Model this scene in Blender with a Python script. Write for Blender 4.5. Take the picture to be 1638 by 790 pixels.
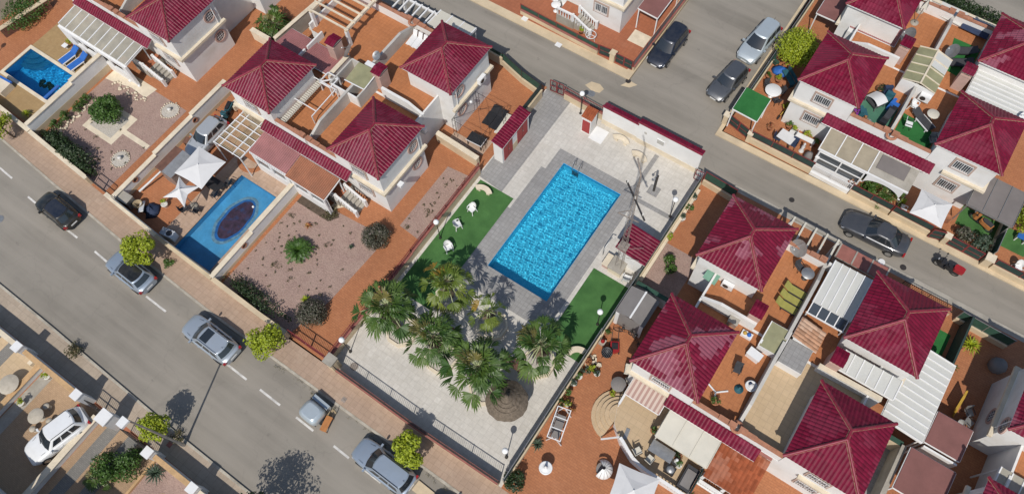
import bpy, bmesh, math, random
from mathutils import Vector, Matrix, noise
R = math.radians
random.seed(11)
for _o in list(bpy.data.objects): bpy.data.objects.remove(_o)
S = bpy.context.scene
COL = S.collection

# ------------------------------------------------------------------ camera
# a drone 48 m above the ground; world X runs along the streets, Y across them
cam_data = bpy.data.cameras.new('camera'); cam = bpy.data.objects.new('camera', cam_data); COL.objects.link(cam)
cam_data.sensor_width = 36.0; cam_data.sensor_fit = 'HORIZONTAL'
cam_data.lens = 36.0*1200/1638
cam_data.clip_start = 0.5; cam_data.clip_end = 3000
def _cam_matrix():
    A = R(34); d = Vector((41.0, 565.0, 1200.0)); n = d.normalized()
    r = (Vector((1,0,0)) - n[0]*n).normalized(); q = n.cross(r)
    def w(e):
        a, b, c = r.dot(e), q.dot(e), n.dot(e)
        return Vector((a*math.cos(A)+b*math.sin(A), a*math.sin(A)-b*math.cos(A), -c))
    right, up, back = w(Vector((1,0,0))), w(Vector((0,-1,0))), w(Vector((0,0,-1)))
    m = Matrix((right, up, back)).transposed().to_4x4(); m.translation = Vector((0,0,48)); return m
cam.matrix_world = _cam_matrix()
S.camera = cam

# ------------------------------------------------------------------ sky, sun, exposure
SUN_EL, SHADOW_AZ = R(51), R(109.2)          # shadows fall towards SHADOW_AZ (counter-clockwise from +X)
w = bpy.data.worlds.new('World'); S.world = w; w.use_nodes = True
nt = w.node_tree; nt.nodes.clear()
sky = nt.nodes.new('ShaderNodeTexSky'); sky.sky_type = 'NISHITA'; sky.sun_disc = False
sky.sun_elevation = SUN_EL
to_sun = Vector((-math.cos(SHADOW_AZ)*math.cos(SUN_EL), -math.sin(SHADOW_AZ)*math.cos(SUN_EL), math.sin(SUN_EL)))
sky.sun_rotation = math.atan2(to_sun.x, to_sun.y)
bg = nt.nodes.new('ShaderNodeBackground'); bg.inputs['Strength'].default_value = 0.1
wo = nt.nodes.new('ShaderNodeOutputWorld')
nt.links.new(sky.outputs[0], bg.inputs[0]); nt.links.new(bg.outputs[0], wo.inputs[0])
sd = bpy.data.lights.new('sun', 'SUN'); sd.energy = 3.6; sd.angle = R(0.53); sd.color = (1.0, 0.955, 0.89); sd.cycles.is_caustics_light = True
sun = bpy.data.objects.new('sun', sd); COL.objects.link(sun); sun.location = (0, 0, 60)
sun.rotation_euler = to_sun.to_track_quat('Z', 'Y').to_euler()
S.view_settings.view_transform = 'Standard'; S.view_settings.look = 'None'
S.view_settings.exposure = 0.1; S.view_settings.gamma = 1.0
S.view_settings.use_curve_mapping = False
S.cycles.max_bounces = 8; S.cycles.transparent_max_bounces = 12

# ------------------------------------------------------------------ materials
def _new(name):
    m = bpy.data.materials.new(name); m.use_nodes = True
    t = m.node_tree; b = t.nodes['Principled BSDF']; return m, t, b
def N(t, kind, **kw):
    n = t.nodes.new('ShaderNode'+kind)
    for k, v in kw.items():
        if k in n.inputs: n.inputs[k].default_value = v
        else: setattr(n, k, v)
    return n
def c4(c): return (c[0], c[1], c[2], 1)
def mixc(t, fac, a, b, mode='MIX'):
    n = t.nodes.new('ShaderNodeMix'); n.data_type = 'RGBA'; n.blend_type = mode
    for sock, v in ((0, fac), (6, a), (7, b)):
        if isinstance(v, bpy.types.NodeSocket): t.links.new(v, n.inputs[sock])
        else: n.inputs[sock].default_value = v if sock == 0 else c4(v)
    return n.outputs[2]
def ramp(t, sock, lo, hi):
    n = N(t, 'MapRange'); n.inputs[1].default_value = lo; n.inputs[2].default_value = hi
    t.links.new(sock, n.inputs[0]); return n.outputs[0]
def coord(t, obj=True):
    if obj: return t.nodes.new('ShaderNodeTexCoord').outputs['Object']
    return t.nodes.new('ShaderNodeNewGeometry').outputs['Position']
def noi(t, vec, scale, detail=4, rough=.55):
    n = N(t, 'TexNoise', Scale=scale, Detail=detail, Roughness=rough); t.links.new(vec, n.inputs['Vector']); return n.outputs['Fac']
def bump(t, b, h, strength=.3, dist=.02):
    n = N(t, 'Bump', Strength=strength, Distance=dist); t.links.new(h, n.inputs['Height']); t.links.new(n.outputs[0], b.inputs['Normal'])

def mat(name, col, rough=.7, var=.18, scale=2.0, fine=14, dirt=None, dirt_amt=.5, metal=0, bmp=.15, world=True, spec=.5, coat=0):
    """plain surface: base colour broken by two scales of noise and optional dirt blotches"""
    m, t, b = _new(name); v = coord(t, not world)
    lo = tuple(x*(1-var) for x in col); hi = tuple(min(1, x*(1+var*.7)) for x in col)
    c = mixc(t, ramp(t, noi(t, v, scale), .3, .7), lo, hi)
    c = mixc(t, ramp(t, noi(t, v, fine, 2), .25, .75), c, tuple(x*.86 for x in col)) if False else c
    f = ramp(t, noi(t, v, fine, 3), .3, .7)
    c2 = mixc(t, f, (1-var*.6,)*3, (1,)*3); c = mixc(t, 1.0, c, c2, 'MULTIPLY')
    if dirt:
        d = ramp(t, noi(t, v, scale*.45+.13, 6, .65), .52, .72)
        mm = N(t, 'Math', operation='MULTIPLY'); t.links.new(d, mm.inputs[0]); mm.inputs[1].default_value = dirt_amt
        c = mixc(t, mm.outputs[0], c, dirt)
    t.links.new(c, b.inputs['Base Color'])
    b.inputs['Roughness'].default_value = rough; b.inputs['Metallic'].default_value = metal
    b.inputs['Specular IOR Level'].default_value = spec; b.inputs['Coat Weight'].default_value = coat
    if bmp: bump(t, b, noi(t, v, fine*2, 3), bmp, .01)
    return m

def tiles(name, c1, c2, mortar, bw, bh, off=.5, ms=.02, rough=.75, stain=None, stain_amt=.4, bmp=.25, rot=0, blot=.35):
    """paving laid in courses, each tile its own tone, with larger worn areas"""
    m, t, b = _new(name); v = coord(t, False)
    mp = N(t, 'Mapping'); mp.inputs['Rotation'].default_value = (0, 0, rot); t.links.new(v, mp.inputs[0])
    br = N(t, 'TexBrick', Scale=1.0); br.offset = off
    br.inputs['Color1'].default_value = c4(c1); br.inputs['Color2'].default_value = c4(c2); br.inputs['Mortar'].default_value = c4(mortar)
    br.inputs['Brick Width'].default_value = bw; br.inputs['Row Height'].default_value = bh
    br.inputs['Mortar Size'].default_value = ms; br.inputs['Mortar Smooth'].default_value = .3
    t.links.new(mp.outputs[0], br.inputs['Vector'])
    c = br.outputs['Color']
    k = mixc(t, ramp(t, noi(t, v, .35, 6, .6), .3, .7), (1-blot*.5,)*3, (1,)*3); c = mixc(t, 1.0, c, k, 'MULTIPLY')
    k = mixc(t, ramp(t, noi(t, v, 4.5, 4, .6), .3, .7), (1-blot*.45,)*3, (1,)*3); c = mixc(t, 1.0, c, k, 'MULTIPLY')
    if stain:
        d = ramp(t, noi(t, v, .6, 7, .7), .54, .74); mm = N(t, 'Math', operation='MULTIPLY'); t.links.new(d, mm.inputs[0]); mm.inputs[1].default_value = stain_amt
        c = mixc(t, mm.outputs[0], c, stain)
    t.links.new(c, b.inputs['Base Color']); b.inputs['Roughness'].default_value = rough
    bump(t, b, br.outputs['Fac'], -bmp, .01)
    return m

def mat_asphalt():
    m, t, b = _new('asphalt'); v = coord(t, False)
    c = mixc(t, ramp(t, noi(t, v, .16, 7, .62), .32, .68), (.19,.17,.139), (.272,.246,.205))
    # long pale tyre and wear streaks along the street
    mp = N(t, 'Mapping'); mp.inputs['Scale'].default_value = (.05, .8, 1); t.links.new(v, mp.inputs[0])
    c = mixc(t, ramp(t, noi(t, mp.outputs[0], 1.0, 5, .6), .4, .75), c, (.32,.286,.238))
    c = mixc(t, ramp(t, noi(t, v, 30, 3, .7), .3, .7), c, mixc(t, .3, c, (.12,.11,.1)))
    # darker oil spots and cracks
    c = mixc(t, ramp(t, noi(t, v, 1.1, 6, .75), .63, .78), c, (.15,.134,.112))
    vo = N(t, 'TexVoronoi', Scale=.16); vo.feature = 'DISTANCE_TO_EDGE'
    wv = N(t, 'TexNoise', Scale=.7, Detail=5); t.links.new(v, wv.inputs['Vector'])
    ad = N(t, 'VectorMath', operation='MULTIPLY_ADD'); t.links.new(wv.outputs['Color'], ad.inputs[0]); ad.inputs[1].default_value = (2.2,2.2,0); t.links.new(v, ad.inputs[2])
    t.links.new(ad.outputs[0], vo.inputs['Vector'])
    cr = ramp(t, vo.outputs['Distance'], .008, .0)
    mm = N(t, 'Math', operation='MULTIPLY'); t.links.new(cr, mm.inputs[0]); mm.inputs[1].default_value = .14
    c = mixc(t, mm.outputs[0], c, (.1,.092,.08))
    t.links.new(c, b.inputs['Base Color']); b.inputs['Roughness'].default_value = .85
    bump(t, b, noi(t, v, 45, 2), .3, .01); return m

def mat_tile_roof(name, col, pale, pale_amt):
    """glazed roof tile: tone per tile, dust on some tiles"""
    m, t, b = _new(name); v = coord(t, False)
    sc = N(t, 'VectorMath', operation='MULTIPLY'); sc.inputs[1].default_value = (4.2, 4.2, 0); t.links.new(v, sc.inputs[0])
    fl = N(t, 'VectorMath', operation='FLOOR'); t.links.new(sc.outputs[0], fl.inputs[0])
    wn = N(t, 'TexWhiteNoise'); wn.noise_dimensions = '3D'; t.links.new(fl.outputs[0], wn.inputs['Vector'])
    c = mixc(t, wn.outputs['Value'], tuple(x*.66 for x in col), tuple(x*1.22 for x in col))
    c = mixc(t, ramp(t, noi(t, v, .55, 5, .6), .3, .75), c, tuple(x*.72 for x in col))
    # whole groups of neighbouring tiles have lost their glaze
    ad = N(t, 'Math', operation='MULTIPLY_ADD'); t.links.new(wn.outputs['Value'], ad.inputs[0]); ad.inputs[1].default_value = .07; t.links.new(noi(t, fl.outputs[0], .11, 2, .5), ad.inputs[2])
    f = ramp(t, ad.outputs[0], .57, .61); mm = N(t, 'Math', operation='MULTIPLY'); t.links.new(f, mm.inputs[0]); mm.inputs[1].default_value = pale_amt
    c = mixc(t, mm.outputs[0], c, pale)
    # lichen and dust
    d = ramp(t, noi(t, v, 2.6, 7, .75), .6, .78); mm = N(t, 'Math', operation='MULTIPLY'); t.links.new(d, mm.inputs[0]); mm.inputs[1].default_value = .3
    c = mixc(t, mm.outputs[0], c, tuple(.5*x+.06 for x in col))
    t.links.new(c, b.inputs['Base Color']); b.inputs['Roughness'].default_value = .42
    b.inputs['Specular IOR Level'].default_value = .22
    return m

def mat_leaf(name, a, bb, dry=None, rough=.5, trans=.25):
    """leaves: a tone per leaf"""
    m, t, b = _new(name)
    g = t.nodes.new('ShaderNodeNewGeometry'); rnd = g.outputs['Random Per Island']
    c = mixc(t, rnd, a, bb)
    if dry:
        f = ramp(t, rnd, .88, .9); c = mixc(t, f, c, dry)
    n = noi(t, g.outputs['Position'], 3.0, 3); c = mixc(t, ramp(t, n, .3, .7), c, mixc(t, .55, c, tuple(x*.5 for x in a)))
    t.links.new(c, b.inputs['Base Color']); b.inputs['Roughness'].default_value = rough
    tr = N(t, 'BsdfTranslucent'); t.links.new(c, tr.inputs['Color'])
    mx = N(t, 'MixShader'); mx.inputs[0].default_value = trans
    t.links.new(b.outputs[0], mx.inputs[1]); t.links.new(tr.outputs[0], mx.inputs[2])
    t.links.new(mx.outputs[0], t.nodes['Material Output'].inputs[0]); return m

def mat_glass(name, col=(.02,.025,.03), rough=.06):
    m, t, b = _new(name)
    b.inputs['Base Color'].default_value = c4(col); b.inputs['Roughness'].default_value = rough
    b.inputs['Specular IOR Level'].default_value = .9; return m

def mat_sheet(name, col, alpha):
    """translucent plastic roofing: lets part of the light through"""
    m, t, b = _new(name); v = coord(t, False)
    c = mixc(t, ramp(t, noi(t, v, 1.2, 6, .65), .35, .7), tuple(x*.75 for x in col), col)
    t.links.new(c, b.inputs['Base Color']); b.inputs['Roughness'].default_value = .4
    tr = N(t, 'BsdfTransparent'); tr.inputs[0].default_value = (.9,.88,.82,1)
    mx = N(t, 'MixShader'); mx.inputs[0].default_value = alpha
    t.links.new(b.outputs[0], mx.inputs[1]); t.links.new(tr.outputs[0], mx.inputs[2])
    t.links.new(mx.outputs[0], t.nodes['Material Output'].inputs[0]); return m

def mat_water(name, tint):
    m, t, b = _new(name); t.nodes.remove(b)
    g = N(t, 'BsdfGlass', IOR=1.33, Roughness=0.0); g.inputs[0].default_value = c4(tint)
    t.links.new(g.outputs[0], t.nodes['Material Output'].inputs[0]); return m

def mat_mosaic(name, a, bb, grout, size=.06):
    m, t, b = _new(name); v = coord(t, False)
    sc = N(t, 'VectorMath', operation='SCALE'); sc.inputs[3].default_value = 1/size; t.links.new(v, sc.inputs[0])
    fl = N(t, 'VectorMath', operation='FLOOR'); t.links.new(sc.outputs[0], fl.inputs[0])
    wn = N(t, 'TexWhiteNoise'); wn.noise_dimensions = '3D'; t.links.new(fl.outputs[0], wn.inputs['Vector'])
    c = mixc(t, wn.outputs['Value'], a, bb)
    t.links.new(c, b.inputs['Base Color']); b.inputs['Roughness'].default_value = .3; return m

def mat_stripes(name, a, bb, width, axis=0):
    m, t, b = _new(name); v = coord(t, True)
    sp = N(t, 'SeparateXYZ'); t.links.new(v, sp.inputs[0])
    md = N(t, 'Math', operation='MULTIPLY'); md.inputs[1].default_value = 1/width; t.links.new(sp.outputs[axis], md.inputs[0])
    fr = N(t, 'Math', operation='FRACT'); t.links.new(md.outputs[0], fr.inputs[0])
    gt = N(t, 'Math', operation='GREATER_THAN'); gt.inputs[1].default_value = .5; t.links.new(fr.outputs[0], gt.inputs[0])
    c = mixc(t, gt.outputs[0], a, bb); t.links.new(c, b.inputs['Base Color']); b.inputs['Roughness'].default_value = .85; return m

def mat_gravel(name, a, bb, cc):
    m, t, b = _new(name); v = coord(t, False)
    vo = N(t, 'TexVoronoi', Scale=13.0); t.links.new(v, vo.inputs['Vector'])
    sx = N(t, 'SeparateColor'); t.links.new(vo.outputs['Color'], sx.inputs[0])
    c = mixc(t, sx.outputs[0], a, bb)
    c = mixc(t, ramp(t, noi(t, v, .9, 6, .65), .4, .7), c, mixc(t, .6, c, cc))
    c = mixc(t, ramp(t, noi(t, v, 3.5, 4, .7), .62, .72), c, (.1,.09,.05))
    t.links.new(c, b.inputs['Base Color']); b.inputs['Roughness'].default_value = .95
    bump(t, b, vo.outputs['Distance'], .8, .03); return m

def mat_turf(name, a, bb):
    m, t, b = _new(name); v = coord(t, False)
    c = mixc(t, ramp(t, noi(t, v, 40, 3, .7), .3, .7), a, bb)
    c = mixc(t, ramp(t, noi(t, v, .8, 4, .6), .35, .7), c, tuple(x*.8 for x in a))
    t.links.new(c, b.inputs['Base Color']); b.inputs['Roughness'].default_value = .95; b.inputs['Specular IOR Level'].default_value = .15
    bump(t, b, noi(t, v, 60, 2), .6, .02); return m

def mat_paint(name, col, metal=.55, rough=.28):
    m, t, b = _new(name); v = coord(t, True)
    c = mixc(t, ramp(t, noi(t, v, 2.2, 5, .65), .35, .75), col, mixc(t, .14, col, (.35,.31,.26)))
    t.links.new(c, b.inputs['Base Color']); b.inputs['Metallic'].default_value = metal
    rr = N(t, 'MapRange'); rr.inputs[3].default_value = rough; rr.inputs[4].default_value = rough+.18
    t.links.new(noi(t, v, 5, 4), rr.inputs[0]); t.links.new(rr.outputs[0], b.inputs['Roughness'])
    b.inputs['Coat Weight'].default_value = .7; b.inputs['Coat Roughness'].default_value = .06; return m

M = {}
M['asphalt'] = mat_asphalt()
M['earth'] = mat('earth', (.2,.155,.11), .95, .3, .5, 9)
M['kerb'] = mat('kerb_concrete', (.42,.38,.31), .9, .25, 1.5, 12, (.2,.17,.13))
M['line'] = mat('road_paint', (.62,.6,.56), .7, .2, 3, 18, (.28,.26,.23), .7)
M['pave'] = tiles('pavement_tiles', (.4,.285,.205), (.44,.315,.23), (.34,.24,.17), .4, .4, 0, .016, .85, (.46,.36,.27), .45)
M['pave_low'] = tiles('pale_pavement_tiles', (.4,.32,.24), (.44,.355,.27), (.33,.265,.2), .6, .6, 0, .016, .85, (.46,.38,.3), .4)
M['terra'] = tiles('terracotta_tiles', (.4,.153,.063), (.45,.18,.076), (.31,.118,.052), .3, .15, .5, .012, .75, (.46,.21,.11), .3)
M['terra_dark'] = tiles('red_terracotta_tiles', (.37,.125,.058), (.41,.14,.066), (.31,.105,.05), .3, .3, 0, .014, .75, (.38,.17,.1), .4)
M['terra_roof'] = tiles('roof_terrace_tiles', (.44,.168,.062), (.48,.188,.072), (.36,.135,.052), .28, .28, 0, .012, .7, (.4,.19,.1), .3)
M['deck_tan'] = tiles('tan_deck', (.36,.235,.105), (.39,.26,.12), (.33,.22,.105), .3, .3, 0, .01, .85, (.3,.2,.1), .5)
M['deck_pale'] = tiles('pale_deck_tiles', (.45,.31,.215), (.52,.37,.27), (.41,.285,.205), .33, .33, 0, .016, .8, (.35,.24,.17), .4)
M['stone_white'] = tiles('pale_stone_paving', (.58,.545,.485), (.63,.595,.535), (.51,.475,.42), .4, .4, 0, .013, .8, (.42,.385,.33), .45)
M['stone_grey'] = tiles('grey_stone_paving', (.29,.28,.268), (.335,.325,.31), (.24,.23,.22), .3, .3, 0, .015, .8, (.24,.225,.2), .4)
M['stone_tan'] = tiles('sandy_terrace_tiles', (.5,.37,.225), (.54,.4,.25), (.43,.32,.2), .4, .4, 0, .014, .8, (.42,.31,.19), .35, blot=.22)
M['sand'] = tiles('sandy_drive_pavers', (.4,.265,.155), (.45,.3,.18), (.33,.22,.13), .2, .1, .5, .012)
M['tan_edge'] = mat('tan_edging', (.5,.32,.16), .85, .15, 3, 12)
M['slate_stripe'] = tiles('grey_drive_pavers', (.2,.19,.17), (.24,.225,.2), (.16,.15,.135), .2, .1, .5, .012)
M['gravel'] = mat_gravel('pink_gravel', (.345,.235,.195), (.255,.17,.14), (.36,.26,.21))
M['gravel_pale'] = mat_gravel('pale_gravel', (.5,.46,.4), (.38,.35,.3), (.44,.4,.34))
M['turf'] = mat_turf('artificial_turf', (.055,.14,.042), (.085,.195,.058))
M['turf_bright'] = mat_turf('bright_turf', (.025,.13,.035), (.042,.18,.05))
M['white'] = mat('white_render', (.68,.67,.645), .85, .06, .8, 10, (.48,.43,.36), .5)
M['white_clean'] = mat('white_paint', (.7,.695,.68), .55, .05, 1.5, 10)
M['plastic_white'] = mat('white_plastic', (.7,.7,.69), .4, .04, 2, 8)
M['surround'] = mat('window_surround', (.42,.31,.255), .85, .12, 2, 12)
M['cream'] = mat('cream_render', (.56,.45,.3), .85, .12, .8, 9, (.36,.28,.18), .5)
M['cream_pale'] = mat('pale_cream_stone', (.66,.57,.43), .8, .12, 1.5, 9, (.4,.33,.23), .5)
M['pinkish'] = mat('pink_render', (.46,.31,.26), .85, .1, 1, 9, (.4,.25,.18), .5)
M['grey_render'] = mat('grey_render', (.47,.45,.41), .9, .15, .6, 8, (.27,.25,.22), .6)
M['stone'] = mat('cast_stone', (.47,.42,.34), .9, .15, 2, 14, (.3,.26,.2), .5)
M['concrete'] = mat('concrete', (.36,.33,.28), .92, .2, 1, 10, (.2,.18,.14), .6)
M['roof'] = mat_tile_roof('crimson_roof_tile', (.165,.006,.028), (.22,.05,.08), .25)
M['roof_faded'] = mat_tile_roof('faded_crimson_roof_tile', (.17,.008,.03), (.27,.1,.135), .62)
M['ridge'] = mat('crimson_ridge_tile', (.21,.014,.034), .5, .25, 3, 12, (.28,.1,.09), .4)
M['mortar'] = mat('ridge_mortar', (.38,.24,.16), .95, .2, 4, 15)
M['terra_tile'] = mat_tile_roof('terracotta_roof_tile', (.34,.095,.04), (.42,.22,.15), .4)
M['old_tile'] = mat_tile_roof('sandy_roof_tile', (.4,.22,.13), (.5,.36,.26), .6)
M['brown_sheet'] = mat('brown_corrugated', (.31,.12,.06), .6, .22, 1.1, 9, (.2,.09,.05), .6)
M['pink_sheet'] = mat('pink_corrugated', (.31,.13,.125), .55, .16, 1.1, 9, (.22,.09,.08), .5)
M['maroon_sheet'] = mat('maroon_canvas', (.2,.085,.075), .85, .14, 1, 14, (.14,.06,.05), .5)
M['white_sheet'] = mat('white_panel', (.52,.52,.485), .5, .06, .7, 9, (.5,.46,.38), .5)
M['poly'] = mat_sheet('polycarbonate', (.5,.47,.39), .35)
M['poly_dirty'] = mat_sheet('dirty_polycarbonate', (.42,.36,.26), .15)
M['poly_yellow'] = mat_sheet('yellowed_polycarbonate', (.36,.35,.2), .2)
M['canvas_white'] = mat('white_canvas', (.6,.595,.585), .9, .05, 1.2, 20)
M['canvas_cream'] = mat('cream_canvas', (.55,.52,.44), .9, .07, 1.2, 20)
M['canvas_grey'] = mat('grey_canvas', (.2,.185,.175), .85, .12, 1.2, 16)
M['shade_grey'] = mat('grey_shade_cloth', (.17,.15,.14), .9, .12, 1, 20)
M['awning'] = mat_stripes('striped_awning', (.5,.4,.335), (.34,.215,.18), .3)
M['green_mesh'] = mat('green_fence_mesh', (.025,.075,.05), .8, .25, 3, 25)
M['green_dark'] = mat('dark_green_screen', (.02,.045,.038), .8, .25, 3, 25)
M['red_metal'] = mat('red_painted_metal', (.2,.028,.03), .5, .15, 3, 12)
M['red_door'] = mat('red_door_paint', (.33,.03,.03), .5, .1, 3, 12)
M['coping_pink'] = mat('pink_coping', (.3,.115,.09), .85, .2, 2, 12, (.22,.1,.08), .5)
M['coping_terra'] = mat('terracotta_coping', (.38,.17,.1), .85, .2, 3, 12)
M['iron'] = mat('dark_iron', (.035,.03,.028), .55, .2, 4, 20)
M['steel'] = mat('galvanised_steel', (.4,.4,.39), .42, .15, 4, 18, metal=.7)
M['rust'] = mat('rusty_lattice', (.33,.28,.24), .75, .3, 5, 20, metal=.3)
M['black'] = mat('black_plastic', (.02,.02,.022), .5, .2, 4, 18)
M['charcoal'] = mat('charcoal_fabric', (.045,.045,.05), .85, .15, 4, 25)
M['rubber'] = mat('tyre_rubber', (.018,.018,.018), .85, .2, 6, 30)
M['chrome'] = mat('alloy', (.55,.56,.57), .25, .05, 4, 10, metal=.9, bmp=0)
M['plate'] = mat('plate_white', (.7,.7,.68), .5, .03, 2, 5, bmp=0)
M['lens_red'] = mat_glass('red_lens', (.3,.01,.01), .15)
M['lens_clear'] = mat_glass('clear_lens', (.45,.47,.5), .12)
M['glass'] = mat_glass('dark_glass'); M['pane'] = mat_glass('window_glass', (.05,.06,.07), .08)
M['blue'] = mat('blue_fabric', (.02,.12,.42), .7, .12, 4, 20)
M['teal'] = mat('teal_cover', (.02,.1,.13), .75, .2, 4, 20)
M['dark_blue'] = mat('navy_fabric', (.02,.035,.08), .8, .2, 4, 20)
M['yellow_green'] = mat('olive_cushion', (.3,.28,.07), .9, .12, 4, 20)
M['yellow'] = mat('yellow_plastic', (.45,.28,.04), .5, .1, 4, 10)
M['red'] = mat('red_enamel', (.3,.016,.018), .35, .12, 4, 10)
M['purple'] = mat('purple_flowers', (.25,.03,.3), .8, .3, 6, 20)
M['wood'] = mat('weathered_wood', (.36,.28,.17), .8, .25, 2, 22)
M['wood_orange'] = mat('orange_wood', (.42,.17,.05), .7, .2, 3, 22)
M['wood_dark'] = mat('dark_wood', (.16,.075,.05), .75, .25, 3, 22)
M['straw'] = mat('straw_thatch', (.165,.13,.095), 1, .35, 7, 40, (.1,.075,.05), .6, bmp=.6)
M['water'] = mat_water('pool_water', (.66,.94,.99))
M['mosaic'] = mat_mosaic('blue_mosaic', (.08,.52,.7), (.2,.67,.82), (.2,.4,.5))
M['mosaic_deep'] = mat_mosaic('deep_blue_mosaic', (.02,.32,.62), (.06,.43,.75), (.1,.2,.4))
M['cover_blue'] = mat('blue_pool_cover', (.05,.25,.46), .55, .22, .7, 9, (.12,.22,.27), .55)
M['cover_red'] = mat('rust_pool_stain', (.04,.022,.045), .6, .5, 3.5, 12, (.012,.04,.12), 1.0)
M['leaf_lime'] = mat_leaf('lime_leaves', (.25,.32,.012), (.44,.5,.03))
M['leaf_green'] = mat_leaf('green_leaves', (.045,.11,.014), (.1,.19,.03))
M['leaf_dark'] = mat_leaf('dark_leaves', (.02,.045,.012), (.05,.085,.025))
M['leaf_grey'] = mat_leaf('oleander_leaves', (.07,.075,.045), (.14,.135,.09), (.3,.24,.22))
M['leaf_palm'] = mat_leaf('palm_leaves', (.04,.1,.015), (.135,.205,.035), (.2,.17,.05))
M['leaf_palm_yellow'] = mat_leaf('yellowing_palm_leaves', (.1,.16,.02), (.23,.27,.035), (.4,.24,.03))
M['petiole'] = mat('palm_petiole', (.36,.4,.2), .6, .25, 6, 20)
M['leaf_dry'] = mat_leaf('dry_fronds', (.26,.2,.13), (.36,.29,.2))
M['leaf_agave'] = mat_leaf('agave_leaves', (.05,.085,.05), (.1,.14,.09))
M['weed'] = mat_leaf('weeds', (.09,.09,.035), (.17,.15,.07), (.25,.18,.1))
M['flower'] = mat_leaf('flowers', (.4,.1,.06), (.5,.3,.08))
M['bark'] = mat('bark', (.15,.11,.075), .95, .35, 5, 30, bmp=.5)
M['pot'] = mat('terracotta_pot', (.34,.14,.07), .85, .2, 4, 20)
M['pot_white'] = mat('white_pot', (.62,.6,.55), .8, .12, 4, 20)
M['soil'] = mat('soil', (.09,.065,.045), 1, .3, 4, 30)
M['globe'] = mat('white_globe', (.82,.82,.8), .25, .03, 2, 8, bmp=0)
for k, c, mt in (('paint_navy', (.018,.026,.045), .5), ('paint_grey', (.17,.175,.18), .75), ('paint_silver', (.5,.52,.53), .45),
              ('paint_black', (.009,.01,.009), .3), ('paint_bluegrey', (.33,.39,.46), .45), ('paint_paleblue', (.46,.52,.55), .4),
              ('paint_white', (.74,.75,.75), .05), ('paint_dark', (.085,.09,.1), .55), ('paint_steel', (.4,.45,.5), .45)):
    M[k] = mat_paint(k, c, mt)

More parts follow.
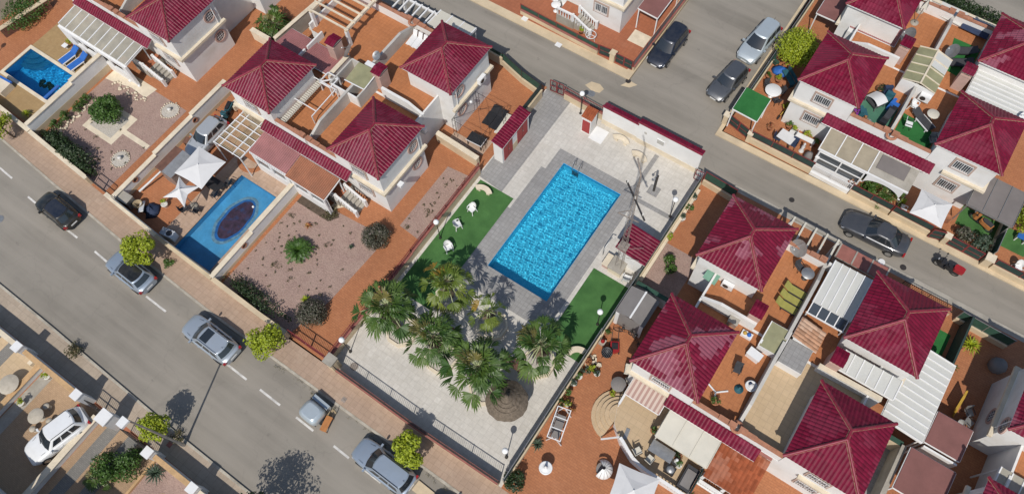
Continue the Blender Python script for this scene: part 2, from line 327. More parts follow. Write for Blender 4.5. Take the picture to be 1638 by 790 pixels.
# ------------------------------------------------------------------ mesh builder
class MB:
    def __init__(s): s.v = []; s.f = []; s.mi = []; s.sm = []
    def add(s, vs, fs, m=0, smooth=False):
        o = len(s.v); s.v += [tuple(p) for p in vs]
        for f in fs: s.f.append([i+o for i in f]); s.mi.append(m); s.sm.append(smooth)
        return s
    def box(s, x0, y0, z0, x1, y1, z1, m=0):
        x0, x1 = min(x0,x1), max(x0,x1); y0, y1 = min(y0,y1), max(y0,y1); z0, z1 = min(z0,z1), max(z0,z1)
        return s.add([(x0,y0,z0),(x1,y0,z0),(x1,y1,z0),(x0,y1,z0),(x0,y0,z1),(x1,y0,z1),(x1,y1,z1),(x0,y1,z1)],
              [(3,2,1,0),(4,5,6,7),(0,1,5,4),(1,2,6,5),(2,3,7,6),(3,0,4,7)], m)
    def bar(s, p0, p1, w, h, m=0):
        """a rectangular bar from p0 to p1"""
        p0, p1 = Vector(p0), Vector(p1); d = (p1-p0).normalized()
        u = d.cross(Vector((0,0,1))); u = Vector((1,0,0)) if u.length < 1e-4 else u.normalized()
        n = u.cross(d)
        q = [u*(w/2)+n*(h/2), u*(-w/2)+n*(h/2), u*(-w/2)-n*(h/2), u*(w/2)-n*(h/2)]
        return s.add([p0+a for a in q]+[p1+a for a in q], [(0,1,2,3),(7,6,5,4),(1,0,4,5),(2,1,5,6),(3,2,6,7),(0,3,7,4)], m)
    def tube(s, pts, r, n=8, m=0, cap=True, r1=None, smooth=True):
        pts = [Vector(p) for p in pts]; k = len(pts); vs = []; fs = []
        for i, p in enumerate(pts):
            d = (pts[min(i+1,k-1)]-pts[max(i-1,0)]).normalized()
            u = d.cross(Vector((0,0,1))); u = Vector((1,0,0)) if u.length < 1e-3 else u.normalized()
            w_ = d.cross(u); rr = r if r1 is None else r+(r1-r)*i/max(1,k-1)
            for j in range(n):
                a = 2*math.pi*j/n; vs.append(p+u*rr*math.cos(a)+w_*rr*math.sin(a))
        for i in range(k-1):
            for j in range(n): fs.append((i*n+j, i*n+(j+1)%n, (i+1)*n+(j+1)%n, (i+1)*n+j))
        s.add(vs, fs, m, smooth)
        if cap: s.add(vs[:n], [tuple(range(n))], m); s.add(vs[-n:], [tuple(reversed(range(n)))], m)
        return s
    def cyl(s, x, y, z0, z1, r, n=16, m=0, r1=None): return s.tube([(x,y,z0),(x,y,z1)], r, n, m, True, r1)
    def lathe(s, prof, x=0, y=0, n=16, m=0, smooth=True):
        """profile of (radius, height)"""
        vs = []; fs = []
        for (r, z) in prof:
            for j in range(n):
                a = 2*math.pi*j/n; vs.append((x+r*math.cos(a), y+r*math.sin(a), z))
        for i in range(len(prof)-1):
            for j in range(n): fs.append((i*n+j, i*n+(j+1)%n, (i+1)*n+(j+1)%n, (i+1)*n+j))
        return s.add(vs, fs, m, smooth)
    def ball(s, x, y, z, r, m=0, sz=1.0, n=12):
        k = n//2
        return s.lathe([(max(1e-3, r*math.sin(math.pi*i/k)), z-r*sz*math.cos(math.pi*i/k)) for i in range(k+1)], x, y, n, m)
    def prism(s, poly, z0, z1, m=0, m_top=None):
        n = len(poly); a = sum(poly[i][0]*poly[(i+1)%n][1]-poly[(i+1)%n][0]*poly[i][1] for i in range(n))
        if a < 0: poly = poly[::-1]
        vs = [(x,y,z0) for x,y in poly]+[(x,y,z1) for x,y in poly]
        s.add(vs, [tuple(reversed(range(n)))]+[(i,(i+1)%n,(i+1)%n+n,i+n) for i in range(n)], m)
        return s.add(vs[n:], [tuple(range(n))], m if m_top is None else m_top)
    def slab(s, q, th, m=0):
        """a sheet of thickness th hung below four (or more) top corners"""
        q = [Vector(p) for p in q]; nn = (q[1]-q[0]).cross(q[2]-q[0]).normalized()
        if nn.z < 0: q = q[::-1]; nn = -nn
        n = len(q)
        return s.add(q+[p-nn*th for p in q], [tuple(range(n)), tuple(reversed(range(n,2*n)))]+[((i+1)%n, i, i+n, (i+1)%n+n) for i in range(n)], m)
    def sheet(s, poly, z, m=0):
        n = len(poly); a = sum(poly[i][0]*poly[(i+1)%n][1]-poly[(i+1)%n][0]*poly[i][1] for i in range(n))
        if a < 0: poly = poly[::-1]
        return s.add([(x,y,z) for x,y in poly], [tuple(range(n))], m)
    def build(s, name, mats, parent=None, loc=None, rz=0, recalc=False):
        me = bpy.data.meshes.new(name); me.from_pydata(s.v, [], s.f)
        if not isinstance(mats, (list, tuple)): mats = [mats]
        for mm in mats: me.materials.append(M[mm] if isinstance(mm, str) else mm)
        me.polygons.foreach_set('material_index', s.mi); me.polygons.foreach_set('use_smooth', s.sm)
        if recalc:
            b = bmesh.new(); b.from_mesh(me); bmesh.ops.recalc_face_normals(b, faces=b.faces); b.to_mesh(me); b.free()
        me.update()
        o = bpy.data.objects.new(name, me); COL.objects.link(o)
        if parent: o.parent = parent
        if loc: o.location = loc
        if rz: o.rotation_euler.z = rz
        return o

def tag(o, label, cat, group=None):
    o['label'] = label; o['category'] = cat
    if group: o['group'] = group
    return o
def thing(name, label, cat, loc=(0,0,0), rz=0, group=None):
    o = bpy.data.objects.new(name, None); COL.objects.link(o); o.location = loc; o.rotation_euler.z = rz
    o.empty_display_size = .3
    return tag(o, label, cat, group)
def kids(o): return [c for c in bpy.data.objects if c.parent == o]
def dup(o, loc, rz=0, label=None, scale=None):
    src = {}
    for c in bpy.data.objects:
        if c.parent: src.setdefault(c.parent.name, []).append(c)
    def cp(a, p):
        c = a.copy(); COL.objects.link(c)
        if p: c.parent = p
        for ch in src.get(a.name, []): cp(ch, c)
        return c
    r = cp(o, None); r.location = loc; r.rotation_euler.z = rz
    if scale: r.scale = (scale,)*3 if not isinstance(scale, tuple) else scale
    if label: r['label'] = label
    return r
def setting(name, mb, m):
    o = mb.build(name, m); o['kind'] = 'structure'; return o
def ground(name, poly, z, m): return setting(name, MB().sheet(poly, z), m)
def rect(x0, y0, x1, y1): return [(x0,y0),(x1,y0),(x1,y1),(x0,y1)]
def lerp_tab(tab, x):
    for (x0,y0),(x1,y1) in zip(tab, tab[1:]):
        if x <= x1: return y0+(y1-y0)*(x-x0)/(x1-x0)
    return tab[-1][1]

# ================================================================== the setting: ground, streets, pavements
KERB = [(-75,5.0),(-54,3.9),(-46,3.3),(-37,2.7),(-29,2.35),(-5,2.2),(60,1.2)]     # near kerb of the main street
FRONT = [(-75,6.6),(-54,5.6),(-45,5.0),(-35,4.35),(-25,4.0),(-5,4.0),(60,3.4)]    # front walls of the plots
kerb_y = lambda x: lerp_tab(KERB, x)
front_y = lambda x: lerp_tab(FRONT, x)
HOLES = [(-14.5,15.795,-9.6,25.745),(-57.4,8.32,-52.1,11.12),(-34.2,4.65,-30.7,11.75)]     # the three pools
def holed(name, x0, y0, x1, y1, z, m, extra=()):
    """one sheet with the pool openings left out"""
    hs = [h for h in HOLES if h[0] > x0 and h[2] < x1 and h[1] > y0 and h[3] < y1]
    xs = sorted({x0,x1,*[h[0] for h in hs],*[h[2] for h in hs]}); ys = sorted({y0,y1,*[h[1] for h in hs],*[h[3] for h in hs]}); mb = MB()
    for a, b in zip(xs, xs[1:]):
        for c, d in zip(ys, ys[1:]):
            if not any(h[0]-1e-6 <= a and b <= h[2]+1e-6 and h[1]-1e-6 <= c and d <= h[3]+1e-6 for h in hs): mb.sheet(rect(a,c,b,d), z)
    for e in extra: mb.sheet(e, z)
    return setting(name, mb, m)
holed('ground', -700,-700,700,700, -.2, 'earth')
ground('main_street_road', [(-90,-4.2)]+[(x, y) for x, y in [(-54,-4.1),(-37,-4.4),(-24,-4.8),(60,-5.6)]]+[(60,1.2)]+[(x, kerb_y(x)) for x in (-5,-29,-37,-46,-54,-90)], -.1, 'asphalt')
ground('upper_street_road', rect(-80,30.6,60,35.0), -.1, 'asphalt')
ground('side_street_road', rect(-14.25,35.0,-6.3,80), -.1, 'asphalt')
ground('back_street_road', rect(-6.3,56.2,60,64), -.1, 'asphalt')
def ribbon(name, xs, lo, hi, z0, z1, m):
    mb = MB()
    for a, b in zip(xs, xs[1:]): mb.prism([(a,lo(a)),(b,lo(b)),(b,hi(b)),(a,hi(a))], z0, z1)
    return setting(name, mb, m)
XS = [-75,-54,-46,-37,-29,-5,30,60]
ribbon('kerb', XS, kerb_y, lambda x: kerb_y(x)+.16, -.15, .02, 'kerb')
ribbon('pavement', XS, lambda x: kerb_y(x)+.16, front_y, -.15, 0, 'pave')
LOWK = [(-90,-4.0),(-54,-4.1),(-37,-4.4),(-24,-4.8),(60,-5.6)]
low_y = lambda x: lerp_tab(LOWK, x)
ribbon('kerb', [-75,-54,-37,-24,30,60], lambda x: low_y(x)-.16, low_y, -.15, .02, 'kerb')
ribbon('pavement', [-75,-54,-37,-24,30,60], lambda x: -6.35, lambda x: low_y(x)-.16, -.15, 0, 'pave_low')
# narrow cream pavements of the upper and side streets
setting('pavement', MB().box(-60,35.0,-.15,-14.3,35.75,0), 'cream')
setting('pavement', MB().box(-14.9,35.75,-.15,-14.3,80,0), 'cream')
setting('pavement', MB().box(-6.3,34.1,-.15,60,34.65,0), 'cream')
setting('pavement', MB().box(-6.3,34.65,-.15,-5.9,56,0), 'cream')
setting('pavement', MB().box(-3,30.5,-.15,60,31.0,0), 'concrete')
# plots
def fringe(x0, x1, y): return [(x, front_y(x)) for x in [x0]+[k for k in (-54,-45,-35,-25) if x0 < k < x1]+[x1]]+[(x1,y),(x0,y)]
holed('terracotta_yard', -62,6.3,-36,30.9, 0, 'terra', [fringe(-62,-36,6.3)])
holed('terracotta_yard', -36,4.5,-19.3,30.9, 0, 'terra', [fringe(-36,-19.3,4.5)])
ground('terracotta_yard', [(-5.3,front_y(-5.3)),(26,front_y(26)),(26,30.5),(-5.3,30.5)], 0, 'terra')
ground('terracotta_yard', rect(-6.0,34.6,40,55), 0, 'terra')
ground('terracotta_yard', rect(-40,35.75,-14.9,60), 0, 'terra_dark')
holed('community_yard', -19.3,4.0,-5.3,30.7, 0, 'stone_white')
ground('driveway_yard', rect(-60,-30,-10,-6.35), 0, 'terra_dark')
Z1, Z2 = .006, .012
holed('pool_deck', -57.6,6.0,-50.3,15.6, Z1, 'deck_tan')
ground('gravel_garden', [(-49.8,5.4),(-41.9,5.0),(-41.9,13.7),(-49.8,13.7)], Z1, 'gravel')
holed('pool_deck', -35.8,4.6,-29.9,13.1, Z1, 'deck_pale')
ground('gravel_garden', [(-29.3,4.3),(-22.9,4.2),(-22.1,7.6),(-21.8,12.4),(-23.3,13.5),(-26.0,13.3),(-29.2,13.1)], Z1, 'gravel')
ground('gravel_garden', [(-21.6,14.9),(-19.5,14.7),(-19.5,21.0),(-21.6,20.8)], Z1, 'gravel')
ground('grey_path', [(-19.2,21.4),(-17.0,21.2),(-17.0,30.7),(-19.2,30.7)], Z1, 'stone_grey')
holed('pool_surround', -15.4,13.9,-8.5,26.7, Z1, 'stone_grey', [rect(-15.75,13.9,-15.4,24.6), rect(-16,13.9,-15.75,20.4)])
ground('grey_paving_band', rect(-8.5,25.85,-5.4,26.2), Z1, 'stone_grey')
ground('grey_paving_band', rect(-9.2,26.7,-8.85,30.1), Z1, 'stone_grey')
ground('artificial_lawn', rect(-18.9,10.9,-15.95,21.2), Z2, 'turf')
ground('artificial_lawn', rect(-8.2,13.35,-5.4,19.7), Z2, 'turf')
ground('gravel_garden', rect(-5.1,20.3,-2.4,24.15), Z1, 'gravel')
ground('artificial_lawn', rect(11.2,36.5,16,38.2), Z2, 'turf')
ground('artificial_lawn', rect(12.2,26.0,13.9,28.4), Z2, 'turf_bright')
ground('pale_side_yard', rect(11.0,8,13.5,19.4), Z1, 'stone_grey')

# road paint: parking bay dashes along the main street
for (x0, y0, x1, y1) in [(-50.5,2.05,-48.9,1.95),(-46.6,1.55,-44.7,1.45),(-42.6,1.3,-40.8,1.25),(-38.9,1.2,-37.3,1.1),(-36.1,1.05,-34.4,.95),(-33.2,.8,-31.2,.75),(-28.6,.45,-26.4,.4),(-25.0,.35,-23.2,.3),
                         (-22.0,.3,-20.2,.25),(-18.8,.25,-17.3,.2),(-15.6,.2,-14.3,.15),(-13.2,.15,-11.7,.1),(-10.6,.1,-9.2,.05)]:
    setting('road_marking', MB().prism([(x0,y0-.07),(x1,y1-.07),(x1,y1+.07),(x0,y0+.07)], -.099, -.095), 'line')

# ================================================================== roof builders
def tile_face(mb, o, u, s, L, run, tan, hl, hr, pitch=.235, row=.34, m=0):
    """pan-and-roll tiles on one roof plane: o eave corner, u along the eave, s up the slope (plan), hl/hr hipped ends"""
    o, u, s = Vector(o), Vector(u), Vector(s)
    n = max(2, round(L/pitch)); pr = [0, .028, .04, .028]
    ds = []
    for i in range(n):
        for j, h in enumerate(pr): ds.append(((i+j/4)*L/n, h))
    ds.append((L, 0)); nr = max(1, math.ceil(run/row)); idx = []; vs = []
    for d, h in ds:
        tm = run
        if hl: tm = min(tm, d)
        if hr: tm = min(tm, L-d)
        c = []
        for k in range(nr):
            for t, lip in ((k*row, .036), ((k+1)*row, 0)):
                t2 = min(t, tm); c.append(len(vs)); vs.append(o+u*d+s*t2+Vector((0,0,t2*tan+h+lip)))
        idx.append((c, tm))
    fs = []
    for (a, ta), (b, tb) in zip(idx, idx[1:]):
        for k in range(nr):
            if k*row < max(ta, tb)-1e-6:
                fs.append((a[2*k], b[2*k], b[2*k+1], a[2*k+1]))
                if k+1 < nr: fs.append((a[2*k+1], b[2*k+1], b[2*k+2], a[2*k+2]))
    if u.cross(s).z < 0: fs = [f[::-1] for f in fs]
    mb.add(vs, fs, m, False)
def cap_line(mb, mo, p0, p1, r=.095):
    p0, p1 = Vector(p0), Vector(p1); d = p1-p0; n = max(1, round(d.length/.38)); e = d/n
    for i in range(n):
        a = p0+e*i; mb.tube([a-e*.06, a+e], r*1.08, 8, 0, True, r*.86)
    dn = d.normalized(); side = dn.cross(Vector((0,0,1))).normalized()
    mo.bar(p0-Vector((0,0,.04)), p1-Vector((0,0,.04)), r*2.2, .055)
def hip_roof(root, x0, y0, x1, y1, z, tan, m, parent=None):
    """hipped roof on a rectangle longer in y"""
    x0, x1 = min(x0,x1), max(x0,x1); y0, y1 = min(y0,y1), max(y0,y1); run = (x1-x0)/2; mb = MB()
    tile_face(mb, (x0,y0,z), (1,0,0), (0,1,0), x1-x0, run, tan, True, True)
    tile_face(mb, (x1,y1,z), (-1,0,0), (0,-1,0), x1-x0, run, tan, True, True)
    tile_face(mb, (x1,y0,z), (0,1,0), (-1,0,0), y1-y0, run, tan, True, True)
    tile_face(mb, (x0,y1,z), (0,-1,0), (1,0,0), y1-y0, run, tan, True, True)
    r = mb.build('roof', m, root)
    MB().box(x0+.04,y0+.04,z-.09,x1-.04,y1-.04,z-.005).build('eaves', 'white', r)
    cx = (x0+x1)/2; h = run*tan; a, b = (cx, y0+run, z+h+.05), (cx, y1-run, z+h+.05)
    caps, mo = MB(), MB()
    for p, q in (((x0,y0,z+.05),a),((x1,y0,z+.05),a),((x0,y1,z+.05),b),((x1,y1,z+.05),b),(a,b)): cap_line(caps, mo, p, q)
    caps.build('ridge_cap', 'ridge', r); mo.build('ridge_mortar', 'mortar', r)
    return r
def shed_tiles(name, root, x0, x1, y_hi, z_hi, y_lo, z_lo, m, pitch=.235):
    """single-slope tile strip falling from y_hi to y_lo, given in the root's frame"""
    run = abs(y_hi-y_lo); sgn = 1 if y_hi > y_lo else -1; mb = MB()
    u = (1,0,0); o = (min(x0,x1), y_lo, z_lo)
    tile_face(mb, o, u, (0,sgn,0), abs(x1-x0), run, (z_hi-z_lo)/run, False, False, pitch)
    r = mb.build(name, m, root)
    MB().slab([(min(x0,x1)+.02,y_lo,z_lo-.01),(max(x0,x1)-.02,y_lo,z_lo-.01),(max(x0,x1)-.02,y_hi,z_hi-.01),(min(x0,x1)+.02,y_hi,z_hi-.01)], .07).build('roof_deck', 'white', r)
    return r
def shed_tiles_x(name, root, y0, y1, x_hi, z_hi, x_lo, z_lo, m, pitch=.235):
    run = abs(x_hi-x_lo); sgn = 1 if x_hi > x_lo else -1; mb = MB()
    tile_face(mb, (x_lo, min(y0,y1), z_lo), (0,1,0), (sgn,0,0), abs(y1-y0), run, (z_hi-z_lo)/run, False, False, pitch)
    r = mb.build(name, m, root)
    MB().slab([(x_lo,min(y0,y1)+.02,z_lo-.01),(x_lo,max(y0,y1)-.02,z_lo-.01),(x_hi,max(y0,y1)-.02,z_hi-.01),(x_hi,min(y0,y1)+.02,z_hi-.01)], .07).build('roof_deck', 'white', r)
    return r
def corrugated(mb, x0, x1, y0, z0, y1, z1, pitch=.16, amp=.022, along_y=True, m=0):
    """corrugated sheet sloping from y0 (height z0) to y1 (height z1); ridges run down the slope"""
    x0, x1 = min(x0,x1), max(x0,x1); n = max(2, round((x1-x0)/pitch))*4; vs = []; fs = []
    for i in range(n+1):
        x = x0+(x1-x0)*i/n; h = amp*math.cos(i*math.pi/2)
        if along_y: vs += [(x,y0,z0+h),(x,y1,z1+h)]
        else: vs += [(y0,x,z0+h),(y1,x,z1+h)]
    for i in range(n): fs.append((2*i,2*i+2,2*i+3,2*i+1))
    mb.add(vs, fs, m); o = len(vs)
    mb.add([(a,b,c-.03) for a,b,c in vs], [f[::-1] for f in fs], m)
    return mb

# ================================================================== villas
def window(root, x, y, z, w, h, face, surround='surround', bars=True):
    """a window on a wall plane; face '+x','-x','+y','-y' is the way it looks"""
    ax = face[1]; s = 1 if face[0] == '+' else -1
    def bx(mb, a0, a1, z0, z1, d0, d1):
        if ax == 'x': mb.box(x+s*d0, y+a0, z0, x+s*d1, y+a1, z1)
        else: mb.box(x+a0, y+s*d0, z0, x+a1, y+s*d1, z1)
    f = MB(); t = .13
    bx(f,-w/2-t,w/2+t,z+h/2,z+h/2+t,-.02,.06); bx(f,-w/2-t,w/2+t,z-h/2-t,z-h/2,-.02,.09)
    bx(f,-w/2-t,-w/2,z-h/2,z+h/2,-.02,.06); bx(f,w/2,w/2+t,z-h/2,z+h/2,-.02,.06)
    wnd = f.build('window', surround, root)
    p = MB(); bx(p,-w/2,w/2,z-h/2,z+h/2,-.02,.012); p.build('pane', 'pane', wnd)
    g = MB()
    for k in range(3): bx(g,-w/2+k*(w-.05)/2,-w/2+k*(w-.05)/2+.05,z-h/2,z+h/2,.012,.03)
    bx(g,-w/2,w/2,z-h/2,z-h/2+.05,.012,.03); bx(g,-w/2,w/2,z+h/2-.05,z+h/2,.012,.03)
    g.build('frame', 'white_clean', wnd)
    if bars:
        q = MB(); n = int(w/.13)
        for k in range(n+1): a = -w/2+w*k/n; bx(q,a-.012,a+.012,z-h/2,z+h/2,.1,.124)
        bx(q,-w/2,w/2,z-h/2,z-h/2+.03,.1,.13); bx(q,-w/2,w/2,z+h/2-.03,z+h/2,.1,.13)
        q.build('grille', 'white_clean', wnd)
    return wnd
def porthole(root, x, y, z, s, r=.42):
    """round window on an x-facing wall"""
    mb = MB(); vs = []; n = 20
    prof = [(r,-.02),(r,.07),(r+.14,.07),(r+.14,-.02)]
    for pr, d in prof:
        for j in range(n):
            a = 2*math.pi*j/n; vs.append((x+s*d, y+pr*math.cos(a), z+pr*math.sin(a)))
    fs = [(i*n+j, i*n+(j+1)%n, (i+1)*n+(j+1)%n, (i+1)*n+j) for i in range(3) for j in range(n)]
    mb.add(vs, fs); wnd = mb.build('round_window', 'pinkish', root, recalc=True)
    p = MB().add([(x+s*.012, y+r*math.cos(2*math.pi*j/n), z+r*math.sin(2*math.pi*j/n)) for j in range(n)], [tuple(range(n))])
    p.build('pane', 'pane', wnd)
    g = MB()
    for a in (-.2,0,.2):
        q = math.sqrt(r*r-a*a); g.box(x+s*.02,y+a-.01,z-q,x+s*.035,y+a+.01,z+q); g.box(x+s*.022,y-q,z+a-.01,x+s*.033,y+q,z+a+.01)
    g.build('grille', 'white_clean', wnd)
def chimney(root, x, y, z0, z1, tiles_='roof'):
    c = MB().box(x-.36,y-.46,z0,x+.36,y+.46,z1-.35).box(x-.36,y-.5,z1-.35,x+.36,y+.5,z1-.25); c.box(x-.28,y-.4,z1-.25,x-.16,y+.4,z1).box(x+.16,y-.4,z1-.25,x+.28,y+.4,z1)
    c = c.build('chimney', 'pinkish', root)
    mb = MB(); tile_face(mb,(x-.42,y-.55,z1),(1,0,0),(0,1,0),.84,.55,.35,False,False,.2,.28); tile_face(mb,(x+.42,y+.55,z1),(-1,0,0),(0,-1,0),.84,.55,.35,False,False,.2,.28)
    mb.build('chimney_cap', tiles_, c); MB().box(x-.4,y-.5,z1-.04,x+.4,y+.5,z1-.004).build('cap_slab','concrete',c)

def villa(label, ox, oy, sx, sy, upper=True, roof='roof', front_win=True, ports=(), party_x=False, party_y=False, strip=None,
          strip_mat='roof', terrace='terra_roof', chim=None, front_cap=True, cornice_front=True, stairs=False, porch=None, x_out=6.9):
    root = thing('villa', label, 'house', (ox, oy, 0), 0, 'villas with crimson roofs')
    def bx(mb, x0, y0, z0, x1, y1, z1, m=0): return mb.box(sx*x0, sy*y0, z0, sx*x1, sy*y1, z1, m)
    def pg(pts): return [(sx*a, sy*b) for a, b in pts]
    fy = '+y' if sy > 0 else '-y'; fx = '+x' if sx > 0 else '-x'
    Lp = [(.1,.0),(5.6,0),(5.6,1.9),(6.9,1.9),(6.9,6.4),(.1,6.4)]
    MB().prism(pg(Lp), 0, 2.9).build('ground_floor', 'white', root)
    if not upper: MB().prism(pg([(.12,.1),(5.5,.1),(5.5,1.9),(6.8,1.9),(6.8,6.2),(.12,6.2)]), 2.9, 2.93).build('terrace', terrace, root)
    else: MB().prism(pg([(.12,.1),(5.45,.1),(5.45,1.88),(2.88,1.88),(2.88,6.2),(.12,6.2)]), 2.9, 2.93).build('terrace', terrace, root)
    xe = 2.88 if upper else 6.9
    p = MB(); bx(p,.1,6.18,2.9,xe,6.38,3.82); par = p.build('parapet', 'white', root)
    p = MB(); bx(p,5.47,.12,2.9,5.6,1.88,3.55); p.build('parapet', 'white', root)
    if not upper: p = MB(); bx(p,6.75,1.9,2.9,6.9,6.18,3.55); p.build('parapet', 'white', root)
    if front_cap:
        q = MB(); bx(q,1.2,6.13,3.82,xe,6.41,3.87); bx(q,.55,6.12,3.82,1.2,6.42,3.97); bx(q,.1,6.11,3.82,.55,6.43,4.1)
        q.build('coping', 'coping_terra', par)
    if party_x:
        pw = MB(); pts = [(.1,2.9),(.1,4.05),(4.7,4.05),(6.0,3.5),(6.4,3.5),(6.4,2.9)]
        vs = [(-.1,sy*a,z) for a,z in pts]+[(.1,sy*a,z) for a,z in pts]; k = len(pts)
        pw.add(vs, [tuple(range(k)), tuple(reversed(range(k,2*k)))]+[((i+1)%k,i,i+k,(i+1)%k+k) for i in range(k)])
        pw.build('dividing_wall', 'grey_render', root, recalc=True)
    if party_y:
        pw = MB(); pts = [(1.9,2.9),(1.9,4.0),(4.3,4.0),(5.6,3.45),(5.6,2.9)]
        vs = [(sx*a,-.1,z) for a,z in pts]+[(sx*a,.1,z) for a,z in pts]; k = len(pts)
        pw.add(vs, [tuple(range(k)), tuple(reversed(range(k,2*k)))]+[((i+1)%k,i,i+k,(i+1)%k+k) for i in range(k)])
        pw.build('dividing_wall', 'white', root, recalc=True)
    if upper:
        u = MB(); bx(u,2.9,1.9,2.9,6.9,6.4,4.98); u.build('upper_floor', 'white', root)
        hip_roof(root, sx*2.65, sy*1.55, sx*7.12, sy*6.62, 5.05, .6, roof)
        c = MB(); bx(c,6.9,1.7,2.74,7.14,6.64,2.96); 
        if cornice_front: bx(c,4.2,6.4,2.74,6.9,6.64,2.96)
        c.build('cornice', 'cream_pale', root)
        if front_win:
            window(root, sx*5.0, sy*6.4, 4.05, 1.15, .85, fy); window(root, sx*5.05, sy*6.4, 1.75, 1.15, .9, fy)
        for yy, zz in ports: porthole(root, sx*6.9, sy*yy, zz, sx)
        # gutter pipe down the outer wall
        MB().tube([(sx*6.96,sy*2.3,4.9),(sx*6.96,sy*2.3,3.0)], .04, 6).build('drainpipe', 'white_clean', root)
    else:
        c = MB(); bx(c,6.9,1.9,2.74,7.1,6.6,2.96); c.build('cornice', 'cream_pale', root)
    if chim: chimney(root, sx*chim[0], sy*chim[1], 2.9, 4.75, roof)
    if strip: shed_tiles('porch_tiles', root, sx*strip[0], sx*strip[1], sy*6.42, 3.1, sy*7.15, 2.72, strip_mat)
    if stairs:
        st = MB()
        for k in range(5): bx(st,3.5+.3*k,7.0,0,3.8+.3*k,8.0,.85-.17*k)
        bx(st,1.9,6.4,0,3.5,8.1,.85); s_ = st.build('porch_stair', 'concrete', root)
        tt = MB(); bx(tt,1.9,6.45,.85,3.5,8.0,.86); tt.build('landing', 'terra_dark', s_)
        for yy in (7.0, 8.04):
            r = MB()
            for k in range(8):
                xx = 3.5+1.5*k/7; r.lathe([(.05,.9-.85*k/7),(.07,1.05-.85*k/7),(.035,1.25-.85*k/7),(.06,1.5-.85*k/7)], sx*xx, sy*yy, 6)
            r.bar((sx*3.45,sy*yy,1.56),(sx*5.05,sy*yy,.7),.16,.1); bx(r,4.98,yy-.1,0,5.18,yy+.1,.85); bx(r,3.35,yy-.1,.85,3.5,yy+.1,1.65)
            if yy > 8:
                for k in range(6): r.lathe([(.05,.86),(.07,1.0),(.035,1.2),(.06,1.45)], sx*(2.0+k*.25), sy*yy, 6)
                bx(r,1.9,yy-.08,1.45,3.4,yy+.08,1.58)
            r.build('balustrade', 'white_clean', s_)
    return root
V = {}
V['H0'] = villa('white villa beside the walled gravel garden with the citrus bush, two round side windows', -50.1, 22.6, 1, -1, ports=((2.7,4.05),(2.7,1.85)), strip=(-4.8,3.8), stairs=True, party_x=True)
V['H6'] = villa('white villa at the top edge behind the fan palm, barred window above a side door', -50.1, 22.6, 1, 1, front_win=False)
V['H7'] = villa('villa at the top left corner whose tiled porch meets the long pale pergola', -50.1, 22.6, -1, -1)
V['H1'] = villa('deep crimson roofed villa beside the silver car and the drained pool', -29.7, 21.85, -1, -1, front_win=True, stairs=False)
V['H3'] = villa('crimson roofed villa above the brown corrugated porch and the potted cycad', -29.7, 21.85, 1, -1, ports=((2.85,4.05),(2.85,1.85)), strip=(-4.1,4.1), party_x=True, stairs=True)
V['H2'] = villa('villa with crimson roof next to the street, nearest to the long red door shed', -29.7, 21.85, 1, 1, ports=((2.75,4.05),(2.75,1.85)), chim=(1.25,.75), party_x=True, party_y=True)
V['H4'] = villa('villa without upper floor, its roof terrace crossed by open cream pergola beams', -29.7, 21.85, -1, 1, upper=False, chim=(3.3,1.0))
V['H5'] = villa('white villa at the top edge with a white stair, beside the maroon carport', -24.2, 45.0, 1, -1, stairs=True)
V['R1'] = villa('villa with patchily worn crimson roof by the street, right of the small pump house', 4.65, 20.3, -1, 1, roof='roof_faded', chim=(2.25,.55), party_x=False)
V['R2'] = villa('villa with worn crimson roof above the striped awning', 4.65, 20.3, -1, -1, roof='roof_faded', strip=(0.25,4.2), party_y=True)
V['R3'] = villa('villa with evenly red hipped roof in the lower right, beside the shaded sandy roof terrace', 4.65, 20.3, 1, -1, strip=(-.25,1.8), terrace='stone_tan', party_x=True)
V['R4'] = villa('villa with crimson roof half wrapped by long ribbed white roofs', 4.65, 20.3, 1, 1, chim=(3.0,.45), party_x=True, front_cap=False)
V['N1'] = villa('crimson roofed villa above the patio with white garden table and round tree', 4.2, 44.2, -1, -1, strip=(-3.6,4.3), terrace='terra_roof', chim=(2.0,-.9), party_y=True)
V['N2'] = villa('villa with crimson roof above the square white parasol in the far right row', 4.2, 44.2, 1, -1, party_x=True, chim=(2.5,-.9), front_cap=True)
V['N3'] = villa('villa at the top right edge behind the dark red lean-to and the large dish', 4.2, 44.2, -1, 1, party_x=False)
V['N4'] = villa('villa with dusty faded crimson roof at the right edge beside the white ribbed roof', 4.2, 44.2, 1, 1, roof='roof_faded', party_x=True)
V['R5'] = villa('villa at the right edge with round windows facing the yard with the yellow rack', 24.1, 20.3, -1, 1, ports=((2.2,4.0),(3.4,1.9)), roof='roof_faded')
V['R6'] = villa('villa in the bottom right corner with a polycarbonate lean-to', 24.1, 20.3, -1, -1)

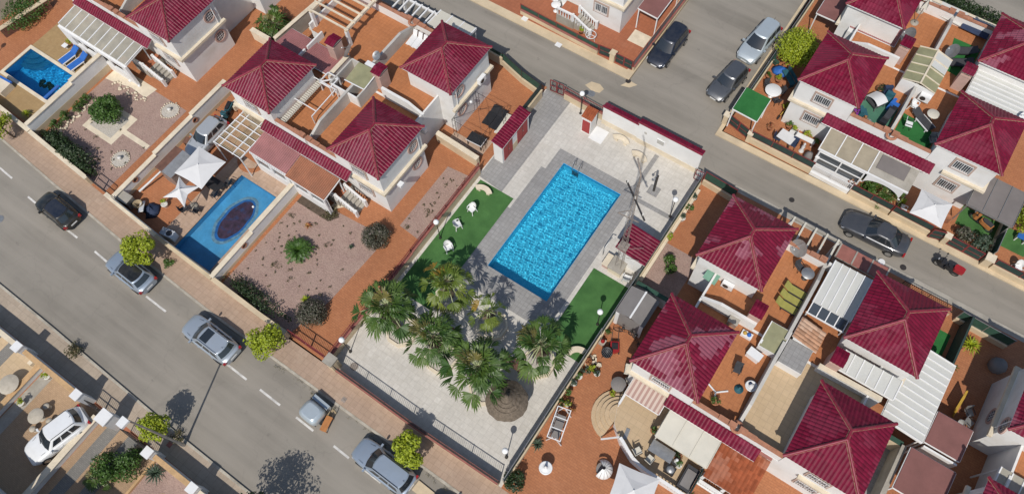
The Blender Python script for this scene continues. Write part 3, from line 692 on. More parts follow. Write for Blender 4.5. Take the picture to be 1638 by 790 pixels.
# ================================================================== pools
def coping_ring(mb, x0, y0, x1, y1, w, z0, z1):
    for r in ((x0-w,y0-w,x1+w,y0),(x0-w,y1,x1+w,y1+w),(x0-w,y0,x0,y1),(x1,y0,x1+w,y1)): mb.box(r[0],r[1],z0,r[2],r[3],z1)
def basin(root, X, Y, depth, m):
    mb = MB(); a, b = X/2, Y/2
    v = [(-a,-b),(a,-b),(a,b),(-a,b)]
    mb.add([(x,y,.0) for x,y in v]+[(x,y,-depth) for x,y in v], [(4,5,6,7),(0,4,7,3),(3,7,6,2),(2,6,5,1),(1,5,4,0)])
    o = mb.build('basin', m, root); o.cycles.is_caustics_receiver = True; return o
def ripple(root, X, Y, z, m, name='water_surface'):
    rnd = random.Random(int(X*10)); st = .04; nx, ny = int(X/st), int(Y/st)
    wv = []
    for _ in range(26):
        lam = rnd.choice((.15,.18,.21,.25,.3,.42,.8)); a = rnd.uniform(0,6.283); k = 6.283/lam; wv.append((k*math.cos(a),k*math.sin(a),rnd.uniform(0,6.283),(.00062*(lam/.22)**1.4)))
    vs = []
    for i in range(nx+1):
        for j in range(ny+1):
            x, y = -X/2+X*i/nx, -Y/2+Y*j/ny; vs.append((x,y,z+sum(A*math.sin(p*x+q*y+f) for p,q,f,A in wv)))
    fs = [(i*(ny+1)+j,(i+1)*(ny+1)+j,(i+1)*(ny+1)+j+1,i*(ny+1)+j+1) for i in range(nx) for j in range(ny)]
    o = MB().add(vs,fs,0,True).build(name, m, root); o.cycles.is_caustics_caster = True; return o
p = thing('swimming_pool', 'large clear blue swimming pool in the paved community yard beside the palms', 'pool', (-12.05,20.77,0))
basin(p, 4.9, 9.95, 1.25, 'mosaic'); ripple(p, 4.9, 9.95, -.07, 'water')
mb = MB(); coping_ring(mb, -2.45,-4.975,2.45,4.975,.3,-.05,.03); mb.build('coping','stone_grey',p)
mb = MB(); coping_ring(mb, -2.43,-4.955,2.43,4.955,.02,-.3,-.001); mb.build('tile_band','mosaic_deep',p)
p = thing('swimming_pool', 'small deep blue private pool with corner steps on the sandy tan deck', 'pool', (-54.75,9.72,0))
basin(p, 5.3, 2.8, 1.3, 'mosaic_deep'); ripple(p, 5.3, 2.8, -.07, 'water')
mb = MB(); coping_ring(mb,-2.65,-1.4,2.65,1.4,.28,-.05,.06); mb.build('coping','cream_pale',p)
for k in range(3):
    r = 1.5-.4*k; n = 14
    MB().prism([(-2.6,1.38)]+[(-2.6+r*math.sin(math.pi/2*j/n)*1.3, 1.38-r*math.cos(math.pi/2*j/n)) for j in range(n+1)], -1.2, -.75+.2*k).build('pool_step','mosaic',p)
o = MB()
for _ in range(9):
    a, r = random.uniform(0,6.28), random.uniform(.1,.55); o.lathe([(.001,0),(random.uniform(.16,.3),0.002),(.001,.004)], .3+math.cos(a)*r*1.3, -.1+math.sin(a)*r*.7, 12)
o.build('pool_emblem', mat('mosaic_emblem',(.14,.16,.05),.6,.6,5,20), p, loc=(.1,-.2,-1.29))
p = thing('swimming_pool', 'drained blue pool with a dark oval of dirty water on its floor', 'pool', (-32.45,8.2,0))
basin(p, 3.5, 7.1, .5, 'cover_blue')
mb = MB(); coping_ring(mb,-1.75,-3.55,1.75,3.55,.22,-.05,.03); mb.build('coping','deck_pale',p)
el = lambda a, b, cx, cy, n=40: [(cx+a*math.cos(2*math.pi*j/n)*(1+.03*math.sin(5*j)), cy+b*math.sin(2*math.pi*j/n)) for j in range(n)]
MB().sheet(el(1.25,2.2,0.15,.55), -.492).build('pale_ring', mat('scaled_blue',(.1,.22,.31),.6,.4,3,14), p)
MB().sheet(el(1.02,1.95,.15,.55), -.486).build('oval_rim', mat('oval_rim_blue',(.012,.1,.3),.5,.3,3,14), p)
MB().sheet(el(.85,1.75,.17,.58), -.48).build('dirty_water', 'cover_red', p)
MB().ball(.55,2.1,-.42,.1).build('pool_float','plastic_white',p)

# ladder, handrail, shower
def bent(mb, pts, r=.025): mb.tube(pts, r, 6)
t = thing('pool_ladder', 'steel handrail ladder at the upper short edge of the large pool', 'ladder', (-13.4,25.72,0), 0)
for x in (-.25,.25):
    mb = MB(); bent(mb, [(x,.35,0),(x,.35,.75),(x,.2,.9),(x,-.1,.85),(x,-.15,.5),(x,-.15,-.9)]); mb.build('handrail','steel',t)
for k in range(3): MB().box(-.25,-.2,-.2-.25*k,.25,-.1,-.17-.25*k).build('rung','steel',t)
t = thing('pool_handrail', 'grey bent handrail beside the right long edge of the large pool', 'handrail', (-8.2,20.9,0))
mb = MB(); bent(mb,[(0,0,0),(0,0,.9),(0,1.1,.9),(.25,1.15,.9)],.04); mb.build('rail','steel',t)
t = thing('garden_shower', 'dark outdoor shower column on a square grey tray near the top wall', 'shower', (-7.75,27.3,0))
MB().box(-.4,-.4,0,.4,.4,.05).build('tray','stone_grey',t); MB().box(-.07,-.07,.05,.07,.07,2.15).build('column','iron',t)
MB().tube([(0,0,2.1),(-.1,-.2,2.2),(-.15,-.4,2.1)],.03,6).build('arm','steel',t); MB().cyl(-.15,-.4,2.02,2.1,.1,12).build('shower_head','steel',t)

# ================================================================== community yard
def lamp(label, x, y, h=2.5, group='white globe lamps'):
    t = thing('globe_lamp', label, 'lamp', (x,y,0), 0, group)
    MB().lathe([(.11,0),(.11,.05),(.06,.12),(.035,.3),(.03,h-.2)],0,0,10).build('pole','iron',t)
    MB().ball(0,0,h,.2,n=16).build('globe','globe',t); MB().cyl(0,0,h-.24,h-.17,.09,10).build('collar','iron',t)
lamp('white globe lamp on the left lawn behind the white plastic chairs', -18.55,15.7)
lamp('white globe lamp in the front left corner, beside the iron gate', -18.6,5.6)
lamp('white globe lamp by the right wall, near the outdoor shower', -5.75,26.1)
lamp('white globe lamp in the front right corner of the paved yard', -6.05,5.7,2.2)
lamp('white globe lamp on the right lawn beside the grey shed', -5.85,16.3,2.4)
lamp('white globe lamp at the top wall, beside the little red door hut', -15.8,30.2)

def octa(r, a0=0): return [(r*math.cos(a0+k*math.pi/4), r*math.sin(a0+k*math.pi/4)) for k in range(8)]
def planter(label, x, y, r=1.12):
    t = thing('palm_planter', label, 'planter', (x,y,0), 0, 'octagonal palm planters')
    mb = MB(); a, b = octa(r,.39), octa(r-.16,.39)
    for k in range(8):
        j = (k+1)%8; mb.prism([a[k],a[j],b[j],b[k]], 0, .45)
    mb.build('rim','cream_pale',t); MB().prism(octa(r-.15,.39),0,.36).build('gravel_bed','gravel_pale',t)
planter('cream octagonal planter nearest the left wall', -16.5,8.6)
planter('cream octagonal planter in the middle of the front row', -13.2,8.55)
planter('cream octagonal planter beside the straw parasol', -9.6,8.5)
planter('cream octagonal planter nearest the right lawn', -7.65,11.9)
planter('cream octagonal planter at the lower end of the left lawn', -15.2,12.5)
planter('grey shaded octagonal planter close to the pool end', -11.7,12.3)

t = thing('straw_parasol', 'round thatched straw parasol among the palms', 'parasol', (-7.75,8.35,0))
MB().cyl(0,0,0,2.4,.06,10).build('pole','wood_dark',t)
mb = MB(); n = 40
for ring in range(5):
    r0, r1 = 1.2-ring*.22, 1.34-ring*.24; z0, z1 = 1.72+ring*.15, 1.92+ring*.16
    vs = []; 
    for j in range(n):
        a = 2*math.pi*j/n; q = r1*(1+random.uniform(-.03,.03)); vs.append((q*math.cos(a),q*math.sin(a),z0+random.uniform(-.03,.03)))
    for j in range(n):
        a = 2*math.pi*j/n; q = max(.05,r1-.45); vs.append((q*math.cos(a),q*math.sin(a),z0+.42))
    mb.add(vs,[(j,(j+1)%n,n+(j+1)%n,n+j) for j in range(n)])
mb.build('thatch','straw',t); MB().lathe([(.16,2.68),(.12,2.9),(.001,2.95)],0,0,10).build('tip','straw',t)

def bench_slat(label, x, y, rz, L=1.5, m='wood_dark'):
    t = thing('slatted_bench', label, 'bench', (x,y,0), rz, 'red brown benches under the palms')
    mb = MB()
    for k in range(4): mb.box(-L/2,-.22+k*.115,.42,L/2,-.13+k*.115,.46)
    mb.build('seat',m,t)
    mb = MB()
    for k in range(3): mb.box(-L/2,.26+k*.02,.52+k*.13,L/2,.29+k*.02,.62+k*.13)
    mb.build('backrest',m,t)
    for s in (-1,1): MB().bar((s*(L/2-.15),-.2,.0),(s*(L/2-.15),-.2,.42),.06,.06).bar((s*(L/2-.15),-.2,.4),(s*(L/2-.15),.26,.4),.06,.04).bar((s*(L/2-.15),.24,0),(s*(L/2-.15),.34,.85),.06,.05).build('leg','iron',t)
bench_slat('red brown slatted bench between the two right palms', -9.0,10.75, R(2))
bench_slat('red brown slatted bench half hidden under the left palms', -14.2,10.2, R(4))
def stone_bench(label, x, y, rz):
    t = thing('stone_bench', label, 'bench', (x,y,0), rz, 'curved cream stone benches')
    n = 10; o_ = [(.95*math.cos(a), .95*math.sin(a)-.75) for a in [R(40+100*k/n) for k in range(n+1)]]
    i_ = [(.55*math.cos(a), .55*math.sin(a)-.75) for a in [R(40+100*k/n) for k in range(n+1)]]
    MB().prism(o_+i_[::-1], .36, .45).build('seat','cream_pale',t)
    for a in (60,120):
        c, s = math.cos(R(a)), math.sin(R(a)); MB().box(.75*c-.12,.75*s-.87,0,.75*c+.12,.75*s-.63,.36).build('leg','cream_pale',t)
stone_bench('curved cream stone bench at the top end of the left lawn', -18.1,20.6, R(5))
stone_bench('curved cream stone bench at the foot of the right lawn', -6.1,13.9, R(40))
stone_bench('curved cream stone bench under the longer top wall', -10.0,29.2, R(-8))
stone_bench('curved cream stone bench where the two white top walls step', -11.9,29.75, R(0))

def plastic_chair(label, x, y, rz, m='plastic_white', group='white plastic garden chairs', z=0, cat='chair'):
    t = thing('garden_chair', label, cat, (x,y,z), rz, group)
    MB().prism([(-.22,-.24),(.22,-.24),(.24,.2),(-.24,.2)],.4,.44).build('seat',m,t)
    mb = MB(); n = 8; vs = []
    for k in range(n+1):
        a = R(-15+210*k/n); vs += [(.27*math.cos(a),.02+.25*math.sin(a),.42),(.31*math.cos(a),.05+.29*math.sin(a),.66+.24*max(0,math.sin(a)))]
    mb.add(vs,[(2*k,2*k+2,2*k+3,2*k+1) for k in range(n)]); mb.add([(a*.93,b*.93,c) for a,b,c in vs],[(2*k+1,2*k+3,2*k+2,2*k) for k in range(n)]); mb.build('backrest',m,t)
    for sx in (-1,1):
        for sy in (-1,1): MB().bar((sx*.26,sy*.25,0),(sx*.2,sy*.19,.4),.05,.05).build('leg',m,t)
        MB().bar((sx*.27,-.24,.4),(sx*.28,-.2,.64),.04,.04).bar((sx*.28,-.22,.64),(sx*.3,.1,.66),.06,.03).build('armrest',m,t)
plastic_chair('white plastic chair on the left lawn, farthest from the palms', -17.85,18.7,R(-10))
plastic_chair('white plastic chair with a lighter seat between the lamp and the far chair', -18.0,17.1,R(150))
plastic_chair('white plastic chair nearest the palms at the edge of the left lawn', -17.5,15.3,R(60))
plastic_chair('white plastic chair standing by the pump house corner', -5.85,20.1,R(-170))

# lattice mast with cross arms
t = thing('radio_mast', 'tall rusty lattice mast with cross arms rising from the pump house', 'mast', (-6.75,20.55,.7))
mb = MB(); Hm = 11.2; seg = 17
wd = lambda z: .16*(1-z/Hm)+.05
cs = [(1,1),(-1,1),(-1,-1),(1,-1)]
for k in range(seg):
    z0, z1 = Hm*k/seg, Hm*(k+1)/seg; a, b = wd(z0), wd(z1)
    for i in range(4):
        (cx,cy),(dx,dy) = cs[i], cs[(i+1)%4]
        mb.bar((cx*a,cy*a,z0),(cx*b,cy*b,z1),.022,.022)
        mb.bar((cx*a,cy*a,z0),(dx*b,dy*b,z1),.01,.01); mb.bar((cx*b,cy*b,z1),(dx*b,dy*b,z1),.01,.01)
mb.build('lattice','rust',t)
MB().bar((-1.0,.75,9.4),(1.15,-.95,9.4),.09,.09).build('cross_arm','iron',t)
MB().bar((-.9,.1,6.6),(.5,.2,6.6),.06,.06).bar((-.9,.1,6.6),(-.2,.15,7.5),.04,.04).build('cross_arm','rust',t)
MB().tube([(0,0,11.1),(0,0,12.0),(-.5,.35,12.8)],.05,6).build('top_bracket','rust',t)
MB().box(-.32,-.32,3.0,.32,.32,3.08).build('platform','rust',t)
MB().bar((.3,.3,2.4),(1.0,1.1,1.9),.03,.03).bar((.4,-.2,2.1),(1.2,.2,1.75),.03,.03).build('stay','rust',t)
for k in range(3): MB().cyl(-.9+.9*k,.68-.7*k,9.45,9.62,.05,8).build('insulator','pot_white',t)
t = thing('mast_plinth', 'cream stepped block under the lattice mast', 'plinth', (-6.75,20.5,0))
MB().box(-.55,-.5,0,.4,.5,.7).build('block','cream_pale',t); MB().box(-.6,-.55,.7,.45,.55,.76).build('cap','concrete',t)
t = thing('mast_plinth', 'low pinkish block on the left side of the mast plinth', 'plinth', (-7.6,20.55,0))
MB().box(-.22,-.45,0,.22,.45,.45).build('block','pinkish',t); MB().box(-.26,-.5,.45,.26,.5,.5).build('cap','cream_pale',t)
# pump house
t = thing('pump_house', 'small white pump house with a crimson tiled roof at the right wall', 'pump house', (-6.2,21.8,0))
MB().box(-.85,-.85,0,.85,.85,2.1).build('wall','white',t); shed_tiles_x('roof',t,-1.08,1.1,1.12,2.2,-1.18,2.5,'roof')
MB().box(-.3,-.87,0,.3,-.852,1.6).build('door','white_clean',t)
# red door shed
t = thing('storage_shed', 'long narrow white shed with red double doors and crimson tiled roof', 'shed', (-18.7,25.0,0))
MB().box(-.35,-1.75,0,.42,1.75,2.15).build('wall','white',t); shed_tiles_x('roof',t,-1.85,1.9,-.45,2.42,.55,2.18,'roof')
for y0,y1 in ((-1.55,-.45),(.2,1.55)):
    d = MB().box(.42,y0,.12,.445,y1,1.85).build('door','red_door',t)
    MB().box(.446,(y0+y1)/2-.012,.14,.452,(y0+y1)/2+.012,1.83).build('door_seam','iron',d); MB().box(.446,(y0+y1)/2+.05,.95,.48,(y0+y1)/2+.08,1.1).build('handle','steel',d)
MB().box(.42,-.45,.0,.435,.2,.8).build('plinth_panel','cream',t)
# little hut at top wall
t = thing('meter_hut', 'tiny white hut with a red door and terracotta tile top beside the top wall', 'hut', (-14.55,29.3,0))
MB().box(-.4,-.42,0,.4,.42,1.75).build('wall','white',t); shed_tiles('roof',t,-.46,.46,.5,2.12,-.5,1.85,'terra_tile',.2)
MB().box(-.32,-.45,.15,.32,-.421,1.55).build('door','red_door',t)
t = tag(MB().box(-.55,-.62,0,.55,.62,.06).build('access_cover','white_clean',None,(-13.6,29.25,0)),'white flat cover plate lying on the paving beside the tiny hut','cover plate')

# ================================================================== walls and fences
def wall(label, pts, h, t, m, cap=None, cap_t=.06, lower=None, lower_h=.5, group=None, z0=0, name='garden_wall', cat='wall'):
    """wall along a polyline; heights may vary per segment"""
    cx = sum(p[0] for p in pts)/len(pts); cy = sum(p[1] for p in pts)/len(pts)
    r = thing(name, label, cat, (cx,cy,z0), 0, group)
    for i,(a,b) in enumerate(zip(pts,pts[1:])):
        hh = h[i] if isinstance(h,(list,tuple)) else h
        A, B = Vector((a[0]-cx,a[1]-cy,0)), Vector((b[0]-cx,b[1]-cy,0))
        def seg(z_a,z_b,th): return MB().bar(A+Vector((0,0,(z_a+z_b)/2)), B+Vector((0,0,(z_a+z_b)/2)), th, z_b-z_a)
        if lower: seg(0,lower_h,t+.02).build('wall_base',lower,r); seg(lower_h,hh,t).build('masonry',m,r)
        else: seg(0,hh,t).build('masonry',m,r)
        if cap: seg(hh,hh+cap_t,t+.1).build('coping',cap,r)
    return r
def fence(label, pts, base, base_m, cap, kind, ph, m, posts='red_metal', group=None, every=1.9, th=.2, cat='fence', name='garden_fence', screen=None):
    """low wall carrying posts with mesh or bar panels"""
    cx = sum(p[0] for p in pts)/len(pts); cy = sum(p[1] for p in pts)/len(pts)
    r = thing(name, label, cat, (cx,cy,0), 0, group)
    for a,b in zip(pts,pts[1:]):
        A, B = Vector((a[0]-cx,a[1]-cy,0)), Vector((b[0]-cx,b[1]-cy,0)); D = B-A; n = max(1,round(D.length/every)); e = D/n
        up = lambda p,z: p+Vector((0,0,z))
        if base:
            MB().bar(up(A,base/2),up(B,base/2),th,base).build('base_wall',base_m,r)
            if cap: MB().bar(up(A,base+.025),up(B,base+.025),th+.07,.05).build('coping',cap,r)
        z0 = base+(.05 if cap else 0)
        for k in range(n+1):
            if k == n and b != pts[-1]: continue
            MB().bar(up(A+e*k,max(0,z0-.05)),up(A+e*k,z0+ph+.05),.05,.05).build('post',posts,r)
        for k in range(n):
            p, q = A+e*k, A+e*(k+1); mb = MB()
            mb.bar(up(p,z0+ph),up(q,z0+ph),.04,.04,1); mb.bar(up(p,z0+.08),up(q,z0+.08),.04,.04,1)
            if kind == 'bars':
                c = max(2,int((q-p).length/.13))
                for j in range(1,c): mb.bar(up(p+(q-p)*j/c,z0+.08),up(p+(q-p)*j/c,z0+ph),.018,.018,0)
            else:
                mb.bar(up(p,z0+.08+ph/2-.04),up(q,z0+.08+ph/2-.04),.015,ph-.1,0)
            mb.build('panel',[m,posts],r)
    return r
def pillar(label, x, y, s, h, m, cap, group=None, hc=.1):
    t = thing('gate_pillar', label, 'pillar', (x,y,0), 0, group)
    MB().box(-s/2,-s/2,0,s/2,s/2,h).build('shaft',m,t); mb = MB(); a = s/2+.06
    mb.box(-a,-a,h,a,a,h+hc); mb.build('cap',cap,t)
    return t
# community yard boundary
fence('front fence of the paved yard: low wall with pink coping and dark bar railing', [(-18.3,4.05),(-12.3,3.95),(-5.5,4.05)], .75, 'cream', 'coping_pink', 'bars', .75, 'iron', 'iron', every=2.4)
fence('cream wall with red railing between left lawn and gravel strip', [(-19.25,4.6),(-19.25,13.4)], .8, 'cream', 'coping_pink', 'bars', .55, 'red_metal', every=2.2)
fence('cream wall with maroon railing running from left lawn to shed', [(-19.25,13.4),(-19.25,21.6)], .9, 'cream', 'coping_pink', 'bars', .5, 'red_metal', every=2.2)
fence('dark screened fence on cream wall beyond the red door shed', [(-19.2,27.0),(-19.2,29.9)], .9, 'cream', 'cream', 'mesh', .7, 'green_dark', 'iron', every=1.5)
fence('long grey green screen fence along the right side of the paved yard', [(-5.25,4.3),(-5.25,15.6)], .6, 'cream', None, 'mesh', 1.15, 'green_dark', 'steel', every=2.2)
fence('dark green screen fence behind the pump house, beside the right lawn', [(-5.2,15.6),(-5.2,29.4)], .6, 'cream', None, 'mesh', 1.2, 'green_mesh', 'steel', every=2.2)
fence('cream wall with dark maroon bars at the top, between gate and white walls', [(-17.6,30.75),(-14.1,30.65)], .75, 'cream', 'coping_pink', 'bars', .6, 'iron', 'red_metal', every=1.7)
def gate(label, a, b, h, m, fm, z=.1, name='gate', kind='bars', leaves=1, cat='gate', group=None):
    cx, cy = (a[0]+b[0])/2, (a[1]+b[1])/2; t = thing(name, label, cat, (cx,cy,0), 0, group)
    A, B = Vector((a[0]-cx,a[1]-cy,0)), Vector((b[0]-cx,b[1]-cy,0))
    for l in range(leaves):
        p, q = A+(B-A)*l/leaves, A+(B-A)*(l+1)/leaves; d = (q-p).normalized()*.03; p, q = p+d, q-d; mb = MB(); up = lambda v,zz: v+Vector((0,0,zz))
        for zz in (z,(z+h)/2,h): mb.bar(up(p,zz),up(q,zz),.05,.05,1)
        for v in (p,q): mb.bar(up(v,z),up(v,h),.05,.05,1)
        if kind == 'bars':
            c = max(2,int((q-p).length/.12))
            for j in range(1,c): mb.bar(up(p+(q-p)*j/c,z),up(p+(q-p)*j/c,h),.018,.018,0)
        else: mb.bar(up(p,(z+h)/2),up(q,(z+h)/2),.015,h-z-.1,0)
        lf = mb.build('gate_leaf',[m,fm],t)
        MB().bar(up(q-d*3,h*.55),up(q-d*4.5,h*.55),.08,.05).build('handle','steel',lf)
    return t
gate('dark maroon double entrance gate at the upper left corner of the paved yard', (-18.95,30.75),(-17.75,30.85), 1.35,'iron','red_metal',leaves=2)
gate('small maroon gate at the upper right corner of the paved yard', (-5.85,29.75),(-5.2,29.8), 1.3,'plastic_white','red_metal')
t = pillar('square tan pillar between iron gate and the paved yard railing', -18.75,4.25,.62,1.55,'cream','concrete')
# top white walls with tile copings
def tiled_wall(label, x0, x1, y, h, steps=()):
    t = thing('boundary_wall', label, 'wall', ((x0+x1)/2,y,0)); a = (x1-x0)/2
    MB().box(-a,-.12,0,a,.12,h).build('masonry','white',t); MB().box(-a-.01,-.14,0,a+.01,-.121,.55).build('wall_base','cream_pale',t)
    shed_tiles('coping_tiles',t,-a-.03,a+.03,-.22,h+.22,.34,h+.03,'roof',.22); MB().bar((-a-.04,-.2,h+.26),(a+.04,-.2,h+.26),.14,.09).build('ridge','ridge',t)
    return t
t = tiled_wall('shorter white wall with crimson tile coping beside the tiny hut', -14.0,-11.0,30.45,2.0)
t = tiled_wall('longer white wall with crimson tile coping and a framed notice', -11.0,-5.9,30.4,2.35)
MB().box(-.95,-.17,1.2,-.3,-.121,1.75).build('notice_frame','plastic_white',t); MB().box(-.9,-.176,1.25,-.35,-.171,1.7).build('notice','grey_render',t)
MB().box(-2.0,-.16,1.55,-1.8,-.121,1.75).build('plaque','grey_render',t)

# left block garden walls
def ornament_ring(root, x, y, z, s=1, r=.24):
    mb = MB(); n = 14; prof = [(r-.08,-.01),(r-.08,.05),(r,.05),(r,-.01)]; vs = [(x+s*d, y+q*math.cos(2*math.pi*j/n), z+q*math.sin(2*math.pi*j/n)) for q,d in prof for j in range(n)]
    mb.add(vs,[(i*n+j,i*n+(j+1)%n,(i+1)*n+(j+1)%n,(i+1)*n+j) for i in range(3) for j in range(n)])
    o = mb.build('round_opening','coping_terra',root,recalc=True); MB().add([(x+s*.012,y+(r-.08)*math.cos(2*math.pi*j/n),z+(r-.08)*math.sin(2*math.pi*j/n)) for j in range(n)],[tuple(range(n))]).build('opening_shade','iron',o)
wall('tall wall between the sandy pool deck and the gravel garden', [(-50.15,5.6),(-50.15,10.2),(-50.15,13.4)], [1.5,1.75], .26,'white','cream_pale',.06,'cream',.65)
w_ = wall('garden wall between terracotta path and the silver car', [(-40.15,5.0),(-40.15,9.2),(-40.15,13.2),(-40.15,17.0)], [1.05,1.25,1.45], .26,'white','cream_pale',.06,'cream',.35)
for y in (-4.2,2.1): ornament_ring(w_,.13,y,.85)
w_ = wall('garden wall between the drained pool and the gravel garden', [(-29.65,4.3),(-29.65,8.4),(-29.65,13.0)], [1.05,1.3], .26,'white','cream_pale',.06,'cream',.3)
ornament_ring(w_,.13,-1.2,.8); 
wall('cream stub wall behind the deep crimson villa', [(-42.2,22.1),(-40.2,22.1)], 1.1,.3,'cream_pale','cream_pale')
wall('cream wall along the narrow path at the left of the deep crimson villa', [(-38.8,15.8),(-38.8,21.9)], .5,.5,'cream_pale',None)
wall('grey wall between palm garden and pink lean-to', [(-39.6,22.2),(-39.2,27.0)], 1.5,.22,'concrete','cream_pale')
wall('tan base wall behind the villa with the black sunbeds', [(-23.6,22.3),(-19.7,22.1)], 1.0,.3,'cream','cream_pale')
wall('brown hedge wall at the top left corner', [(-60.2,10.8),(-59.4,15.2)], .9,.3,'wood_dark','cream')
for i,(x0,x1,lab) in enumerate([(-58.5,-50.2,'front wall of the sandy pool deck along the pavement'),(-50.1,-43.2,'front wall below the dark hedge of the gravel garden'),(-41.0,-35.4,'front wall of the cluttered terracotta corner by the pavement'),(-35.4,-29.7,'front wall at the end of the drained pool'),(-29.6,-22.7,'front wall of the gravel garden with the potted cycad')]):
    n = 3; xs = [x0+(x1-x0)*k/n for k in range(n+1)]
    wall(lab, [(x,front_y(x)+.1) for x in xs], .85, .22, 'cream', 'cream_pale' if i < 3 else 'cream')
fence('green mesh screen on the front wall beside the drained pool', [(-40.0,4.85),(-34.0,4.52),(-29.8,4.4)], .9, 'cream', None, 'mesh', .45, 'green_mesh', 'steel', every=2.5, th=.1)
gate('brown iron gate at the end of the terracotta path by the long hedge', (-43.1,5.1),(-41.1,5.0), 1.2,'iron','iron',leaves=2)
gate('dark red iron driveway gate beside the oleander bush', (-22.6,4.3),(-19.4,4.3), 1.3,'iron','red_metal',leaves=2)
# upper street side of left block
fence('green mesh fence on the street behind the black sunbeds', [(-23.4,30.8),(-21.2,30.2),(-19.3,29.9)], .6,'cream','cream','mesh',.85,'green_mesh','iron',every=1.6)
fence('cream street wall with short green screen behind the roof slabs villa', [(-25.8,30.9),(-23.4,30.8)], .9,'cream','cream','mesh',.4,'green_mesh','iron')
# top middle villa
fence('low fence with green mesh and maroon posts at the top, left of the white stair', [(-25.2,36.05),(-21.7,35.95),(-17.7,35.85)], .45,'cream','coping_pink','mesh',.55,'green_mesh','red_metal')
gate('dark red corner gate near the three legged white table', (-17.6,35.85),(-16.6,35.95),1.1,'green_dark','red_metal',kind='mesh')
pillar('tan pillar beside the dark red corner gate', -16.35,35.9,.4,.9,'cream','cream')
gate('wide dark green double gate with red frame below the maroon carport', (-16.1,35.85),(-14.55,35.85),1.1,'green_dark','red_metal',leaves=2,kind='mesh')
fence('grey screened fence beside the side street and the maroon carport', [(-14.5,35.9),(-14.4,46)], .4,'cream','coping_pink','mesh',.75,'canvas_grey','red_metal')
# right block
fence('green screen fence at the street end of the terracotta strip with potted plants', [(-5.1,29.75),(-2.6,29.6)], .6,'cream','cream','mesh',1.0,'green_mesh','red_metal')
wall('low cream ledge along the terracotta strip with potted plants', [(-5.0,20.5),(-5.0,29.0)], .35,.22,'cream_pale',None)
wall('white wall with dark green coping at the back of the grey shed', [(-5.0,19.75),(-2.6,19.75)], 1.5,.2,'white','green_mesh')
fence('iron railing on the street beside the half wrapped crimson villa', [(9.7,29.6),(13.2,29.6)], .5,'cream','coping_terra','bars',.8,'iron','iron')
fence('green screen fence around the shaded yard with the yellow rack', [(13.6,29.5),(17.0,29.4)], .5,'cream',None,'mesh',1.0,'green_mesh','steel')
wall('dark screen wall between turf corner and the yard with yellow rack', [(14.2,25.3),(14.2,29.4)], 1.7,.12,'green_dark',None)
wall('cream wall with green top at the end of the grey side yard', [(11.2,19.3),(13.5,19.3)], 1.6,.2,'cream','green_mesh')
wall('grey wall between the white ribbed roof and the brown canopies', [(13.55,15.5),(13.55,19.2)], 1.8,.2,'concrete','concrete')
# north row along upper street
fence('green mesh fence with red posts in front of patio with white table', [(-3.9,34.85),(1.0,34.8)], .55,'cream','cream','mesh',.75,'green_dark','red_metal')
gate('dark red gate leaves below the bright green canopy', (-6.1,35.5),(-4.0,34.95),1.1,'green_dark','red_metal',leaves=2,kind='mesh')
pillar('tan pillar at the street corner under the bright green canopy', -6.2,35.4,.35,1.0,'cream','cream_pale')
pillar('tan pillar between gate and green mesh fence of the patio', -4.0,34.85,.3,1.0,'cream','cream_pale')
fence('white bar railing in front of the glazed white porch', [(1.0,34.75),(3.95,34.7)], .35,'white','white_clean','bars',.7,'plastic_white','plastic_white')
fence('green mesh fence with red rails before the fan palm shrub', [(4.0,34.7),(7.0,34.65)], .5,'cream','cream','mesh',.7,'green_dark','red_metal')
fence('green mesh fence with red rails beneath the square white parasol', [(7.1,34.65),(9.9,34.6)], .5,'cream','cream','mesh',.7,'green_dark','red_metal')
gate('small red framed gate set at an angle beside the white parasol', (9.95,34.4),(10.8,34.65),1.15,'green_dark','red_metal',kind='mesh')
pillar('tan pillar between the angled gate and the double gate', 10.98,34.6,.34,.95,'cream','cream_pale')
gate('wide red framed double gate in front of the grey canopy', (11.2,34.6),(13.5,34.55),1.1,'green_dark','red_metal',leaves=2,kind='mesh')
pillar('broad cream pillar between double gate and next yard', 13.9,34.55,.5,.95,'cream','cream_pale')
fence('red framed green fence at the right edge beyond the cream pillar', [(14.3,34.5),(19.5,34.4)], .5,'cream','cream','mesh',.7,'green_dark','red_metal')
fence('tall green mesh fence along the side street beside the round tree', [(-5.75,37.4),(-5.6,50)], .5,'cream',None,'mesh',1.1,'green_mesh','steel')
wall('white patio wall with cream coping between patio and glazed porch', [(.9,35.0),(.9,37.2)], 1.6,.18,'white','white')
fence('dark green screen between the grey canopy yard and the right edge yard', [(13.9,34.8),(13.9,40)], .4,'cream',None,'mesh',1.2,'green_mesh','steel')
wall('white boundary wall along the back street behind the turf terrace', [(2.2,53.6),(12,53.4)], 1.5,.2,'white','cream_pale')
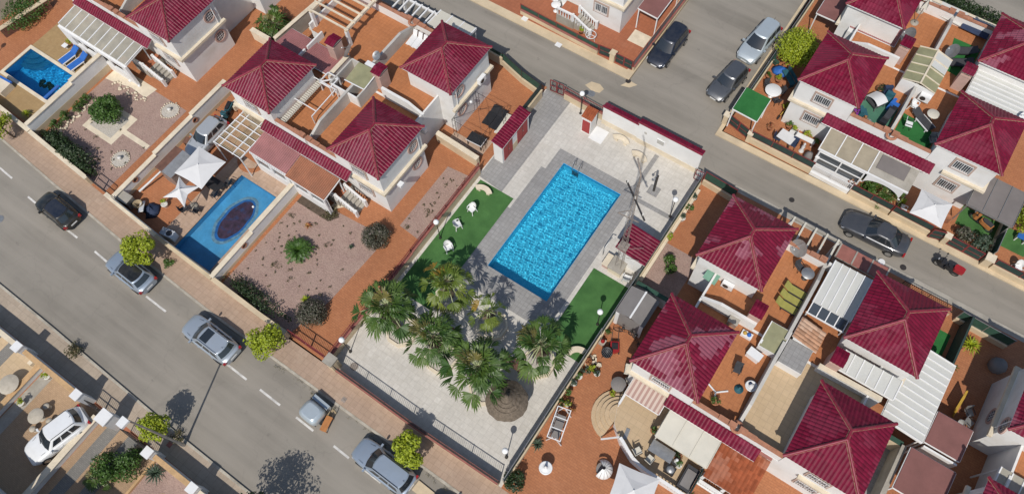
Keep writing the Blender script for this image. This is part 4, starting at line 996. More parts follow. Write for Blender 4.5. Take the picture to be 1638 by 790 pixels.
# lower left row
LW = -6.5
for x0,x1,lab in [(-41,-36.8,'pale coped wall at the left edge of the lower plots'),(-36.2,-31.0,'tan coped wall behind the round stone table'),(-24.0,-20.8,'tan coped wall behind the clipped round shrubs'),(-20.2,-16,'white coped wall at the bottom edge')]:
    wall(lab, [(x0,LW),(x1,LW)], 1.3, .22, 'white_clean','tan_edge' if 'tan' in lab else 'cream_pale')
for x,lab in [(-36.5,'white pillar at the end of the leftmost lower wall'),(-30.75,'white pillar beside the first lower driveway gate'),(-28.2,'large white pillar between the two lower driveways'),(-24.3,'white pillar where the second lower driveway gate ends'),(-20.5,'white pillar at the corner of the succulent bed')]:
    pillar(lab, x, LW, .5 if 'large' not in lab else .75, 1.75,'white_clean','white_clean')
gate('dark iron driveway gate behind the parked white car', (-30.4,LW),(-28.65,LW),1.3,'iron','iron',leaves=2)
gate('dark iron driveway gate of the striped grey driveway', (-27.1,LW),(-24.6,LW),1.3,'iron','iron',leaves=2)
wall('tan edged wall between the two left lower plots', [(-35.2,-16),(-35.2,-6.7)], .5,.3,'white','tan_edge',.05)
wall('white wall between white car and striped driveway', [(-29.4,-16),(-29.4,-6.9)], .55,.35,'white','cream_pale',.05)
wall('tan edging wall between striped driveway and clipped shrubs', [(-24.4,-12),(-24.4,-6.8)], .2,.16,'tan_edge',None)

# ================================================================== vehicles
def car(label, x, y, rz, L, W, Hh, paint, style='hatch', roof=None, sunroof=False, rails=False, z=0, plate=True, glass='glass'):
    """front points along +x of the car's own frame"""
    t = thing('parked_car', label, 'car', (x,y,z), rz, 'parked cars')
    # lower body: cross sections along the length
    prof = {'hatch': (-.02,.22,.60), 'estate': (-.03,.24,.62), 'mpv': (-.0,.27,.66), 'suv': (-.03,.24,.62), 'sedan': (-.16,.17,.52)}[style]
    lift = .12 if style == 'suv' else 0
    belt = (.92 if style != 'mpv' else 1.0)+lift; nz = (.66 if style != 'mpv' else .74)+lift
    n = 22; xs = [-.5+k/n for k in range(n+1)]; rings = []
    for s in xs:
        e = abs(2*s); hw = W/2*(1-.045*e**2-.24*e**7)
        if s > .5-.30: tt = (s-.2)/.3; top = belt-.02-(belt-nz)*(tt**1.6)
        elif s < -.36 and style == 'sedan': top = belt+.03-.1*((-.36-s)/.14)**2
        else: top = belt+.01 if style != 'sedan' else belt+.02
        e2 = max(0,(e-.9)/.1); top -= .09*e2**2; lo = .2+lift+.13*e2**1.5
        px = s*L
        pts = [(hw*.9,lo),(hw,lo+.16),(hw*1.0,(lo+top)/2+.03),(hw*.975,top-.12),(hw*.93,top-.035),(hw*.8,top),(hw*.4,top+.028),(0,top+.034)]
        rings.append([(px,-a,b) for a,b in pts]+[(px,a,b) for a,b in pts[-2::-1]])
    m = len(rings[0]); vs = [p for r in rings for p in r]; fs = []
    for i in range(n):
        for j in range(m-1): fs.append((i*m+j,i*m+j+1,(i+1)*m+j+1,(i+1)*m+j))
        fs.append((i*m+m-1,i*m,(i+1)*m,(i+1)*m+m-1))
    mb = MB(); mb.add(vs,fs,0,True); mb.add(rings[0],[tuple(range(m))]); mb.add(rings[-1],[tuple(reversed(range(m)))])
    body = mb.build('body', paint, t, recalc=True)
    # cabin: lofted between the belt line and the roof line
    cw, rw_ = W*.44, W*.345
    ws_b, ws_t = prof[1]*L, (prof[1]-.155)*L
    if style == 'sedan': rr_b, rr_t = -.385*L, -.235*L
    elif style == 'estate': rr_b, rr_t = -.488*L, -.425*L
    elif style == 'mpv': rr_b, rr_t = -.485*L, -.43*L; ws_t = (prof[1]-.2)*L
    else: rr_b, rr_t = -.478*L, -.385*L
    zb, zt = belt-.05, Hh
    def loop(u):
        """closed cabin outline at height u between belt 0 and roof 1"""
        f = ws_b+(ws_t-ws_b)*u; r = rr_b+(rr_t-rr_b)*u; w2 = cw+(rw_-cw)*(u**1.15); z2 = zb+(zt-zb)*u
        F = [(f-.20*abs(a)**2.2*L*.12-.03*(abs(a)==1), a*w2*(.93 if abs(a)==1 else .93), z2) for a in (-1,-.5,0,.5,1)]
        Rr = [(r+.22*abs(a)**2.2*L*.1, a*w2*.86, z2) for a in (1,.5,0,-.5,-1)]
        S1 = [(F[-1][0]+(Rr[0][0]-F[-1][0])*k, w2*(1 if 0 < k < 1 else .985), z2) for k in (.06,.35,.65,.94)]
        S2 = [(Rr[-1][0]+(F[0][0]-Rr[-1][0])*k, -w2, z2) for k in (.06,.35,.65,.94)]
        return F+S1+Rr+S2
    us = [0,.5,.88,.97,1]; loops = []
    for u in us:
        l = loop(min(u,.97) if u < 1 else .97)
        if u == 1: c = sum(p[0] for p in l)/len(l); l = [(c+(p[0]-c)*.94,p[1]*.9,zt+.03) for p in l]
        loops.append(l)
    k = len(loops[0]); vs = [p for l in loops for p in l]; fs = [(i*k+j,i*k+(j+1)%k,(i+1)*k+(j+1)%k,(i+1)*k+j) for i in range(len(us)-1) for j in range(k)]
    mb = MB(); mb.add(vs,fs,0,True); c = sum(p[0] for p in loops[-1])/k
    mb.add(loops[-1]+[(c,0,zt+.055)], [(j,(j+1)%k,k) for j in range(k)],0,True)
    mb.build('cabin', paint, t, recalc=True)
    if roof:
        o = [(c+(p[0]-c)*.97,p[1]*.95,zt+.036) for p in loops[-1]]; mb = MB().add(o+[(c,0,zt+.062)],[(j,(j+1)%k,k) for j in range(k)],0,True); mb.build('roof_panel',roof,t)
    def patch(name, idx, u0, u1, out=.012, shrink=.05):
        A, B = loop(u0), loop(u1); a = [Vector(A[i]) for i in idx]; b = [Vector(B[i]) for i in idx]
        for l in (a,b):
            c0, c1 = l[0].copy(), l[-1].copy(); l[0] = c0.lerp(l[1],shrink*2); l[-1] = c1.lerp(l[-2],shrink*2)
        nn = (a[-1]-a[0]).cross(b[len(b)//2]-a[0]).normalized(); cen = Vector((c,0,(zb+zt)/2))
        if nn.dot(a[0]-cen) < 0: nn = -nn
        vs = [p+nn*out for p in a]+[p+nn*out for p in b]; q = len(a)
        return MB().add(vs,[(i,i+1,q+i+1,q+i) for i in range(q-1)],0,True).build(name,glass,t)
    ws = patch('windscreen',[0,1,2,3,4],.07,.93)
    MB().bar((ws_b-.0,-.05,zb+.09),(ws_b-.16,-W*.28,zb+.12),.02,.02).build('wiper','black',ws)
    patch('rear_window',[9,10,11,12,13],.34 if style in('hatch','suv') else .2,.93)
    for ids in ([5,6],[6,7],[7,8],[14,15],[15,16],[16,17]):
        if style == 'sedan' and ids in ([7,8],[14,15]): patch('side_window',ids,.34,.86,shrink=.1)
        else: patch('side_window',ids,.28,.9,shrink=.035)
    for sx,xx in ((1,.315*L),(-1,-.3*L)):
        for sy in (-1,1):
            w_ = MB(); rr = .31+lift*.4; yy = sy*(W/2-.085)
            w_.tube([(xx,yy-.1,rr),(xx,yy+.1,rr)],rr,20)
            wh = w_.build('wheel','rubber',t)
            MB().tube([(xx,yy+sy*.095,rr),(xx,yy+sy*.108,rr)],rr*.66,16).build('rim','chrome',wh)
    for sy in (-1,1):
        MB().add([(L*.492-.16,sy*W*.28,nz-.06),(L*.487-.3,sy*W*.445,nz-.0),(L*.487-.14,sy*W*.44,nz-.1),(L*.492+.0,sy*W*.31,nz-.16)],[(0,1,2,3)]).build('headlight','lens_clear',t,recalc=False)
        MB().box(-L*.5+.0,sy*W*.30,belt-.3,-L*.5+.12,sy*W*.455,belt-.1).build('taillight','lens_red',t)
        mr = MB(); mr.box(ws_b-.32,sy*(W*.47),belt-.02,ws_b-.2,sy*(W*.47+.2),belt+.12); mr.build('mirror',paint,t)
        if rails: MB().tube([(rr_t+.1,sy*rw_*.88,zt+.02),(rr_t+.2,sy*rw_*.88,zt+.07),(ws_t-.25,sy*rw_*.88,zt+.07),(ws_t-.1,sy*rw_*.88,zt+.02)],.022,6).build('roof_rail','black' if rails == 1 else 'chrome',t)
    if sunroof: MB().add([(ws_t-.1+dx,dy*rw_*.72,zt+.066) for dx,dy in ((-.75,-1),(-.12,-1),(-.12,1),(-.75,1))],[(0,1,2,3)]).build('sunroof','glass',t)
    if plate: MB().box(L*.5-.02,-.26,lift+.36,L*.5+.01,.26,lift+.47).build('number_plate','plate',t); MB().box(-L*.5-.012,-.26,lift+.5,-L*.5+.02,.26,lift+.61).build('number_plate','plate',t)
    # shut lines of bonnet, tailgate and doors
    if style != 'mpv':
        for sy in (-1,1): MB().bar((ws_b+.05,sy*W*.36,belt+.012),(L*.44,sy*W*.3,nz+.045),.016,.012).build('bonnet_seam','black',t)
    for sy in (-1,1):
        for xx in (ws_b-.25,(ws_b+rr_b)/2,): MB().bar((xx,sy*(W*.5+.001),.4+lift),(xx,sy*W*.478,belt-.1),.014,.014).build('door_seam','black',t)
        for xx in (ws_b-.85,(ws_b+rr_b)/2-.6): MB().box(xx-.09,sy*W*.49,belt-.2,xx+.09,sy*(W*.49+.035),belt-.16).build('door_handle',paint,t)
    MB().tube([(rr_t+.15,0,zt+.04),(rr_t-.05,0,zt+.2)],.012,5).build('aerial','black',t)
    return t
HALF = math.pi
car('small black hatchback parked at the kerb, nearest to the left edge', -43.3,1.98,HALF+R(-2),3.75,1.66,1.48,'paint_black','hatch',roof='paint_navy',z=-.1)
car('silver blue hatchback with black roof parked beneath a lime green street tree', -35.1,1.5,HALF+R(-2),4.0,1.72,1.46,'paint_bluegrey','hatch',roof='paint_black',z=-.1)
car('steel blue suv with sunroof and rails parked at the kerb below the weedy gravel garden', -26.8,1.02,HALF+R(-1.5),4.35,1.78,1.58,'paint_steel','suv',sunroof=True,rails=2,z=-.1)
car('pale blue estate car parked under the street tree in front of the paved yard', -12.0,.98,HALF+R(-1.5),4.35,1.74,1.46,'paint_bluegrey','estate',rails=1,z=-.1)
car('black car cut by the bottom edge of the photo', -6.3,.75,HALF,4.2,1.74,1.45,'paint_black','hatch',z=-.1)
car('silver compact car in the narrow drive beside the white pergola', -38.35,12.6,R(-89),3.75,1.62,1.42,'paint_silver','hatch')
car('white hatchback parked on the terracotta driveway in the lower left', -30.55,-9.15,R(-104),4.1,1.78,1.5,'paint_white','hatch',rails=1)
car('navy estate car parked in the side street next to the maroon carport', -13.2,39.15,R(-92),4.35,1.76,1.5,'paint_navy','estate',z=-.1)
car('dark grey hatchback parked by the bright green canopy', -7.65,38.55,R(-98),3.85,1.68,1.46,'paint_grey','hatch',z=-.1)
car('silver people carrier at the top, parked in front of the grey hatchback', -7.35,43.3,R(-96),4.3,1.78,1.6,'paint_paleblue','mpv',z=-.1)
car('charcoal saloon car parked along the upper street', 6.8,32.45,HALF+R(1),4.6,1.82,1.44,'paint_dark','sedan',z=-.1)

# covered trailer, bench seat and board left beside it
t = thing('box_trailer', 'small pale blue trailer with rounded lid on the parking line', 'trailer', (-17.85,1.05,-.1), R(176))
n = 8; mb = MB(); rings = []
for zz,a,b in ((.35,.72,.62),(.75,.76,.66),(1.0,.7,.6),(1.1,.5,.42)):
    rings.append([(a*math.copysign(abs(math.cos(2*math.pi*j/24))**.5,math.cos(2*math.pi*j/24)), b*math.copysign(abs(math.sin(2*math.pi*j/24))**.5,math.sin(2*math.pi*j/24)), zz) for j in range(24)])
vs = [p for r in rings for p in r]; mb.add(vs,[(i*24+j,i*24+(j+1)%24,(i+1)*24+(j+1)%24,(i+1)*24+j) for i in range(3) for j in range(24)],0,True); mb.add(rings[-1],[tuple(range(24))]); mb.build('shell','paint_paleblue',t)
MB().box(-.66,-.98,.42,.66,-.64,.8).build('tail_box','paint_paleblue',t); MB().bar((-.66,-.63,.98),(.66,-.63,.98),.07,.07).build('hinge_bar','black',t)
MB().box(-.65,-.55,.3,.65,.55,.36).build('chassis','iron',t)
for s in (-1,1): w_ = MB().tube([(s*.66,0,.26),(s*.82,0,.26)],.26,16).build('wheel','rubber',t); MB().tube([(s*.82,0,.26),(s*.83,0,.26)],.15,12).build('rim','chrome',w_)
t = thing('wooden_chair', 'orange wooden slatted seat left on the road beside the trailer', 'chair', (-16.75,1.05,-.1), R(12))
MB().box(-.22,-.55,.42,.22,.45,.47).build('seat','wood_orange',t); MB().bar((-.22,.45,.45),(-.22,.75,.85),.05,.05).bar((.22,.45,.45),(.22,.75,.85),.05,.05).build('back_frame','iron',t)
for a,b in ((-.18,-.5),(.18,-.5),(-.18,.4),(.18,.4)): MB().bar((a,b,0),(a,b,.42),.05,.05).build('leg','wood_orange',t)
o = MB().box(-.2,-.35,0,.2,.35,.05).build('wooden_board','wood',None,(-17.0,1.62,-.1),R(-10)); tag(o,'pale wooden board lying on the road between trailer and orange seat','board')
o = MB().box(-.75,-.35,0,.75,.35,.12).build('concrete_block','cream',None,(-9.05,1.15,-.1),R(-3)); tag(o,'flat tan concrete block at the kerb behind the pale estate car','block')

def two_wheeler(label, x, y, rz, body, seat, z=0, cat='motorbike', name='motorbike'):
    t = thing(name, label, cat, (x,y,z), rz)
    for xx in (-.62,.62):
        w_ = MB().tube([(xx,-.05,.29),(xx,.05,.29)],.29,18).build('wheel','rubber',t); MB().tube([(xx,-.06,.29),(xx,.06,.29)],.17,12).build('rim','chrome',w_)
    mb = MB(); mb.prism([(-.75,-.17),(-.55,-.22),(.0,-.2),(.15,-.12),(.15,.12),(0,.2),(-.55,.22),(-.75,.17)],.42,.72); mb.build('body',body,t)
    MB().prism([(-.7,-.14),(-.1,-.15),(.05,-.08),(.05,.08),(-.1,.15),(-.7,.14)],.72,.84).build('seat',seat,t)
    MB().prism([(.3,-.2),(.5,-.24),(.72,-.1),(.72,.1),(.5,.24),(.3,.2)],.4,.95).build('fairing',body,t)
    MB().box(.0,-.16,.22,.4,.16,.3).build('footboard','black',t)
    MB().tube([(.42,-.36,1.02),(.5,-.2,1.0),(.52,0,.98),(.5,.2,1.0),(.42,.36,1.02)],.022,6).build('handlebar','black',t)
    for s in (-1,1): MB().tube([(.48,s*.3,1.0),(.5,s*.42,1.16)],.012,5).cyl(.5,s*.44,1.14,1.2,.06,8).build('mirror','black',t)
    MB().ball(.7,0,.82,.1).build('headlight','lens_clear',t)
    return t
t = two_wheeler('red and black scooter standing alone on the upper street', 11.85,32.75,R(175),'black','black',-.1)
MB().prism([(-.98,-.2),(-.8,-.26),(-.4,-.24),(-.3,-.12),(-.3,.12),(-.4,.24),(-.8,.26),(-.98,.2)],.74,1.02).build('top_box','red',t)
two_wheeler('dark motorbike behind the silver compact car', -38.75,15.3,R(-70),'teal','black')
two_wheeler('orange motorbike under the edge of the grey canopy', 12.6,37.3,R(160),'wood_orange','charcoal')
def bicycle(label, x, y, rz):
    t = thing('bicycle', label, 'bicycle', (x,y,0), rz)
    for xx in (-.5,.52):
        mb = MB(); n = 20; mb.tube([(xx+.32*math.cos(2*math.pi*k/n),0,.34+.32*math.sin(2*math.pi*k/n)) for k in range(n+1)],.022,6,cap=False)
        w_ = mb.build('wheel','rubber',t); s_ = MB()
        for k in range(5): a = math.pi*k/5; s_.bar((xx-.3*math.cos(a),0,.34-.3*math.sin(a)),(xx+.3*math.cos(a),0,.34+.3*math.sin(a)),.006,.006)
        s_.build('spokes','steel',w_)
    MB().tube([(-.5,0,.34),(-.05,0,.3),(.42,0,.8),(-.16,0,.82),(-.05,0,.3)],.02,6).tube([(.52,0,.34),(.4,0,.95)],.02,6).tube([(-.5,0,.34),(-.16,0,.82),(-.2,0,.95)],.016,6).build('frame','iron',t)
    MB().tube([(.4,-.28,1.0),(.42,0,.97),(.4,.28,1.0)],.016,6).build('handlebar','black',t); MB().ball(-.2,0,.98,.1,0,.4).build('saddle','black',t)
bicycle('dark bicycle with big wheels leaning before the grey roofed shed', -4.0,16.75,R(15))
bicycle('second bicycle at the right corner of the grey roofed shed', -3.1,16.6,R(-35))

# ================================================================== vegetation
def leaf_cloud(mb, x, y, z, rx, ry, rz, n, leaf, lumps=14, flat=.0, fill=.35, seed=0):
    """leaves on and inside lumpy clumps"""
    rnd = random.Random(seed*7919+int(x*13+y*7))
    L = []
    for k in range(lumps):
        a = rnd.uniform(0,6.283); u = rnd.uniform(-.55,1); q = math.sqrt(max(0,1-u*u)); s = rnd.uniform(.55,.85)
        L.append((x+rx*s*q*math.cos(a), y+ry*s*q*math.sin(a), z+rz*s*u, rnd.uniform(.32,.52)))
    L.append((x,y,z,.62))
    for i in range(n):
        lx,ly,lz,lr = L[rnd.randrange(len(L))]
        a = rnd.uniform(0,6.283); u = rnd.uniform(-.7,1); q = math.sqrt(1-u*u); r = lr*(rnd.uniform(fill,1.08) if rnd.random() < .4 else rnd.uniform(.85,1.1))
        d = Vector((q*math.cos(a),q*math.sin(a),u)); c = Vector((lx+d.x*r*rx,ly+d.y*r*ry,lz+d.z*r*rz))
        if c.z < .03: c.z = .03+rnd.uniform(0,.05)
        nn = (d+Vector((rnd.uniform(-.9,.9),rnd.uniform(-.9,.9),rnd.uniform(-.2,.9)))).normalized()
        t1 = nn.orthogonal().normalized(); t2 = nn.cross(t1); an = rnd.uniform(0,6.283); e1 = t1*math.cos(an)+t2*math.sin(an); e2 = nn.cross(e1)
        s = leaf*rnd.uniform(.6,1.25); w2 = s*.36
        mb.add([c-e1*s*.5, c+e2*w2-nn*s*.08, c+e1*s*.5, c-e2*w2-nn*s*.08],[(0,1,2,3)])
def tree(label, x, y, h, r, rz, leafm, n=1500, leaf=.15, name='street_tree', cat='tree', trunk=.07, group=None, z=0, lumps=16, seed=1, ry=None):
    t = thing(name, label, cat, (x,y,z), 0, group); rnd = random.Random(seed); cz = h-rz
    tr = MB(); top = Vector((rnd.uniform(-.08,.08),rnd.uniform(-.08,.08),cz-rz*.2))
    tr.tube([(0,0,0),(top.x*.4,top.y*.5,top.z*.5),top],trunk*1.25,8,r1=trunk*.75)
    for k in range(5):
        a = 6.283*k/5+rnd.uniform(-.4,.4); tr.tube([top*rnd.uniform(.75,1),top+Vector((math.cos(a)*r*.35,math.sin(a)*r*.35,rz*.3)),top+Vector((math.cos(a)*r*.7,math.sin(a)*r*.7,rz*rnd.uniform(.3,.9)))],trunk*.55,5,r1=trunk*.15)
    tr.build('trunk','bark',t); mb = MB(); leaf_cloud(mb,0,0,cz,r,ry or r,rz,n,leaf,lumps,seed=seed); mb.build('crown',leafm,t)
    return t
ST = 'lime green street trees'
tree('lime green street tree overhanging the silver blue hatchback', -34.7,3.05,3.0,1.1,.95,'leaf_lime',3200,.18,group=ST,seed=1)
tree('lime green street tree on the pavement beside the dark weedy hedge', -23.0,2.85,2.8,1.02,.95,'leaf_lime',3000,.17,group=ST,seed=2,ry=1.12)
tree('lime green street tree before the paved yard with the pale estate car', -11.0,2.55,2.8,1.0,1.0,'leaf_lime',3000,.17,group=ST,seed=3)
tree('lime green street tree at the left edge by the sandy deck', -51.6,4.5,2.3,1.0,.8,'leaf_lime',1500,.17,group=ST,seed=4)
tree('lime green street tree on the lower pavement next to the street lamp', -25.1,-5.15,2.9,.88,1.05,'leaf_lime',1800,.17,group=ST,seed=5)
tree('dark street tree below the bottom edge that shades the main street', -15.4,-6.0,4.6,1.8,1.5,'leaf_dark',2600,.2,trunk=.12,seed=6)
tree('clipped round bright green tree beside the side street fence', -4.5,43.4,3.0,1.5,1.35,'leaf_lime',7000,.15,name='round_tree',trunk=.09,seed=7,lumps=60)
tree('lime green tree at the right edge beyond the grey canopy', 15.0,38.4,2.4,1.2,1.1,'leaf_lime',1800,.17,name='garden_tree',seed=8)
tree('dense dark green citrus bush in the middle of the gravel garden', -46.3,10.0,2.0,1.12,1.0,'leaf_green',4200,.17,name='citrus_bush',cat='bush',seed=9,lumps=20)
def bush(label, x, y, r, h, leafm, n=700, leaf=.12, name='garden_bush', cat='bush', seed=0, ry=None, lumps=9, group=None, rz=0):
    t = thing(name, label, cat, (x,y,0), rz, group); mb = MB(); leaf_cloud(mb,0,0,h*.45,r,ry or r,h*.55,n,leaf,lumps,seed=seed); mb.build('foliage',leafm,t)
    st = MB(); rnd = random.Random(seed)
    for k in range(5): a = rnd.uniform(0,6.28); st.tube([(0,0,0),(math.cos(a)*r*.5,math.sin(a)*(ry or r)*.5,h*.6)],.02,5)
    st.build('stem','bark',t); return t
bush('grey oleander bush at the top corner of the cycad garden, on terracotta', -22.2,13.1,.9,1.45,'leaf_grey',6000,.11,seed=1,lumps=45,name='oleander_bush')
bush('grey oleander bush near the iron driveway gate', -22.3,6.15,.95,1.45,'leaf_grey',6500,.11,seed=2,lumps=45,name='oleander_bush')
bush('long dark hedge behind the front wall of the gravel garden', -46.3,5.95,2.9,1.5,'leaf_dark',4200,.16,seed=3,ry=.75,lumps=40,name='hedge',cat='hedge',rz=R(-3))
bush('dark weedy hedge behind the front wall of the cycad garden', -26.1,4.95,2.7,1.0,'leaf_dark',1700,.14,seed=4,ry=.6,lumps=26,name='hedge',cat='hedge')
bush('green hedge in the top left corner behind the brown wall', -60.4,13.3,1.6,1.3,'leaf_green',2400,.15,seed=5,ry=2.2,lumps=26,name='hedge',cat='hedge')
bush('dark hedge along the back street at the top right', 6.5,55.2,4.5,1.2,'leaf_dark',2600,.18,seed=6,ry=.6,lumps=40,name='hedge',cat='hedge')
for i,(x,y,r,lab) in enumerate([(-49.25,10.0,.42,'small green shrub at the upper end of the row along the white wall'),(-49.2,9.1,.5,'green shrub second in the row along the white wall'),(-49.4,7.9,.5,'green shrub third in the row along the white wall'),(-49.4,7.0,.45,'green shrub last in the row, nearest the dark hedge')]):
    bush(lab,x,y,r,.8,'leaf_green',420,.12,seed=20+i,name='row_shrub',cat='shrub',group='shrubs along the white wall')
bush('clipped round green shrub, larger one beside the striped driveway', -25.15,-7.75,.95,1.5,'leaf_green',1900,.14,seed=30,lumps=16,name='round_shrub',cat='shrub')
bush('clipped round green shrub, lower one touching its neighbour', -26.3,-8.6,1.0,1.4,'leaf_green',1900,.14,seed=31,lumps=16,name='round_shrub',cat='shrub')
bush('sparse brown green weed tuft at the lower kerb', -34.2,-4.75,.6,.6,'weed',420,.13,seed=32,name='weed_tuft',cat='weeds')
bush('dry brown grass tuft below the lower street tree', -24.3,-5.0,.5,.35,'weed',260,.12,seed=33,name='weed_tuft',cat='weeds')
bush('round green bush in the gravel corner by the pump house', -3.95,22.65,.6,.9,'leaf_green',700,.14,seed=34)
bush('leafy green shrub behind the mesh fence, left of the fan palm shrub', 4.75,35.75,.85,1.3,'leaf_green',1300,.15,seed=35)
bush('red leaved shrub under the arch of the white porch', 4.0,35.55,.55,1.2,'flower',420,.13,seed=36)
bush('grey green oleander behind the wide double gate, left one', 11.9,35.55,.6,1.3,'leaf_grey',800,.14,seed=37,name='oleander_bush')
bush('dark grey green oleander behind the wide double gate, right one', 13.0,35.45,.75,1.4,'leaf_agave',1000,.14,seed=38,name='oleander_bush')
bush('dark bushy plant in a stone ring near the paved yard corner', -4.7,4.9,.75,1.2,'leaf_dark',1000,.15,seed=39)
bush('green tuft under the street tree beside the silver blue hatchback', -33.6,3.5,.4,.4,'leaf_green',240,.12,seed=40,name='weed_tuft',cat='weeds')
bush('dry weed tuft at the foot of the white stair in the cycad garden', -26.3,12.9,.55,.35,'weed',260,.12,seed=41,name='weed_tuft',cat='weeds')
# loose weeds over the gravel: nobody could count them
mb = MB(); rnd = random.Random(5)
for k in range(120):
    if k < 70: x, y = rnd.uniform(-29.0,-22.6), rnd.uniform(4.6,13.0)
    elif k < 95: x, y = rnd.uniform(-21.4,-19.7), rnd.uniform(15,20.8)
    else: x, y = rnd.uniform(-49.4,-42.2), rnd.uniform(5.4,8.2)
    if x < -27 and rnd.random() < .3: y = rnd.uniform(6,10)
    s = rnd.choice((.06,.08,.1,.14,.26)); leaf_cloud(mb,x,y,.06,s,s,.12,int(14+s*120),.07,3,seed=k)
for k in range(60):
    x = rnd.uniform(-25,-8); leaf_cloud(mb,x,kerb_y(x)-.18+rnd.uniform(-.12,.1),-.06,.2,.1,.06,10,.06,2,seed=k)
o = mb.build('ground_weeds','weed'); tag(o,'sparse dry weeds scattered over the pink gravel gardens','weeds'); o['kind'] = 'stuff'

def fan_palm(label, x, y, h, lean=(0,0), crown=1.7, leaves=34, leafm='leaf_palm', seed=0, group='fan palms in octagonal planters', trunk=.16, skirt=True, z=.3):
    t = thing('fan_palm', label, 'palm tree', (x,y,z), 0, group); rnd = random.Random(seed); top = Vector((lean[0],lean[1],h))
    MB().tube([(0,0,0),(top.x*.3,top.y*.3,h*.4),(top.x*.7,top.y*.7,h*.75),top],trunk*1.3,10,r1=trunk).build('trunk','bark',t)
    pm = MB()
    def frond(mb, az, el, pl, bl, droop):
        d = Vector((math.cos(az)*math.cos(el),math.sin(az)*math.cos(el),math.sin(el)))
        side = Vector((-math.sin(az),math.cos(az),0)); base = top+Vector((0,0,-.1))
        hub = base+d*pl+Vector((0,0,-.22*pl*(1-math.sin(el))*.8))
        mid = base+d*pl*.55+Vector((0,0,.03)); pm.add([base+side*.035,base-side*.035,mid-side*.026,mid+side*.026],[(0,1,2,3)]); pm.add([mid+side*.026,mid-side*.026,hub-side*.018+Vector((0,0,.02)),hub+side*.018+Vector((0,0,.02))],[(0,1,2,3)])
        d2 = (d+Vector((0,0,-.35-.75*droop))).normalized(); up = side.cross(d2).normalized(); up = -up if up.z < 0 else up
        roll = rnd.uniform(-.5,.5); side, up = side*math.cos(roll)+up*math.sin(roll), up*math.cos(roll)-side*math.sin(roll)
        vs = [hub]; fs = []; nseg = 15; fold = rnd.uniform(.25,.8); span = rnd.uniform(72,98)
        for k in range(nseg):
            a = R(-span+2*span*k/(nseg-1)); dr = (d2*math.cos(a)+side*math.sin(a)+up*fold*abs(math.sin(a))).normalized()
            ln = bl*(1-.3*abs(a)/1.7)*rnd.uniform(.82,1.12); wv = (d2*-math.sin(a)+side*math.cos(a))*.062*bl
            p1 = hub+dr*ln*.62-Vector((0,0,1))*ln*.04+up*.04*math.cos(k*math.pi); p2 = hub+dr*ln*.97-Vector((0,0,1))*ln*(.15+.4*droop*rnd.uniform(.6,1.2))
            o = len(vs); vs += [p1+wv,p1-wv,p2]; fs += [(0,o,o+1),(o,o+2,o+1)]
        mb.add(vs,fs)
    mb = MB(); g = 2.39996
    for k in range(leaves):
        q = k/(leaves-1); el = R(70-98*q**.8)+rnd.uniform(-.2,.2); s = crown/1.7
        frond(mb,k*g+rnd.uniform(-.2,.2),el,s*(.4+.75*min(1,q*1.6))*rnd.uniform(.7,1.25),s*rnd.uniform(.7,.98),min(1,.15+q)*rnd.uniform(.4,1.1))
    mb.build('crown',leafm,t); pm.build('petioles','petiole',t); pm = MB()
    if skirt:
        mb = MB()
        for k in range(14): frond(mb,k*g,R(-48-rnd.uniform(0,28)),.5*crown/1.7,.62*crown/1.7,1)
        mb.build('dead_fronds','leaf_dry',t)
    return t
fan_palm('large green fan palm beside the left wall, tips over the terracotta drive', -16.6,8.6,3.7,(-.55,.15),2.05,34,'leaf_palm',1)
fan_palm('bright green fan palm above the left lawn nearest the big pool', -15.2,12.5,3.6,(.25,-.25),1.75,29,'leaf_palm_yellow',2)
fan_palm('slim yellowing fan palm closest to the shallow end of the big pool', -11.7,12.3,3.5,(.1,-.3),1.35,14,'leaf_palm_yellow',3,trunk=.12)
fan_palm('fan palm in the middle of the group, its dry fronds exposed', -13.3,8.6,3.6,(-.15,.15),1.9,31,'leaf_palm',4)
fan_palm('large fan palm directly above the straw parasol', -9.7,8.55,3.7,(-.3,.15),2.1,35,'leaf_palm',5)
fan_palm('fan palm on the right beside the lawn with the curved bench', -7.65,11.9,3.6,(.05,.15),1.95,31,'leaf_palm',6)
fan_palm('low bushy fan palm in the courtyard at the top', -41.3,23.7,.9,(0,0),1.75,34,'leaf_palm',7,group='low palms',skirt=False,z=0)
fan_palm('small fan palm shrub behind the mesh fence by the white porch', 6.3,35.7,.7,(0,0),1.2,24,'leaf_palm',8,group='low palms',skirt=False,z=0)
fan_palm('tiny fan palm at the bottom of the striped driveway garden', -26.5,-9.6,.6,(0,0),.95,20,'leaf_palm',9,group='low palms',skirt=False,z=0)

